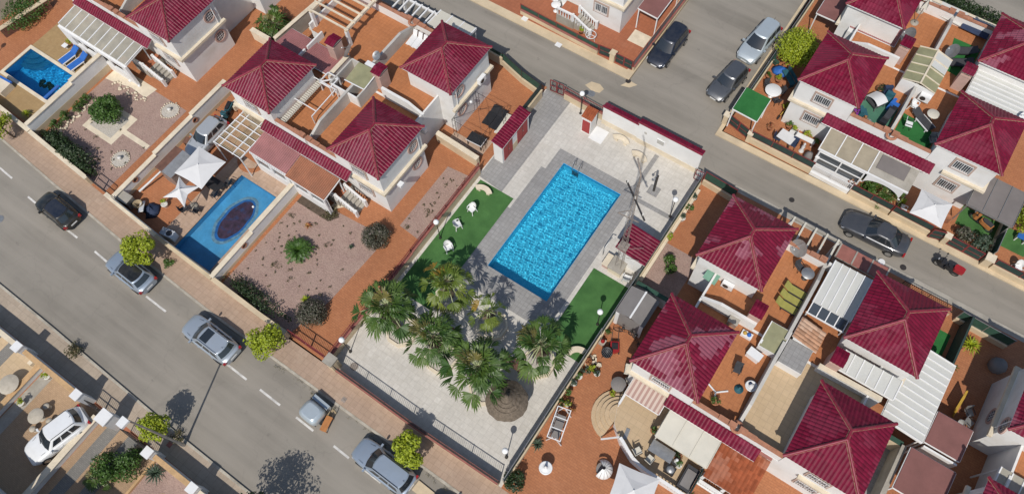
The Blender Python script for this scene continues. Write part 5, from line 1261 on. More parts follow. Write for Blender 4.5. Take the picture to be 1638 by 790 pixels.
def rosette(label, x, y, r, h, leafm, n=24, name='succulent', cat='plant', pinnate=False, seed=0, z=0, width=.05, base=None):
    """arching leaves from one point"""
    t = thing(name, label, cat, (x,y,z)); rnd = random.Random(seed); mb = MB()
    for k in range(n):
        az = k*2.39996; q = k/n; el = R(75-70*q); L_ = r*rnd.uniform(.85,1.15); pts = []
        for i in range(6):
            s = i/5; pts.append(Vector((math.cos(az)*L_*s*math.cos(el*(1-.3*s)), math.sin(az)*L_*s*math.cos(el*(1-.3*s)), .05+h*(.25+.75*math.sin(el))*math.sin(s*2.2)*.9+.02)))
        sd = Vector((-math.sin(az),math.cos(az),0))
        if not pinnate:
            vs = []
            for i,p in enumerate(pts): w2 = width*(1-(i/5)**2)+.004; vs += [p+sd*w2,p-sd*w2]
            mb.add(vs,[(2*i,2*i+1,2*i+3,2*i+2) for i in range(5)])
        else:
            for i in range(5):
                for j in range(4):
                    p = pts[i].lerp(pts[i+1],j/4); f = (pts[i+1]-pts[i]).normalized(); w2 = .2*r*(1-.5*(i/5)); 
                    for s in (-1,1): e = p+sd*s*w2+f*w2*.5+Vector((0,0,.03)); mb.add([p-f*.035,p+f*.035,e],[(0,1,2)])
    if base: base(t)
    mb.build('foliage',leafm,t); return t
def white_ring(t): MB().lathe([(.62,0),(.66,.3),(.54,.34),(.5,.22),(.001,.2)],0,0,20).build('ring_pot','pot_white',t)
rosette('cycad with arching fronds in a round white ring pot', -26.25,9.3,1.15,.85,'leaf_green',40,'cycad',pinnate=True,seed=1,base=white_ring,z=0)
rosette('dark spiky agave behind the tan coped wall in the lower left', -23.75,-7.35,.75,.6,'leaf_agave',40,seed=2)
rosette('pale green yucca at the street end of the shaded yard', 15.1,28.3,.75,.6,'leaf_lime',34,seed=3)
rosette('orange flowered succulent in the gravel near the oleander', -23.4,11.6,.25,.3,'leaf_agave',12,seed=4)
rosette('small reddish succulent in the middle of the cycad garden', -27.1,11.2,.32,.3,'flower',12,seed=5)
rosette('yellow green succulent beside the lower oleander', -23.5,6.75,.38,.35,'leaf_lime',16,seed=6)
rosette('lime yucca plant in the sandy deck corner', -52.3,6.5,.45,.5,'leaf_lime',20,seed=7)
rosette('green agave on the terracotta terrace beside the swing seat', -4.85,7.4,.5,.45,'leaf_agave',26,seed=8)
rosette('spiky banana like plant below the tiled porch edge at the bottom', 4.6,9.3,.9,.8,'leaf_green',26,seed=9,width=.09)
rosette('lone green spike plant by the white ribbed roof', 14.7,26.3,.45,.4,'leaf_palm',10,seed=10)

# ================================================================== roofs, pergolas and canopies around the villas
def canopy(label, x0, y0, x1, y1, zs, m, ribs=None, z_post=0, frame='white_clean', corr=False, th=.05, name='canopy', cat='canopy', group=None, posts=True, rib_axis='y', rib_w=.07, corr_axis='y', post_w=.08, two_tone=None):
    """sheet roof on posts; zs = heights at (x0,y0),(x1,y0),(x1,y1),(x0,y1)"""
    cx, cy = (x0+x1)/2, (y0+y1)/2; t = thing(name, label, cat, (cx,cy,z_post), 0, group); a, b = (x1-x0)/2, (y1-y0)/2
    z = [q-z_post for q in zs]; P4 = [(-a,-b,z[0]),(a,-b,z[1]),(a,b,z[2]),(-a,b,z[3])]
    if corr:
        if corr_axis == 'y': mb = corrugated(MB(),-a,a,-b,z[0],b,z[3])
        else: mb = corrugated(MB(),-b,b,-a,z[0],a,z[1],along_y=False)
        sh = mb.build('roof_sheet',m,t,recalc=False)
    else: sh = MB().slab(P4,th).build('roof_sheet',m,t)
    at = lambda u,v: Vector(P4[0]).lerp(Vector(P4[1]),u).lerp(Vector(P4[3]).lerp(Vector(P4[2]),u),v)
    fr = MB(); dz = Vector((0,0,-.06-th if not corr else -.09))
    for i in range(4): fr.bar(Vector(P4[i])+dz,Vector(P4[(i+1)%4])+dz,.09,.09)
    fr.build('frame',frame,t)
    if ribs:
        up = Vector((0,0,.025))
        for k in range(ribs+1):
            u = k/ribs; rb = MB()
            if rib_axis == 'y': rb.bar(at(u,0)+up,at(u,1)+up,rib_w,.05)
            else: rb.bar(at(0,u)+up,at(1,u)+up,rib_w,.05)
            rb.build('rib',frame,t)
    if posts:
        for u in (.03,.97):
            for v in (.03,.97):
                q = at(u,v)
                if q.z-.1 > .3: MB().box(q.x-post_w/2,q.y-post_w/2,0,q.x+post_w/2,q.y+post_w/2,q.z-.1).build('post',frame,t)
    return t
canopy('long pale ribbed pergola roof beside the sandy pool deck', -54.6,13.5,-46.9,15.55,(2.45,2.45,2.7,2.7),'poly',ribs=9)
t = thing('porch_wall','white porch front with arched openings below the long pergola roof','wall',(-50.75,13.42,0))
MB().box(-3.9,-.1,0,-2.6,.1,2.3).box(-2.6,-.1,0,3.9,.1,.9).box(3.3,-.1,.9,3.9,.1,2.3).box(-2.6,-.1,1.95,3.3,.1,2.3).build('masonry','white_clean',t)
for k in range(3): MB().cyl(-1.6+1.6*k,0,.9,1.95,.08,10).build('column','white_clean',t)
canopy('pink corrugated porch roof left of the brown corrugated one', -33.4,12.95,-29.85,14.75,(2.45,2.45,2.72,2.72),'pink_sheet',corr=True)
canopy('brown corrugated porch roof above the gravel garden with the cycad', -29.8,12.8,-26.2,14.65,(2.45,2.45,2.72,2.72),'brown_sheet',corr=True)
for x0,x1,lab in ((-33.3,-29.9,'white porch wall facing the drained pool'),(-29.6,-26.3,'white porch wall with lattice top above the cycad garden')):
    t = thing('porch_wall',lab,'wall',((x0+x1)/2,13.0,0)); a = (x1-x0)/2
    MB().box(-a,-.1,0,a,.1,1.0).box(-a,-.1,1.9,a,.1,2.3).box(-a,-.1,1.0,-a+.3,.1,1.9).box(a-.3,-.1,1.0,a,.1,1.9).box(-.15,-.1,1.0,.15,.1,1.9).build('masonry','white_clean',t)
    MB().box(-a,-.02,1.0,a,.02,1.9).build('pane','pane',t); mb = MB()
    for k in range(int(a*12)): mb.box(-a+k/6,-.16,2.3,-a+k/6+.08,-.1,2.42)
    mb.build('lattice','white_clean',t)
canopy('pink corrugated lean-to roof behind the deep crimson villa', -37.7,20.9,-32.2,22.9,(3.35,3.35,3.15,3.15),'pink_sheet',corr=True,posts=False)
wall('white stub wall at the end of the pink lean-to roof', [(-32.0,20.7),(-32.0,23.0)], 3.6,.25,'white','cream_pale')
# white louvred pergola by the silver car
t = thing('pergola','white louvred pergola with brown slats beside the silver compact car','pergola',(-34.75,13.8,0))
for x in (-1.3,-.75,.55,1.3): MB().bar((x,-1.75,2.5),(x,1.75,2.5),.07,.1).build('beam','white_clean',t)
for k in range(7): MB().bar((-1.35,-1.7+k*.56,2.56),(1.35,-1.7+k*.56,2.56),.06,.05).build('batten','white_clean',t)
mb = MB()
for k in range(34): mb.box(-1.3,-1.66+k*.1,2.44,1.3,-1.6+k*.1,2.455)
mb.build('slats','wood',t)
for x in (-1.3,1.3): MB().bar((x,-1.7,0),(x,-1.7,2.48),.07,.07).build('post','white_clean',t)
# top left villa terraces
t = thing('pergola','open cream beam pergola on white posts over the roof terrace at the top','pergola',(-34.7,26.0,2.93))
for x in (-1.75,1.75): MB().bar((x,-1.85,1.6),(x,4.2,1.6),.22,.22).build('beam','cream_pale',t)
for k in range(7): MB().bar((-2.0,-1.75+k*.85,1.76),(2.0,-1.75+k*.85,1.76),.12,.12).build('rafter','cream_pale',t)
for x in (-1.75,1.75):
    for y in (-1.75,4.0): MB().box(x-.12,y-.12,0,x+.12,y+.12,1.5).build('post','white_clean',t)
t = thing('pergola','white open beam pergola over the planted porch at the top street edge','pergola',(-31.1,29.7,0))
for y in (-.85,.75): MB().bar((-1.8,y,2.6),(1.8,y,2.6),.14,.16).build('beam','white_clean',t)
for k in range(6): MB().bar((-1.6+k*.62,-.95,2.72),(-1.6+k*.62,.85,2.72),.12,.1).build('rafter','white_clean',t)
for x in (-1.7,1.7): MB().box(x-.1,.68,0,x+.1,.86,2.5).build('post','white_clean',t)
canopy('stained cream roof of three panels next to the upper street', -29.4,29.3,-26.0,31.05,(2.65,2.65,2.5,2.5),'canvas_cream',ribs=3,rib_w=.1)
canopy('maroon canvas carport at the top beside the navy estate car', -16.5,39.7,-14.75,43.6,(2.35,2.25,2.25,2.35),'maroon_sheet')
o = MB().box(-16.4,38.3,.01,-14.9,39.6,.03).build('concrete_pad','cream_pale'); tag(o,'pale concrete pad in front of the maroon carport','pad')
canopy('bright green flat canopy at the street corner', -5.95,35.15,-4.0,37.35,(2.3,2.2,2.3,2.35),'turf_bright',frame='white_clean')
canopy('dark maroon canopy at the top beside the side street fence', -4.6,46.6,-2.6,49.4,(2.4,2.4,2.5,2.5),'maroon_sheet')
# N block
canopy('dark red corrugated lean-to between the two upper left roofs of the far row', -1.9,46.0,1.6,47.9,(3.0,3.0,3.3,3.3),'pink_sheet',corr=True,posts=False)
wall('white wall below the dark red corrugated lean-to', [(-1.9,45.8),(1.5,45.8)], 2.9,.3,'white',None)
t = thing('glazed_porch','white glazed porch with three stained panels and a dark panel beneath the long crimson strip','porch',(3.9,36.2,0))
for k,(a,b,m) in enumerate(((-3.2,-2.05,'poly_dirty'),(-2.0,-.85,'poly_dirty'),(-.8,.35,'poly_dirty'))):
    MB().slab([(a,-.95,2.4),(b,-.95,2.4),(b,.95,2.72),(a,.95,2.72)],.03).build('roof_panel',m,t)
MB().slab([(.4,-1.0,2.36),(3.3,-1.0,2.36),(3.3,.95,2.6),(.4,.95,2.6)],.04).build('roof_panel','concrete',t)
MB().slab([(.7,-.35,2.5),(2.7,-.35,2.5),(2.7,.8,2.66),(.7,.8,2.66)],.02).build('dark_panel','shade_grey',t)
for x in (-3.22,-2.02,-.82,.38): MB().bar((x,-1.0,2.43),(x,.98,2.76),.07,.06).build('rib','white_clean',t)
MB().bar((-3.25,-1.0,2.4),(3.3,-1.0,2.36),.12,.12).build('gutter','white_clean',t)
MB().box(-3.2,-1.05,0,.3,-.95,.8).build('parapet','white_clean',t)
for k in range(2):
    for r in range(2): 
        p = MB().box(-3.0+k*1.65,-1.0,.85+r*.7,-1.5+k*1.65,-.97,1.48+r*.7).build('pane','pane',t)
for k in range(3): MB().box(-3.1+k*1.65,-1.05,.8,-3.0+k*1.65,-.95,2.36).build('mullion','white_clean',t)
for z in (.8,1.5,2.2): MB().box(-3.1,-1.06,z,.3,-.95,z+.06).build('rail','white_clean',t)
ar = [(.3+.0,0),(.3,1.3)]+[(1.75-1.3*math.cos(math.pi*k/10),1.3+.75*math.sin(math.pi*k/10)) for k in range(11)]+[(3.2,1.3),(3.2,0),(3.3,0),(3.3,2.3),(.3,2.3)]
vs = [(x,-1.05,z) for x,z in ar]+[(x,-.93,z) for x,z in ar]; k = len(ar)
mb = MB().add(vs,[(i,(i+1)%k,(i+1)%k+k,i+k) for i in range(k)])
for i in range(2,12): mb.add([ar_ for ar_ in ((ar[i][0],-1.05,ar[i][1]),(ar[i+1][0],-1.05,ar[i+1][1]),(ar[i+1][0],-1.05,2.3),(ar[i][0],-1.05,2.3))],[(0,1,2,3)])
mb.build('arch','white_clean',t)
shed = canopy('grey shade cloth canopy beside the far right villa', 10.8,36.5,13.9,39.4,(2.45,2.4,2.5,2.6),'shade_grey',frame='steel',ribs=3,rib_w=.03)
t = thing('terrace_canopy','gabled yellowed polycarbonate canopy on white walls in the far row','canopy',(4.3,44.1,2.93))
MB().slab([(-1.2,-1.7,1.25),(0,-1.7,1.55),(0,1.7,1.55),(-1.2,1.7,1.25)],.03).build('roof_sheet','poly_yellow',t)
MB().slab([(0,-1.7,1.55),(1.2,-1.7,1.2),(1.2,.2,1.2),(0,.2,1.55)],.03).build('roof_sheet','poly_yellow',t)
MB().slab([(0,.2,1.55),(1.2,.2,1.2),(1.2,1.7,1.2),(0,1.7,1.55)],.03).build('roof_sheet','white_sheet',t)
for k in range(5): MB().bar((-1.2,-1.7+k*.85,1.28),(0,-1.7+k*.85,1.58),.07,.05).build('rib','cream_pale',t); MB().bar((1.2,-1.7+k*.85,1.23),(0,-1.7+k*.85,1.58),.07,.05).build('rib','cream_pale',t)
MB().bar((0,-1.75,1.58),(0,1.75,1.58),.12,.08).build('ridge','cream_pale',t)
MB().box(-1.2,-1.7,0,1.2,-1.55,1.2).build('wall','white_clean',t)
MB().box(-1.2,-1.55,0,-1.1,1.7,1.2).build('wall','white_clean',t); MB().box(1.1,-1.55,0,1.2,1.7,1.15).build('wall','white_clean',t)
canopy('white ribbed roof between the two right villas of the far row', 7.3,43.3,11.4,46.5,(3.9,3.9,4.1,4.1),'white_sheet',ribs=8,rib_axis='x',z_post=2.93)
o = MB().slab([(5.0,50.0,3.3),(7.0,49.9,3.3),(7.0,51.0,3.6),(5.0,51.1,3.6)],.05).build('solar_panel','dark_blue'); tag(o,'blue reflective panel on the back wall of the turf terrace','panel')
o = MB().slab([(3.0,50.4,3.2),(5.0,50.2,3.2),(5.0,51.4,3.5),(3.0,51.5,3.5)],.05).build('canopy','white_sheet'); tag(o,'white ribbed canopy at the top edge beside the blue panel','canopy')
# R block
t = thing('pergola','open timber pergola with dark shade between roof dish and red flat roof','pergola',(3.2,28.3,0))
for y in (-.95,.85): MB().bar((-1.8,y,2.55),(1.75,y,2.5),.16,.16).build('beam','concrete',t)
for k in range(5): MB().bar((-1.6+k*.78,-1.0,2.66),(-1.6+k*.78,.9,2.66),.12,.09).build('rafter','canvas_cream',t)
for x in (-1.65,1.6): MB().box(x-.1,.75,0,x+.1,.95,2.45).build('post','white_clean',t)
canopy('flat faded red roof by the upper street', 5.0,28.05,8.3,29.15,(2.55,2.55,2.5,2.5),'coping_pink',frame='concrete',ribs=3,rib_w=.1)
canopy('white ribbed terrace roof left of the half wrapped villa', 5.0,23.7,7.45,26.9,(3.75,3.75,3.95,3.95),'white_sheet',ribs=5,z_post=2.93)
t = thing('glass_strip','row of white framed glass panels at the lower end of the white terrace roof','skylight',(6.2,23.3,2.93))
for k in range(4): MB().slab([(-1.15+k*.58,-.35,.62),(-.62+k*.58,-.35,.62),(-.62+k*.58,.35,.8),(-1.15+k*.58,.35,.8)],.02).build('pane','pane',t)
for k in range(5): MB().bar((-1.18+k*.58,-.4,.63),(-1.18+k*.58,.4,.83),.06,.05).build('rib','white_clean',t)
MB().bar((-1.25,-.4,.62),(1.2,-.4,.62),.08,.08).build('frame','white_clean',t); MB().box(-1.2,-.42,0,-1.12,-.34,.6).build('post','white_clean',t); MB().box(1.08,-.42,0,1.16,-.34,.6).build('post','white_clean',t)
t = thing('lightwell','white boxed lightwell with two pale glass panels between the middle villas','skylight',(4.1,20.15,2.93))
MB().box(-.65,-.85,0,.65,-.7,.75).build('wall','white_clean',t); MB().box(-.65,-.7,0,-.55,.85,.85).build('wall','white_clean',t); MB().box(.55,-.7,0,.65,.85,.9).build('wall','white_clean',t)
MB().slab([(-.66,-.86,.8),(.66,-.86,.8),(.66,.86,1.0),(-.66,.86,1.0)],.03).build('pane','poly_yellow',t)
for y in (-.85,0,.85): MB().bar((-.68,y,.86+y*.115),(.68,y,.86+y*.115),.07,.06).build('rib','white_clean',t)
for x in (-.66,.66): MB().bar((x,-.87,.82),(x,.87,1.02),.06,.06).build('rib','white_clean',t)
t = thing('stair_cap','sandy tiled lean-to above a pale tiled landing between the middle villas','roof',(5.6,20.6,2.93))
MB().box(-.75,-1.6,0,.75,.1,.8).build('block','white_clean',t); MB().box(-.74,-1.58,.8,.74,.1,.82).build('landing','stone_grey',t)
shed_tiles_x('roof',t,.1,1.6,-.75,1.25,.95,.8,'old_tile'); MB().box(-.6,.15,0,.8,1.55,.75).build('wall','white_clean',t)
canopy('long white ribbed roof behind the half wrapped villa', 7.9,20.45,11.4,21.75,(3.95,3.95,4.05,4.05),'white_sheet',ribs=6,z_post=2.93,posts=False)
canopy('broad white ribbed roof to the right of the half wrapped villa', 11.45,19.6,14.1,25.1,(2.95,2.6,2.6,2.95),'white_sheet',ribs=11,rib_axis='x')
wall('white gabled wall between sandy terrace and white ribbed roof', [(7.0,20.1),(10.9,20.2)], 3.7,.22,'white','cream_pale')
canopy('maroon flat canopy on white walls next to the yellow rack', 14.3,19.9,16.4,22.0,(2.3,2.3,2.4,2.4),'maroon_sheet')
canopy('larger maroon flat canopy at the bottom right', 13.75,16.4,16.4,19.1,(2.35,2.35,2.45,2.45),'maroon_sheet')
wall('white wall below the upper maroon canopy', [(14.4,19.7),(16.4,19.7)], 2.1,.12,'white_clean',None)
canopy('ribbed polycarbonate lean-to in the bottom right corner', 18.0,19.0,20.6,20.4,(3.3,3.3,3.5,3.5),'poly',ribs=4,z_post=0)
t = thing('storage_shed','grey gable roofed fabric shed with bicycles in front','shed',(-4.05,18.05,0))
MB().slab([(-1.05,-1.05,2.12),(0,-1.05,2.42),(0,1.05,2.42),(-1.05,1.05,2.12)],.03).build('roof','canvas_grey',t)
MB().slab([(0,-1.05,2.42),(1.05,-1.05,2.12),(1.05,1.05,2.12),(0,1.05,2.42)],.03).build('roof','canvas_grey',t)
MB().bar((0,-1.08,2.44),(0,1.08,2.44),.12,.03).build('ridge','plastic_white',t); MB().box(-1.0,-1.0,0,1.0,-.97,2.05).build('wall','canvas_grey',t)
MB().box(-1.0,-1.06,0,-.75,-1.01,2.0).build('flap','plastic_white',t); MB().box(.75,-1.06,0,1.0,-1.01,2.0).build('flap','plastic_white',t)
t = thing('storage_shed','brown roofed metal shed behind the white parasols','shed',(-37.85,9.35,0))
MB().box(-.7,-1.0,0,.7,1.0,1.8).build('wall','steel',t); MB().slab([(-.78,-1.08,2.0),(0.05,-1.08,2.15),(0.05,1.08,2.15),(-.78,1.08,2.0)],.03).build('roof','wood_dark',t); MB().slab([(.05,-1.08,2.15),(.8,-1.08,1.85),(.8,1.08,1.85),(.05,1.08,2.15)],.03).build('roof','steel',t)
# raised terrace with round steps in front of the striped awning
t = thing('raised_terrace','sandy raised terrace with fan shaped steps and white curved balustrade','terrace',(0,11.2,0))
pl = [(-1.9,2.7),(-1.9,.9),(-1.5,-.2),(-.6,-.95),(.5,-1.5),(1.5,-1.65),(4.3,-1.65),(4.3,2.7)]
MB().prism(pl,0,.85).build('base','white_clean',t); MB().prism([(x*.995,y*.99) for x,y in pl],.85,.865).build('floor','stone_tan',t)
for k in range(5):
    r = 1.75-.27*k; a0, a1 = R(95), R(262); n = 14; cx, cy = -1.5,.5
    MB().prism([(cx,cy)]+[(cx+r*math.cos(a0+(a1-a0)*j/n), cy+r*math.sin(a0+(a1-a0)*j/n)) for j in range(n+1)],.001*k,.16*(k+1)).build('step','stone_tan',t)
path = [(-.75,-.85),(-.45,-1.0),(.0,-1.25),(.5,-1.5),(1.0,-1.62),(1.5,-1.68),(2.2,-1.68),(2.9,-1.68),(3.6,-1.68),(4.25,-1.68)]
mb = MB()
for a,b in zip(path,path[1:]):
    for k in range(3): q = k/3; mb.lathe([(.05,.87),(.075,1.0),(.035,1.2),(.06,1.42)],a[0]+(b[0]-a[0])*q,a[1]+(b[1]-a[1])*q,7)
for z,w2,h2 in ((1.48,.2,.1),): 
    for a,b in zip(path,path[1:]): mb.bar((*a,z),(*b,z),w2,h2)
mb.build('balustrade','white_clean',t)
MB().bar((-1.7,-1.35,.35),(-.8,-.85,1.45),.09,.09).build('stair_rail','white_clean',t); MB().bar((-1.85,.9,1.45),(-1.85,2.4,1.45),.14,.1).build('stair_rail','white_clean',t)
for y in (.9,1.4,1.9,2.4): MB().cyl(-1.85,y,.87,1.4,.04,6).build('baluster','white_clean',t)
t = canopy('red and cream striped awning above the sandy raised terrace', -1.85,12.6,.5,14.0,(2.45,2.45,2.72,2.72),'awning',posts=False,frame='white_clean')
mb = MB(); n = 24
for k in range(n): x = -1.17+2.34*k/n; mb.add([(x,-.7,2.44),(x+2.34/n,-.7,2.44),(x+2.34/n,-.72,2.24+.03*(k%2)),(x,-.72,2.24+.03*((k+1)%2))],[(0,1,2,3)])
mb.build('valance','awning',t)
canopy('cream canvas awning with welted seams right of the striped awning', .95,11.4,4.35,13.4,(2.45,2.45,2.7,2.7),'canvas_cream',ribs=3,rib_w=.03,frame='canvas_cream')
t = thing('tiled_porch','terracotta tiled porch roof at the bottom, right of the cream awning','porch',(5.65,12.6,0))
shed_tiles('roof',t,-1.25,1.6,1.1,2.75,-1.7,2.3,'terra_tile',.26); MB().slab([(-1.25,1.12,2.78),(1.6,1.12,2.78),(1.6,1.6,2.95),(-1.25,1.6,2.95)],.05).build('flashing','coping_pink',t)
for x in (-1.15,.2,1.5): MB().box(x-.1,-1.6,0,x+.1,-1.4,2.2).build('post','white_clean',t)
mb = MB()
for k in range(18): mb.lathe([(.05,.5),(.07,.65),(.035,.85),(.06,1.05)],-1.1+k*.155,-1.75,7)
mb.bar((-1.2,-1.75,1.1),(1.65,-1.75,1.1),.2,.1); mb.bar((-1.2,-1.75,.45),(1.65,-1.75,.45),.22,.1); mb.build('balustrade','white_clean',t)

# ================================================================== rooftop and yard equipment
def dish(label, x, y, z, rz, r=.45, tilt=50, h=.55, m='steel', group='satellite dishes'):
    t = thing('satellite_dish', label, 'dish', (x,y,z), rz, group)
    MB().tube([(0,0,0),(0,0,h)],.03,8).build('mast','steel',t); n = 18; vs = []; fs = []; ca, sa = math.cos(R(tilt)), math.sin(R(tilt))
    rot = lambda p: (p[0]*sa+p[2]*ca, p[1], -p[0]*ca+p[2]*sa+h)
    for k,q in enumerate((0.001,.35,.7,1)):
        for j in range(n): a = 2*math.pi*j/n; vs.append(rot((q*r*math.cos(a),q*r*math.sin(a),.2*r*q*q)))
    for i in range(3):
        for j in range(n): fs.append((i*n+j,i*n+(j+1)%n,(i+1)*n+(j+1)%n,(i+1)*n+j))
    MB().add(vs,fs,0,True).build('reflector',m,t); tip = Vector(rot((0,0,r*1.05))); MB().bar(rot((-r,0,.2*r)),tip,.025,.025).build('arm','steel',t); MB().ball(*tip,.05).build('receiver','plastic_white',t)
dish('tall grey dish on the roof terrace under the cream beams', -31.9,23.1,2.93,R(-150),.55,40,1.1)
dish('grey dish at the street end of the patchy roofed villa terrace', 2.75,26.5,3.1,R(-120),.6,30,.8)
dish('large grey dish beside the dark red lean-to', 2.1,46.3,3.6,R(-150),.6,35,.6)
dish('grey dish hanging over the gabled polycarbonate canopy', 5.3,46.9,3.3,R(-150),.55,35,.6)
dish('small dish on the garden wall side of the top central terraces', -29.6,23.7,3.9,R(-100),.35,55,.5)
dish('small white dish at the right end of the white ribbed roof in the far row', 11.3,43.5,4.0,R(-140),.4,50,.4,'plastic_white')
def ac(label, x, y, z, rz):
    t = thing('air_conditioner', label, 'air conditioner', (x,y,z), rz, 'air conditioner units')
    MB().box(-.38,-.15,0,.38,.15,.52).build('casing','plastic_white',t); MB().tube([(-.1,-.152,.27),(-.1,-.165,.27)],.2,14).build('fan_grille','iron',t)
    MB().box(-.4,-.16,-.05,.4,.16,0).build('bracket','steel',t)
ac('white air conditioner on the side wall of the villa nearest the red door shed', -22.45,26.8,3.0,R(90))
ac('white air conditioner in the recess above the narrow gravel strip', -24.0,21.3,2.2,R(0))
ac('white air conditioner on the terrace edge of the patchy roofed villa', .1,22.0,3.0,R(0))
ac('white air conditioner on the box wall behind the polycarbonate canopy', 5.1,42.25,3.3,R(0))
ac('white air conditioner beside the top central lightwell', -29.4,22.9,3.0,R(60))
t = thing('flood_light','flood light box on an arm above the narrow gravel strip','light',(-22.8,16.6,0)); MB().tube([(0,0,2.6),(.5,0,2.8)],.03,6).build('arm','steel',t); MB().box(.4,-.2,2.7,.75,.2,2.95).build('housing','plastic_white',t)
t = thing('wall_lamp','white wall lamp on a long stem on the villa wall by the black sunbeds','lamp',(-22.75,25.2,0)); MB().tube([(0,0,1.5),(.35,0,2.3)],.015,6).build('stem','iron',t); MB().ball(.38,0,2.4,.12).build('shade','plastic_white',t)
# central lightwell of the left block
t = thing('lightwell','grey walled lightwell with a tilted yellowed plastic roof among the left terraces','skylight',(-29.7,21.4,2.93))
MB().box(-1.6,-1.3,0,-1.48,1.3,1.1).build('wall','grey_render',t); MB().box(1.0,-1.3,0,1.12,1.3,1.25).build('wall','grey_render',t); MB().box(-1.48,-1.3,0,1.0,-1.18,1.0).build('wall','white',t); MB().box(-1.48,1.18,0,1.0,1.3,1.2).build('wall','grey_render',t)
MB().slab([(-.75,-.5,1.12),(1.1,-.5,1.28),(1.1,1.2,1.5),(-.75,1.2,1.35)],.04).build('plastic_roof','poly_yellow',t); MB().bar((-.78,-.52,1.14),(1.12,-.52,1.3),.07,.06).build('frame','white_clean',t); MB().bar((1.12,-.52,1.3),(1.12,1.22,1.52),.07,.06).build('frame','white_clean',t)
MB().box(-.3,1.3,.9,.5,1.7,1.35).build('vent_box','plastic_white',t)
# white bare awning frame on the deep crimson villa terrace
t = thing('awning_frame','bare white tube awning frame over the terrace of the deep crimson villa','frame',(-31.6,18.6,2.93))
for a,b in (((-1.2,1.3,1.0),(1.05,1.3,1.0)),((1.05,1.3,1.0),(1.05,-1.4,.9)),((-1.2,-.9,.95),(1.05,-.9,.92)),((1.05,-1.4,.9),(1.05,-1.4,0)),((1.05,1.3,1.0),(1.05,1.3,0))): MB().bar(a,b,.06,.06).build('tube','white_clean',t)
t = thing('lattice_box','white framed glass lattice leaning at the end of the deep crimson villa terrace','screen',(-31.5,20.3,2.93))
for a,b in (((-.5,-.5,0),(-.5,-.5,1.0)),((-.5,.5,0),(-.5,.5,1.0)),((.5,-.5,0),(.5,-.5,1.0)),((.5,.5,0),(.5,.5,1.0)),((-.5,-.5,1),(.5,-.5,1)),((.5,-.5,1),(.5,.5,1)),((.5,.5,1),(-.5,.5,1)),((-.5,.5,1),(-.5,-.5,1)),((-.5,-.5,1),(.5,.5,1))): MB().bar(a,b,.08,.08).build('bar','white_clean',t)
t = thing('balcony_screen','cream ribbed balustrade strip along the deep crimson villa roof edge','balustrade',(-32.15,18.0,2.93)); mb = MB()
for k in range(24): mb.box(-.2,-2.2+k*.18,.75,.2,-2.2+k*.18+.1,.83)
mb.box(-.22,-2.25,.68,-.16,2.2,.75); mb.box(.16,-2.25,.68,.22,2.2,.75); mb.build('slats','canvas_cream',t)
for y in (-2.2,2.1): MB().box(-.05,y,0,.05,y+.08,.68).build('post','white_clean',t)

# ================================================================== furniture and clutter
def sunbed(label, x, y, rz, m, frame='plastic_white', z=0, tilt=28, group=None, w_=.62, L=1.9):
    t = thing('sun_lounger', label, 'sun lounger', (x,y,z), rz, group); b = L*.34
    MB().box(-w_/2,-L/2,.27,w_/2,L/2-b,.33).build('seat',m,t)
    e = (0,L/2-b,.3); q = (0,L/2-b+b*math.cos(R(tilt)),.3+b*math.sin(R(tilt))); MB().bar(e,q,w_,.06).build('backrest',m,t)
    for s in (-1,1):
        MB().bar((s*(w_/2+.03),-L/2,.28),(s*(w_/2+.03),L/2-b,.28),.06,.07).build('side_rail',frame,t)
        for yy in (-L/2+.15,L/2-b-.1): MB().box(s*(w_/2+.03)-.03,yy-.03,0,s*(w_/2+.03)+.03,yy+.03,.26).build('leg',frame,t)
    return t
sunbed('blue sunbed with white frame on the sandy deck, nearer the pool', -53.75,12.35,R(-6),'blue'); sunbed('blue sunbed with white frame on the sandy deck, nearer the wall', -52.65,12.3,R(-8),'blue')
sunbed('black sunbed on terracotta by the red door shed, left one', -21.3,26.2,R(4),'black','iron',tilt=10); sunbed('black sunbed on terracotta by the red door shed, middle one', -20.65,26.15,R(4),'black','iron',tilt=10); sunbed('cream sunbed beside the two black ones', -20.0,26.0,R(4),'canvas_cream','plastic_white',tilt=10)
for k,lab in enumerate(('olive cushioned lounger on the roof terrace, farthest from the street','olive cushioned lounger on the roof terrace, middle of three','olive cushioned lounger on the roof terrace, closest to the wire table')):
    sunbed(lab, 3.75,22.75+.62*k,R(88),'yellow_green','iron',2.93,35,'olive cushioned loungers',.5,1.5)
for k,lab in enumerate(('white folded sunbed on the top terrace, left of three','white folded sunbed on the top terrace, middle of three','white folded sunbed on the top terrace, right of three')): sunbed(lab, -29.1+.5*k,27.2,R(5),'plastic_white','plastic_white',2.93,65,'white folded sunbeds',.36,1.5)
sunbed('grey lounger on the bright turf terrace in the far row', 5.7,40.7,R(60),'charcoal','plastic_white',2.95,20); 
sunbed('dark lounger on the turf terrace beside the dish, upper one', 6.0,48.1,R(-60),'charcoal','black',2.95,20); sunbed('dark lounger on the turf terrace beside the dish, lower one', 6.1,46.9,R(-60),'charcoal','black',2.95,20)
def round_table(label, x, y, r, m, z=0, h=.72, stem='iron', name='round_table', group=None):
    t = thing(name, label, 'table', (x,y,z), 0, group); MB().lathe([(.001,h+.03),(r*.97,h+.03),(r,h+.015),(r*.97,h-.02),(.001,h-.02)],0,0,22).build('top',m,t)
    MB().lathe([(.22,0),(.2,.04),(.05,.08),(.045,h-.02)],0,0,10).build('pedestal',stem,t); return t
round_table('white round garden table with clutter on the far row patio', -4.35,39.5,.62,'plastic_white',stem='plastic_white')
round_table('round wire table with glass top on the terrace of the patchy roofed villa', 3.95,25.3,.42,'steel',2.93)
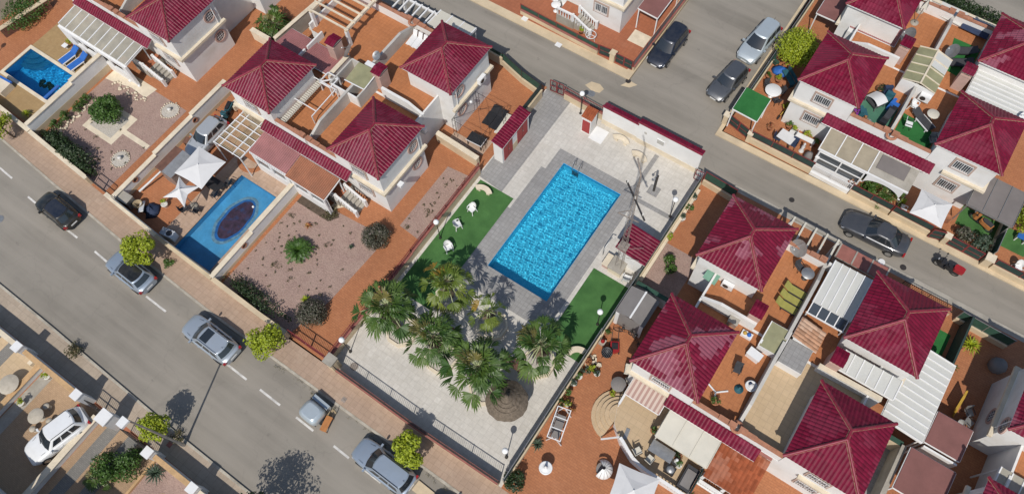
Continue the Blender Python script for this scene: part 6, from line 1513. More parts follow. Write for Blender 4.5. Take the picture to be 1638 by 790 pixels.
round_table('pale round cafe table on the bright turf terrace', 6.1,41.15,.42,'canvas_cream',2.95)
t = round_table('large round stone table on the pale lower left plot', -35.75,-8.65,.68,'stone',stem='stone'); 
t = round_table('round stone table among three stools on the terracotta driveway', -32.6,-9.05,.52,'stone',stem='stone')
def stool(label, x, y, m='stone', r=.2, h=.42, z=0, group='stone stools around the table', name='stone_stool'):
    t = thing(name, label, 'stool', (x,y,z), 0, group); MB().lathe([(.001,h),(r,h),(r*1.02,h-.06),(r*.75,h-.1),(r*.6,h*.4),(r*.8,0)],0,0,14).build('seat',m,t)
stool('stone stool above the round table on the driveway',-32.75,-8.3); stool('stone stool to the right of the round table on the driveway',-31.85,-8.85); stool('stone stool below the round table on the driveway',-32.35,-9.8)
round_table('grey glass round table in front of the striped awning', -2.55,13.35,.5,'canvas_grey')
def simple_chair(label, x, y, rz, m, frame='iron', z=0, group=None, w_=.46):
    t = thing('garden_chair', label, 'chair', (x,y,z), rz, group); MB().box(-w_/2,-.23,.42,w_/2,.23,.46).build('seat',m,t); MB().bar((0,.24,.46),(0,.33,.92),w_,.03).build('backrest',m,t)
    for sx in (-1,1):
        for sy in (-1,1): MB().box(sx*(w_/2-.03)-.015,sy*.2-.015,0,sx*(w_/2-.03)+.015,sy*.2+.015,.42).build('leg',frame,t)
        MB().bar((sx*w_/2,-.2,.64),(sx*w_/2,.27,.64),.04,.03).build('armrest',frame,t)
    return t
for a in ((-4.9,39.9,R(50),'charcoal','dark chair left of the white patio table'),(-3.85,39.9,R(-40),'charcoal','dark chair behind the white patio table'),(-3.75,39.0,R(-130),'charcoal','dark chair by the white patio table facing the house'),(-2.5,14.5,R(20),'canvas_cream','padded chair behind the grey glass table'),(-2.1,14.05,R(-30),'canvas_cream','second padded chair behind the grey glass table'),
          (-35.5,7.2,R(160),'charcoal','black chair under the small white parasol'),(-34.7,7.6,R(200),'charcoal','second black chair under the small white parasol'),(-34.5,9.3,R(-80),'charcoal','black chair at the pool side of the big white parasol'),(-34.3,10.6,R(-80),'charcoal','black chair at the far side of the big white parasol'),
          (3.35,25.6,R(60),'charcoal','folding chair left of the wire table', 2.93),(3.1,17.35,R(10),'charcoal','dark mesh chair on the worn villa terrace',2.93),(.55,10.25,R(150),'canvas_cream','padded chair at the curve of the white balustrade',.86),(1.4,10.25,R(170),'canvas_cream','padded chair by the white balustrade near the long table',.86),(-5.4,42.3,R(70),'green_mesh','green garden chair by the side street fence'),
          (5.05,39.7,R(100),'plastic_white','white chair on the turf terrace beside the box',2.95),(6.9,39.3,R(30),'steel','grey chair in the shade of the turf terrace',2.95),(16.5,23.9,R(40),'steel','silver tube chair in the shaded yard, upper one'),(16.7,23.3,R(70),'steel','silver tube chair in the shaded yard, middle one'),(16.3,22.7,R(10),'steel','silver tube chair in the shaded yard, lower one'),(-22.4,38.3,R(40),'plastic_white','white chair on the porch at the top'),(-23.2,38.4,R(-20),'plastic_white','second white chair on the porch at the top')):
    simple_chair(a[4],a[0],a[1],a[2],a[3],z=a[5] if len(a) > 5 else 0)
round_table('white round table on the porch at the top', -22.9,37.8,.4,'plastic_white',stem='plastic_white')
t = thing('rect_table','table with blue and white cloth on the far row front patio','table',(-1.7,36.2,0),R(-8)); MB().box(-.6,-.45,.7,.6,.45,.75).build('top','canvas_white',t)
for sx in (-1,1):
    for sy in (-1,1): MB().box(sx*.5-.03,sy*.36-.03,0,sx*.5+.03,sy*.36+.03,.7).build('leg','iron',t)
for k,(a,b,m,lab) in enumerate(((-2.2,36.0,'dark_blue','navy cushioned chair left of the cloth covered table'),(-1.0,36.1,'dark_blue','navy cushioned chair right of the cloth covered table'),(-1.5,36.9,'canvas_white','pale cushioned chair behind the cloth covered table'))): simple_chair(lab,a,b,R(90-90*k),m)
t = thing('rect_table','long grey table on the raised terrace by the cream awning','table',(1.75,11.0,.86),R(0)); MB().box(-.75,-.38,.7,.75,.38,.75).build('top','steel',t)
for sx in (-1,1):
    for sy in (-1,1): MB().box(sx*.65-.03,sy*.3-.03,0,sx*.65+.03,sy*.3+.03,.7).build('leg','steel',t)
t = thing('rect_table','small white side table on the sandy deck','table',(-54.8,12.8,0)); MB().box(-.22,-.2,.38,.22,.2,.42).build('top','plastic_white',t); MB().box(-.05,-.05,0,.05,.05,.38).build('leg','plastic_white',t)
t = thing('rect_table','white folding table on the wall corner behind the silver car','table',(-37.4,16.6,0)); MB().box(-.35,-.45,.95,.35,.45,1.0).build('top','plastic_white',t)
for s in (-1,1): MB().box(s*.3-.02,-.02,0,s*.3+.02,.02,.95).build('leg','plastic_white',t)

def parasol(label, x, y, z, s, rz, m, h=.42, z0=0, sag=.05):
    t = thing('parasol', label, 'parasol', (x,y,z0), rz); zz = z-z0; n = 4; vs = [(0,0,zz+h)]; fs = []
    rim = []
    for k in range(n):
        a, b = R(45+90*k), R(45+90*(k+1)); A = Vector((math.cos(a)*s,math.sin(a)*s,zz)); B = Vector((math.cos(b)*s,math.sin(b)*s,zz))
        for j in range(4): f = j/4; p = A.lerp(B,f); bow = math.sin(f*math.pi); rim.append(Vector((p.x*(1-sag*bow),p.y*(1-sag*bow),p.z+.04*bow)))
    mid = [Vector((p.x*.5,p.y*.5,zz+h*.46)) for p in rim]; k = len(rim); vs = [Vector((0,0,zz+h))]+mid+rim
    fs = [(0,1+i,1+(i+1)%k) for i in range(k)]+[(1+i,1+k+i,1+k+(i+1)%k,1+(i+1)%k) for i in range(k)]
    mb = MB().add(vs,fs); mb.add([v+Vector((0,0,-.012)) for v in vs],[f[::-1] for f in fs]); mb.build('canvas',m,t)
    MB().cyl(0,0,0,zz+h-.05,.03,8).build('pole','steel',t); MB().lathe([(.3,0),(.3,.08),(.06,.1)],0,0,14).build('base','concrete',t); MB().ball(0,0,zz+h+.03,.05).build('finial','plastic_white',t)
    for q in range(4): a = R(45+90*q); MB().bar((0,0,zz+h-.03),(math.cos(a)*s*.98,math.sin(a)*s*.98,zz-.02),.02,.02).build('rib','steel',t)
    return t
parasol('large square white parasol between metal shed and drained pool', -35.5,10.0,2.35,1.85,R(2),'canvas_white')
parasol('smaller white star shaped parasol with sagging sides by the potted palm', -35.35,7.85,2.15,1.35,R(8),'canvas_white',.4,sag=.42)
parasol('square bluish white parasol behind the angled red gate', 8.95,34.95,2.35,1.55,R(0),'canvas_white',.5)
parasol('pale grey parasol cut by the bottom edge below the raised terrace', 1.45,7.9,2.3,1.75,R(12),'canvas_white',.45)
parasol('folded cream parasol on the top right terrace', 2.0,49.0,4.6,.3,R(0),'canvas_cream',.9,2.93)
parasol('small cream parasol standing in the corner of the top right terrace', 1.9,50.3,4.3,.45,R(20),'canvas_cream',.5,2.93)
# pots
def pot(label, x, y, r=.2, leafm='leaf_green', m='pot', h=.32, z=0, ph=.45, seed=0, group='potted plants', n=170):
    t = thing('potted_plant', label, 'potted plant', (x,y,z), 0, group); MB().lathe([(r*.7,0),(r,h),(r*1.08,h),(r*1.08,h+.04),(r*.85,h+.03),(.001,h-.02)],0,0,12).build('pot',m,t)
    mb = MB(); leaf_cloud(mb,0,0,h+ph*.45,r*1.25,r*1.25,ph*.55,n,.1,5,seed=seed); mb.build('foliage',leafm,t)
for i,a in enumerate([(-5.0,10.3,'leaf_green','pot','green potted plant behind the swing seat, nearest the screen'),(-4.65,10.55,'leaf_lime','pot_white','lime potted plant just behind the swing seat'),(-4.2,10.3,'flower','pot','reddish potted plant at the upper corner of the swing seat'),(-5.0,11.3,'leaf_green','pot','leafy potted plant between screen and swing seat'),
      (-5.0,11.95,'leaf_agave','pot_white','grey green plant in a white pot by the screen'),(-4.95,12.5,'leaf_green','pot_white','green plant in a white pot next to the grey green one'),(-4.75,13.0,'leaf_agave','pot','silvery potted plant along the screen, middle of the row'),(-4.5,13.35,'leaf_lime','pot','lime potted plant before the pale stone heap'),(-4.1,13.3,'leaf_dark','pot_white','dark round plant in a white pot, farthest from the screen'),(-5.0,13.7,'flower','pot','flowering potted plant by the curved stone bench wall'),
      (-4.95,16.0,'leaf_green','pot','potted plant at the corner of the grey gable shed'),(-2.6,12.75,'leaf_lime','pot','potted plant beside the striped awning post'),(-37.1,6.7,'leaf_lime','pot_white','small palm in a white pot near the star shaped parasol'),(-34.3,-6.95,'leaf_lime','pot_white','small plant in a white pot at the tan coped wall'),(-34.35,-9.1,'leaf_lime','pot_white','small plant in a white pot beside the stone table'),
      (-2.9,38.9,'leaf_lime','pot','tall potted plant at the corner of the far row villa'),(-2.0,37.5,'leaf_green','pot','potted plant left below the barred window'),(-1.5,37.35,'leaf_lime','pot_white','lime potted plant under the barred window'),(-.5,37.45,'leaf_lime','pot','potted plant on the white bench under the window'),(.3,37.2,'leaf_green','pot','large green potted plant by the glazed porch wall'),(-5.3,40.9,'leaf_green','pot','bushy potted plant at the street fence of the patio'),(-4.5,41.0,'leaf_lime','pot','lime potted plant beside the teal bench'),(-3.1,36.6,'flower','pot','orange flowering pot behind the mesh fence'),
      (-5.0,28.2,'leaf_agave','pot_white','grey plant in a white pot at the street end of the strip'),(-4.85,27.2,'leaf_green','pot','small green pot in the terracotta strip'),(-4.9,26.3,'leaf_agave','pot_white','plant in a white pot halfway along the terracotta strip'),(-4.9,24.5,'leaf_lime','pot','brown pot where gravel meets terracotta strip'),(2.7,11.4,'leaf_dark','pot','dark potted plant below the cream awning edge',.86),(.75,11.9,'leaf_green','pot','potted plant at the corner of the cream awning',.86),
      (3.0,10.95,'leaf_green','pot_white','plant in a white pot on the raised terrace',.86),(2.2,41.6,'leaf_dark','pot','dark potted plant in the terrace corner near the chimney',2.93),(1.6,38.7,'purple','pot','purple flowering pot on the far row terrace corner',2.93),(2.4,38.4,'flower','pot','yellowish potted plant on the far row terrace wall',2.93),(2.9,14.9,'leaf_green','pot','green pot in the shaded terrace corner',2.93),(-54.7,13.25,'leaf_lime','pot','potted plant beside the white side table'),(-19.9,36.9,'leaf_lime','pot','potted plant beneath the white stair at the top'),(10.15,36.4,'leaf_lime','pot_white','potted plant beside the square parasol'),(7.5,36.0,'leaf_lime','pot','tall potted plant left of the square parasol')]):
    pot(a[4],a[0],a[1],.2 if i%3 else .24,a[2],a[3],z=a[5] if len(a) > 5 else 0,seed=100+i)

# ------------------------------------------------------------------ remaining clutter
t = thing('swing_seat','white framed garden swing seat with grey cushion','swing seat',(-4.3,9.0,0),R(13))
for y in (-.95,.95):
    for s in (-1,1): MB().bar((s*.5,y,0),(s*.12,y,1.5),.06,.06).build('leg','plastic_white',t)
for s in (-1,1): MB().bar((s*.42,-1.0,1.45),(s*.42,1.0,1.45),.06,.06).build('top_bar','plastic_white',t)
for y in (-1,-.35,.35,1): MB().bar((-.45,y,1.46),(.45,y,1.46),.05,.05).build('cross_bar','plastic_white',t)
MB().box(-.3,-.75,.45,.25,.75,.55).build('seat','canvas_grey',t); MB().bar((-.36,-.75,.75),(-.36,.75,.75),.07,.5).build('backrest','canvas_grey',t)
t = thing('lawn_mower','red lawn mower with dark round grass drum','mower',(-4.05,15.45,0),R(-60))
MB().prism([(-.35,-.28),(.3,-.3),(.42,0),(.3,.3),(-.35,.28)],.15,.5).build('deck','red',t); MB().box(-.2,-.2,.5,.2,.2,.62).build('engine','black',t)
for sx in (-.28,.28):
    for sy in (-1,1): MB().tube([(sx,sy*.26,.12),(sx,sy*.33,.12)],.12,12).build('wheel','rubber',t)
for s in (-1,1): MB().bar((-.3,s*.22,.4),(-.85,s*.2,.95),.03,.03).build('handle','black',t)
t = thing('kettle_grill','round black kettle barbecue with wire grid in front of the mower','barbecue',(-4.25,14.75,0))
MB().lathe([(.05,.35),(.25,.42),(.36,.62),(.38,.75),(.34,.76),(.3,.6),(.001,.5)],0,0,20).build('bowl','black',t); mb = MB()
for k in range(7): q = -.3+.1*k; w2 = math.sqrt(max(.01,.33**2-q*q)); mb.bar((q,-w2,.74),(q,w2,.74),.015,.015)
mb.build('grid','steel',t)
for k in range(3): a = 2.1*k; MB().bar((.2*math.cos(a),.2*math.sin(a),.45),(.34*math.cos(a),.34*math.sin(a),0),.03,.03).build('leg','black',t)
t = thing('stone_heap','heap of pale crazy paving stones beside the curved bench wall','stones',(-4.75,13.9,0)); mb = MB(); rnd = random.Random(3)
for k in range(26):
    a, r = rnd.uniform(0,6.28), rnd.uniform(0,.5); x, y = math.cos(a)*r, math.sin(a)*r; s = rnd.uniform(.08,.17); mb.prism([(x+s*math.cos(b)*rnd.uniform(.7,1.2),y+s*math.sin(b)) for b in (0,1.2,2.5,3.7,5)],.02*(k%4),.04+.05*(k%4))
mb.build('stones','cream_pale',t)
t = thing('gnome_lamp','red topped garden lantern on a grey block by the screen','lantern',(-4.9,15.35,0)); MB().box(-.2,-.2,0,.2,.2,.35).build('block','concrete',t); MB().lathe([(.13,.35),(.15,.5),(.09,.62),(.001,.72)],0,0,12).build('lantern','red',t)
t = thing('garden_fountain','white round birdbath fountain on the terracotta terrace','fountain',(-3.6,6.4,0)); MB().lathe([(.3,0),(.26,.1),(.12,.2),(.1,.6),(.38,.78),(.42,.85),(.36,.84),(.15,.8),(.1,.95),(.06,1.3),(.001,1.42)],0,0,20).build('bowl','plastic_white',t)
t = thing('egg_chair','white ribbed cocoon chair below the round steps','chair',(-.65,8.35,0),R(200)); n = 20; vs = []; fs = []
for i in range(9):
    u = i/8*1.4
    for j in range(n+1): a = R(-128+256*j/n); r = .6*math.cos(u); vs.append((-r*math.cos(a),r*math.sin(a),.3+.7*math.sin(u)))
for i in range(8):
    for j in range(n): fs.append((i*(n+1)+j,i*(n+1)+j+1,(i+1)*(n+1)+j+1,(i+1)*(n+1)+j))
sh = MB().add(vs,fs,0,True).build('shell','plastic_white',t)
for j in range(0,n+1,2): a = R(-128+256*j/n); MB().tube([(-.61*math.cos(i/6*1.4)*math.cos(a),.61*math.cos(i/6*1.4)*math.sin(a),.3+.71*math.sin(i/6*1.4)) for i in range(7)],.014,5).build('rib','steel',sh)
MB().cyl(0,0,.28,.4,.44,18).build('seat','canvas_grey',t); MB().lathe([(.4,0),(.38,.05),(.06,.1),(.06,.3)],0,0,14).build('base','steel',t)
t = thing('hot_tub','dark rectangular spa tub with raised lid at the end of the raised terrace','hot tub',(3.85,10.55,.86)); MB().box(-.4,-.75,0,.4,.75,.5).build('tub','charcoal',t); MB().box(-.3,-.6,.5,.3,.5,.56).build('cover','canvas_grey',t); MB().bar((.45,-.75,.75),(.45,.85,.75),.06,.7).build('lid','green_dark',t)
t = thing('gas_barbecue','black boxy barbecue by the balustrade','barbecue',(2.7,10.35,.86)); MB().box(-.3,-.25,.3,.3,.25,.75).build('box','black',t); MB().ball(0,0,.75,.26,0,.5).build('lid','steel',t)
for s in (-1,1): MB().box(s*.25-.03,-.2,0,s*.25+.03,.2,.3).build('leg','black',t)
t = thing('statue','small white garden statue among pots on the raised terrace','statue',(2.75,11.05,.86)); MB().lathe([(.2,0),(.16,.1),(.1,.2),(.14,.45),(.1,.6),(.06,.68),(.1,.78),(.08,.9),(.001,.95)],0,0,12).build('figure','plastic_white',t)
o = MB().box(-.12,-.35,0,.12,.35,.03).build('door_mat','steel',None,(-.55,10.9,.868),R(10)); tag(o,'grey mat at the top of the round steps','mat')
# worn villa terrace
t = thing('drying_rack','white three armed clothes dryer lying on the worn villa terrace','clothes dryer',(2.7,15.5,2.93),R(20))
for a in (20,140,260): MB().bar((0,0,.06),(.75*math.cos(R(a)),.75*math.sin(R(a)),.06),.09,.04).build('arm','plastic_white',t)
t = thing('umbrella_stand','teal round parasol base on the worn villa terrace','parasol base',(3.75,16.45,2.93)); MB().lathe([(.28,0),(.28,.07),(.06,.12),(.05,.4),(.001,.4)],0,0,18).build('base','teal',t)
t = thing('laundry_tub','white round tub of laundry against the grey dividing wall','tub',(4.25,16.9,2.93)); MB().lathe([(.22,0),(.34,.4),(.37,.42),(.3,.4),(.001,.3)],0,0,18).build('tub','plastic_white',t); MB().ball(.05,0,.38,.2,0,.6).build('laundry','canvas_white',t); MB().ball(-.1,.1,.4,.13,0,.6).build('cloth','dark_blue',t)
t = thing('storage_box','white plastic deck box by the lightwell wall','box',(3.55,18.75,2.93),R(-8)); MB().box(-.42,-.25,0,.42,.25,.5).build('box','plastic_white',t); MB().box(-.45,-.28,.5,.45,.28,.56).build('lid','plastic_white',t)
t = thing('toy_crate','crate of blue and yellow toys by the white chimney shaft','crate',(2.6,19.75,2.93)); MB().box(-.35,-.2,0,.35,.2,.25).build('crate','plastic_white',t); MB().ball(-.15,0,.3,.13).build('ball','yellow',t); MB().ball(.12,.02,.3,.14).build('ball','blue',t)
t = thing('storage_box','grey cabinet in the shade beside the white sloping wall','box',(1.5,20.0,2.93)); MB().box(-.3,-.25,0,.3,.25,.6).build('box','steel',t); MB().box(-.33,-.28,.6,.33,.28,.64).build('lid','concrete',t)
o = MB().slab([(-1.5,21.6,3.3),(-.6,21.5,3.3),(-.55,22.3,3.5),(-1.45,22.4,3.5)],.03).build('glass_screen',mat('green_glass',(.16,.3,.22),.3,.1,2,8)); tag(o,'pale green glass sheet on the terrace edge of the patchy roofed villa','glass sheet')
# far row patios
t = thing('teal_bench','teal wooden bench below the villa wall on the far row patio','bench',(-3.9,41.5,0),R(-40)); MB().box(-.75,-.22,.4,.75,.22,.46).build('seat','teal',t); MB().bar((-.75,.26,.7),(.75,.26,.7),.05,.4).build('backrest','teal',t)
for s in (-1,1): MB().box(s*.65-.04,-.2,0,s*.65+.04,.2,.4).build('leg','teal',t)
t = thing('tarp_pile','blue crumpled tarpaulin beside the teal bench','tarp',(-4.75,42.0,0)); mb = MB(); rnd = random.Random(8); mb.lathe([(.001,.42),(.25,.36),(.5,.2),(.62,.02),(.3,0)],0,0,11); mb.v = [(x*rnd.uniform(.75,1.2),y*rnd.uniform(.75,1.2),z*rnd.uniform(.6,1.2)) for x,y,z in mb.v]; mb.build('tarp','blue',t)
t = thing('planter_bench','white bench with potted greenery under the far row window','bench',(-.55,37.05,0)); MB().box(-.8,-.2,.4,.8,.2,.46).build('seat','plastic_white',t)
for s in (-1,1): MB().box(s*.7-.05,-.18,0,s*.7+.05,.18,.4).build('leg','plastic_white',t)
t = thing('statue','white garden statue group next to the cloth covered table','statue',(-.3,36.2,0)); MB().lathe([(.2,0),(.16,.15),(.1,.3),(.14,.6),(.06,.8),(.1,.92),(.001,1.05)],0,0,12).build('figure','plastic_white',t)
t = thing('cycle_trainer','covered grey item leaning on the glazed porch wall','cover',(.35,35.7,0)); MB().lathe([(.3,0),(.34,.5),(.22,.85),(.001,1.0)],0,0,9).build('cover','canvas_grey',t)
t = thing('toy_bike','black and yellow child bike on the patio','bicycle',(-2.9,38.2,0),R(80))
for x in (-.35,.35): MB().tube([(x,-.03,.2),(x,.03,.2)],.2,14).build('wheel','rubber',t)
MB().bar((-.35,0,.25),(.35,0,.5),.06,.06).bar((.3,-.2,.62),(.3,.2,.62),.03,.03).build('frame','yellow',t)
t = thing('lounge_shade','white curved sun shade on the green mat terrace','shade',(2.35,40.35,2.95),R(-30)); n = 8; vs = []
for k in range(n+1): a = k/n; vs += [(-.6+1.2*a,-.45,.55+.35*math.sin(a*2.6)),(-.6+1.2*a,.45,.55+.35*math.sin(a*2.6))]
MB().add(vs,[(2*k,2*k+1,2*k+3,2*k+2) for k in range(n)],0,True).build('canopy','canvas_white',t); MB().box(-.5,-.4,.25,.5,.4,.35).build('seat','charcoal',t)
for s in (-1,1): MB().bar((-.5,s*.42,0),(-.5,s*.42,.6),.04,.04).bar((.55,s*.42,0),(.5,s*.42,.75),.04,.04).build('leg','steel',t)
o = MB().prism([(1.4,38.3),(4.0,38.4),(4.0,40.9),(1.4,40.9)],2.931,2.945).build('terrace_mat',mat('green_floor',(.06,.17,.11),.8,.15,1,12)); tag(o,'dull green floor covering on the far row terrace','floor mat')
o = MB().prism([(4.45,38.4),(6.0,38.3),(7.0,38.4),(7.0,39.8),(6.4,40.6),(4.45,40.8)],2.931,2.945).build('terrace_mat','turf_bright'); tag(o,'bright turf mat on the terrace with the cafe table','floor mat')
o = MB().prism([(5.6,46.0),(7.0,45.8),(7.0,49.2),(5.0,49.2),(5.3,47.2)],2.931,2.945).build('terrace_mat','turf_bright'); tag(o,'bright turf mat on the terrace with two dark loungers','floor mat')
t = thing('floor_grate','grey slatted panel lying on the green floor covering','panel',(2.0,38.85,2.95),R(-8)); MB().box(-.8,-.22,0,.8,.22,.03).build('panel','steel',t)
for k in range(8): MB().box(-.78+k*.2,-.2,.03,-.7+k*.2,.2,.045).build('slat','concrete',t)
t = thing('covered_barbecue','long black covered barbecue along the dividing wall of the far row','barbecue',(3.55,39.6,2.95),R(85)); MB().box(-.9,-.25,0,.9,.25,.6).build('cover','black',t); MB().box(-.5,-.22,.6,.4,.2,.75).build('hood','charcoal',t)
for k,(x,y,m,lab) in enumerate(((3.0,41.0,'teal','teal covered chair pile on the green mat terrace'),(2.8,41.5,'dark_blue','navy covered chair behind the teal one'),(3.6,40.6,'blue','blue folded parasol leaning by the covered barbecue'),(2.0,38.9,'teal','teal folded chair at the terrace corner with purple flowers'))):
    t = thing('covered_chair',lab,'cover',(x,y,2.95),R(40*k)); mb = MB().prism([(-.35,-.3),(.35,-.25),(.3,.3),(-.3,.35)],0,.5).prism([(-.3,.05),(.3,.1),(.28,.3),(-.28,.33)],.5,.85); mb.build('cover',m,t)
# L block clutter by the street
rnd = random.Random(4)
t = thing('storage_box','grey plastic cabinet in the corner of the front wall','box',(-39.5,5.4,0),R(3)); MB().box(-.45,-.35,0,.45,.35,.9).build('cabinet','steel',t); MB().box(-.48,-.38,.9,.48,.38,.95).build('lid','concrete',t)
t = thing('wicker_bin','round wicker bin among the clutter by the front wall','bin',(-38.6,5.6,0)); MB().lathe([(.28,0),(.34,.6),(.36,.62),(.3,.6),(.26,.1),(.001,.1)],0,0,16).build('basket','wood',t)
t = thing('surfboard','white board standing among the clutter by the front wall','board',(-38.2,5.6,0),R(-40)); MB().bar((-.6,0,.25),(.55,0,.75),.35,.07).build('board','plastic_white',t)
t = thing('tarp_pile','dark blue tarpaulin heap in the cluttered corner','tarp',(-37.7,5.9,0)); mb = MB().lathe([(.001,.55),(.3,.5),(.55,.25),(.68,.02),(.3,0)],0,0,13); mb.v = [(x*rnd.uniform(.7,1.25),y*rnd.uniform(.7,1.25),z*rnd.uniform(.6,1.2)) for x,y,z in mb.v]; mb.build('tarp','dark_blue',t)
t = thing('folded_parasol','long white folded parasol leaning on the garden wall','parasol',(-39.1,7.6,0),R(72)); MB().tube([(-1.2,0,.3),(-.2,0,.6),(1.0,0,1.0),(1.3,0,1.1)],.09,8,r1=.05).build('canvas','canvas_white',t); MB().tube([(1.3,0,1.1),(1.5,0,1.17)],.02,6).build('pole','steel',t)
t = thing('heat_pump','white rounded pool heat pump by the drained pool','heat pump',(-34.95,5.1,0),R(10)); MB().box(-.5,-.28,0,.5,.28,.75).build('casing','plastic_white',t); MB().cyl(.18,0,.75,.78,.22,18).build('fan_grille','iron',t); MB().box(-.48,-.29,.75,-.1,.27,.77).build('lid','steel',t)
t = thing('waste_bin','black bin with brown rim by the silver compact car','bin',(-39.4,11.6,0),R(15)); MB().box(-.25,-.25,0,.25,.25,.55).build('bin','black',t); MB().box(-.28,-.28,.55,.28,.28,.6).build('lid','wood_dark',t)
o = MB().prism([(-34.4+1.15*math.cos(R(a)),13.2+1.15*math.sin(R(a))) for a in range(190,355,12)]+[(-34.4+.8*math.cos(R(a)),13.2+.8*math.sin(R(a))) for a in range(352,188,-12)],.008,.06).build('brick_edging','terra'); tag(o,'curved brick edging step below the pergola corner','edging')
t = thing('garden_table','black garden table in the shade of the big white parasol','table',(-34.9,9.9,0)); MB().box(-.7,-.45,.7,.7,.45,.74).build('top','black',t)
for sx in (-1,1):
    for sy in (-1,1): MB().box(sx*.6-.03,sy*.36-.03,0,sx*.6+.03,sy*.36+.03,.7).build('leg','iron',t)
# villa with the black sunbeds
t = thing('gazebo_frame','thin bare wire gazebo frame on terracotta by the red door shed','gazebo frame',(-21.4,24.8,0)); c = [(-1.4,-1.5),(1.3,-1.5),(1.3,1.5),(-1.4,1.5)]
for i in range(4):
    x,y = c[i]; x2,y2 = c[(i+1)%4]
    for dx,dy in ((0,0),(.3*(1 if x<0 else -1),0),(0,.3*(1 if y<0 else -1))): MB().bar((x+dx,y+dy,0),(x+dx,y+dy,2.1),.02,.02).build('post','iron',t)
    for z in (.7,1.4,2.1): MB().bar((x,y,z),(x+.3*(1 if x<0 else -1),y,z),.015,.015).build('brace','iron',t); MB().bar((x,y,z-.3),(x,y+.3*(1 if y<0 else -1),z),.015,.015).build('brace','iron',t)
    MB().bar((x,y,2.1),(x2,y2,2.1),.02,.02).build('top_rail','iron',t); MB().bar((x,y,2.1),(0,0,2.7),.02,.02).build('roof_bar','iron',t)
t = thing('black_table','black glass table with white edge on the terracotta by the shed','table',(-20.9,23.6,0),R(3)); MB().box(-.65,-.42,.7,.65,.42,.74).build('top','black',t); MB().box(-.68,-.45,.68,.68,-.42,.75).build('edge','plastic_white',t); MB().box(.65,-.42,.68,.68,.42,.75).build('edge','plastic_white',t)
for sx in (-1,1):
    for sy in (-1,1): MB().box(sx*.58-.025,sy*.36-.025,0,sx*.58+.025,sy*.36+.025,.68).build('leg','iron',t)
o = MB().prism([(-23,23.6),(-21.5,23.6),(-20,24.6),(-20,23.0),(-23,22.6)],.008,.012).build('pale_paving','deck_pale'); o['kind'] = 'structure'
# top villa yard
t = thing('spoked_table','white round spoked table frame on the terracotta at the top','table frame',(-18.9,36.75,0)); mb = MB(); n = 18; mb.tube([(.42*math.cos(2*math.pi*k/n),.42*math.sin(2*math.pi*k/n),.6) for k in range(n+1)],.03,6,cap=False); mb.build('rim','plastic_white',t)
for a in (0,120,240): MB().bar((0,0,.6),(.42*math.cos(R(a)),.42*math.sin(R(a)),.6),.04,.03).build('spoke','plastic_white',t); MB().bar((.3*math.cos(R(a)),.3*math.sin(R(a)),.6),(.36*math.cos(R(a)),.36*math.sin(R(a)),0),.03,.03).build('leg','plastic_white',t)
# sandy pool deck corner
t = thing('cover_roller','cream box with blue cover at the short end of the deep blue pool','pool cover box',(-55.9,7.2,0),R(4)); MB().box(-.6,-.6,0,.6,.5,.6).build('box','cream_pale',t); MB().bar((-.65,.55,.62),(.65,.55,.62),.18,.14).build('cover','blue',t)
t = thing('pool_roller','blue rolled cover along the wall side of the deep blue pool','pool cover',(-52.35,9.2,0)); MB().tube([(0,-.9,.12),(0,.6,.12)],.14,12).build('roll','blue',t)
lamp('globe lamp at the left edge whose shadow crosses the terracotta path', -59.0,8.2)
# gravel garden features
for x,y,lab in ((-43.0,13.0,'white pebble circle with a small stone at the upper end of the gravel garden'),(-43.0,7.7,'white pebble circle with a small stone near the iron gate')):
    t = thing('pebble_circle',lab,'pebble circle',(x,y,.006),0,'white pebble circles'); MB().prism([(.68*math.cos(2*math.pi*k/22),.68*math.sin(2*math.pi*k/22)) for k in range(22)],0,.04).build('pebbles','gravel_pale',t); mb = MB(); rnd = random.Random(int(y))
    for k in range(26): a = 2*math.pi*k/26; r = .72+rnd.uniform(-.05,.08); mb.ball(r*math.cos(a),r*math.sin(a),.04,rnd.uniform(.05,.09),0,.6,6)
    o = mb.build('stone_edge','cream_pale',t); o['kind'] = 'stuff'; MB().lathe([(.14,.04),(.12,.2),(.16,.3),(.001,.3)],0,0,10).build('urn','pot_white',t)
ground('cream_garden_band', [(-47.9,8.2),(-44.6,8.2),(-44.6,11.0),(-47.9,11.0)], .012, 'cream_pale'); ground('gravel_bed', [(-47.5,8.6),(-45.1,8.6),(-45.1,10.6),(-47.5,10.6)], .018, 'gravel_pale')
ground('cream_garden_band', [(-44.6,9.4),(-42.0,9.4),(-42.0,9.8),(-44.6,9.8)], .012, 'cream_pale'); ground('pale_garden_strip', [(-49.8,12.4),(-49,12.5),(-47.3,12.9),(-45.6,12.8),(-45.4,13.9),(-49.8,13.9)], .012, 'cream_pale')
mb = MB(); rnd = random.Random(6)
for k in range(60):
    s = k/59; x, y = (-48.9+.15*math.sin(k), 6.6+6*s*1.0) if k < 34 else (-48.8+3.4*(k-34)/25, 12.5+.25*math.sin(k*.9)); mb.ball(x+rnd.uniform(-.08,.08),y,.05,rnd.uniform(.07,.14),0,.7,6)
o = mb.build('stone_edging','cream_pale'); tag(o,'loose line of pale edging stones around the gravel garden','stones'); o['kind'] = 'stuff'
for x,y in ((-47.8,13.3),(-46.8,13.35),(-48.6,13.4)):
    t = thing('garden_spotlight','small white spot standing on the pale strip below the white porch','light',(x,y,.01),0,'white spots below the porch'); MB().lathe([(.09,0),(.12,.14),(.08,.2),(.001,.2)],0,0,10).build('housing','plastic_white',t)
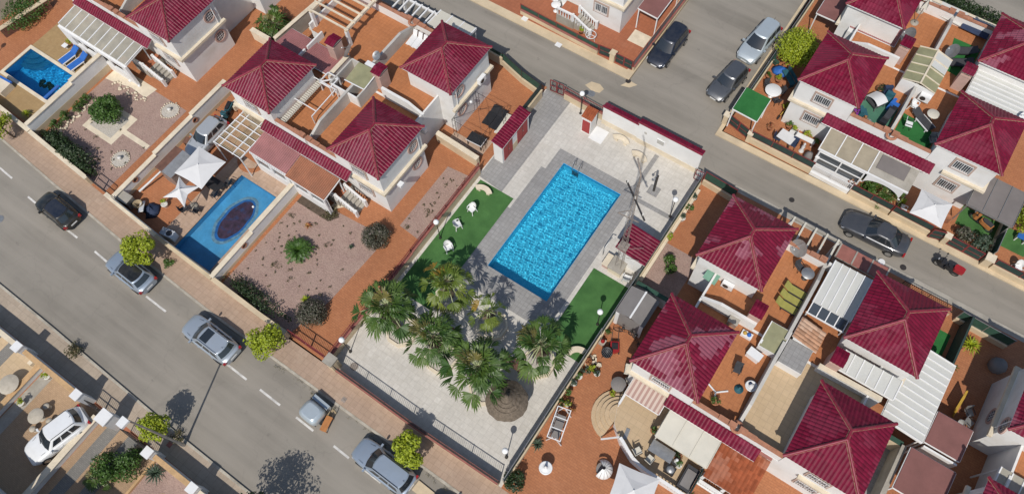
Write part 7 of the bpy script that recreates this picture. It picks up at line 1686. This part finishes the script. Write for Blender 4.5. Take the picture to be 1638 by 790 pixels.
ground('cream_garden_band', [(-26.8,13.0),(-25.9,13.9),(-26.8,13.9)], .012, 'cream_pale'); ground('weed_bed', [(-29.2,12.3),(-26.2,12.3),(-25.7,13.0),(-26.2,13.4),(-29.2,13.0)], .012, 'soil')
# lower left plots
ground('pale_drive_paving', rect(-41,-20,-35.4,-6.6), .006, 'stone_tan'); ground('sandy_drive_paving', rect(-35.0,-20,-29.6,-6.6), .006, 'sand'); ground('sandy_drive_paving', rect(-29.2,-20,-24.5,-6.6), .006, 'sand')
for x in (-40.2,-38.6,-28.6,-27.0): ground('grey_drive_stripe', rect(x,-20,x+.85,-6.65), .012, 'slate_stripe')
ground('grey_side_path', rect(-34.95,-20,-34.1,-6.65), .012, 'concrete'); ground('gravel_bed', rect(-24.3,-12,-20.6,-6.7), .006, 'gravel'); ground('sandy_circle', [(-22.0+1.1*math.cos(k*.35),-8.9+1.1*math.sin(k*.35)) for k in range(18)], .012, 'deck_tan')
t = thing('garden_ornament','yellowish stone planter with a plant by the tan edged wall','ornament',(-36.0,-6.95,0)); MB().box(-.15,-.12,0,.15,.12,.35).build('block','cream_pale',t); MB().box(.2,.2,0,.45,.4,.3).build('block','cream_pale',t)
V['S1'] = villa('villa below the bottom left corner that shades the stone table driveway', -28.85,-19.9,-1,1,front_win=False); V['S2'] = villa('villa below the bottom edge behind the striped driveway', -28.85,-19.9,1,1,front_win=False)
# street lamp
t = thing('street_lamp','tall grey street lamp rising from the lower pavement','street lamp',(-23.6,-5.1,0)); MB().lathe([(.13,0),(.12,.4),(.075,1.2),(.055,7.1)],0,0,12).build('pole','steel',t); MB().tube([(0,0,7.0),(0,-.1,7.25),(-.05,-.25,7.35)],.045,8).build('arm','steel',t)
MB().prism([(-.28,-.5),(.18,-.5),(.2,.05),(-.3,.05)],7.3,7.5).build('head','plastic_white',t); MB().box(-.2,-.45,7.26,.12,0,7.3).build('lens','lens_clear',t)
# covers and drains in the streets
for x,y,z,r,lab in ((-16.1,32.3,-.1,.3,'round manhole cover below the pale patch in the upper street'),(-14.3,34.9,-.1,.22,'small round drain cover at the street corner'),(.9,32.1,-.1,.2,'small round cover in the upper street near the glazed porch'),(9.5,31.4,-.1,.22,'small round cover in the upper street near the scooter'),(-17.75,4.95,.0,.28,'rusty round cover on the pale paving by the front fence'),(-46.9,-.9,-.1,.32,'round manhole cover in the main street near the black hatchback')):
    o = MB().cyl(0,0,0,.012,r,20).cyl(0,0,.012,.018,r*.8,20).build('manhole_cover','rust' if 'rusty' in lab else 'steel' if 'round manhole' in lab else 'iron',None,(x,y,z)); tag(o,lab,'manhole cover')
for x,y,lab in ((-16.9,2.85,'small square drain cover on the pavement before the paved yard'),(-24.4,-5.6,'reddish square cover on the lower pavement beside the street lamp')): o = MB().box(-.16,-.16,0,.16,.16,.012).build('drain_cover','coping_pink' if 'reddish' in lab else 'rust',None,(x,y,.002)); tag(o,lab,'drain cover')
ground('concrete_patch', [(-16.95,32.75),(-16.2,32.55),(-15.6,32.7),(-15.5,33.2),(-16.0,33.45),(-16.7,33.3)], -.096, 'cream'); ground('concrete_patch', [(-14.6,34.2),(-13.9,34.4),(-13.5,34.95),(-14.2,35.0)], -.096, 'cream')
o = MB().cyl(0,0,0,.04,.24,16).build('traffic_base','plastic_white',None,(8.1,30.9,0)); tag(o,'white round disc on the kerb by the flat red roof','disc')
for x,y,lab in ((-24.6,36.3,'white square utility box lid on the cream pavement, left one'),(-20.8,35.5,'small white utility lid on the cream pavement')): o = MB().box(-.25,-.2,0,.25,.2,.05).build('utility_lid','plastic_white',None,(x,y-.6,.0)); tag(o,lab,'lid')
# shaded yard at the right
t = thing('bottle_rack','yellow rack leaning in the yard at the right','rack',(15.95,24.0,0),R(84)); MB().bar((-.75,0,.15),(-.75,.35,1.2),.06,.06).bar((.75,0,.15),(.75,.35,1.2),.06,.06).build('frame','yellow',t)
for k in range(5): MB().box(-.75,.0+k*.07,.2+k*.22,.75,.12+k*.07,.26+k*.22).build('shelf','yellow',t)
t = thing('parked_trailer','grey covered item at the street end of the shaded yard','cover',(17.0,27.9,0),R(-20)); MB().lathe([(.5,0),(.55,.4),(.4,.7),(.001,.8)],0,0,10).build('cover','canvas_grey',t)
t = thing('pool_table','blue topped item on the terracotta at the right edge','table',(15.3,37.6,0)); MB().box(-.35,-.25,.55,.35,.25,.6).build('top','blue',t); 
for s in (-1,1): MB().box(s*.28-.03,-.2,0,s*.28+.03,.2,.55).build('leg','plastic_white',t)
plastic_chair('white plastic chair at the right edge behind the red framed fence', 15.8,35.3,R(30)); plastic_chair('white plastic chair beneath the square parasol at the gate side', 7.75,35.2,R(100)); plastic_chair('white plastic chair on the bright turf terrace by the dividing wall', 4.75,41.4,R(80),z=2.95)
o = MB().lathe([(.32,0),(.34,.35),(.36,.37),(.3,.36),(.28,.3),(.001,.3)],0,0,18).build('garden_pot','pot',None,(10.5,36.4,0)); tag(o,'large round tan pot by the grey canopy','pot')
o = MB().tube([(.32*math.cos(2*math.pi*k/14),.32*math.sin(2*math.pi*k/14),0) for k in range(15)],.1,8,cap=False).build('terracotta_ring','coping_terra',None,(4.35,37.85,3.75)); tag(o,'round terracotta ring ornament on the parapet between the two far row villas','ornament')
o = MB().tube([(.32*math.cos(2*math.pi*k/14),.32*math.sin(2*math.pi*k/14),0) for k in range(15)],.1,8,cap=False).build('terracotta_ring','coping_terra',None,(4.6,14.1,3.75)); tag(o,'round terracotta ring ornament on the parapet above the cream awning','ornament')
o = MB().tube([(.32*math.cos(2*math.pi*k/14),.32*math.sin(2*math.pi*k/14),0) for k in range(15)],.1,8,cap=False).build('terracotta_ring','coping_terra',None,(-29.7,28.1,3.75)); tag(o,'round terracotta ring ornament on the parapet near the cream roof panels','ornament')
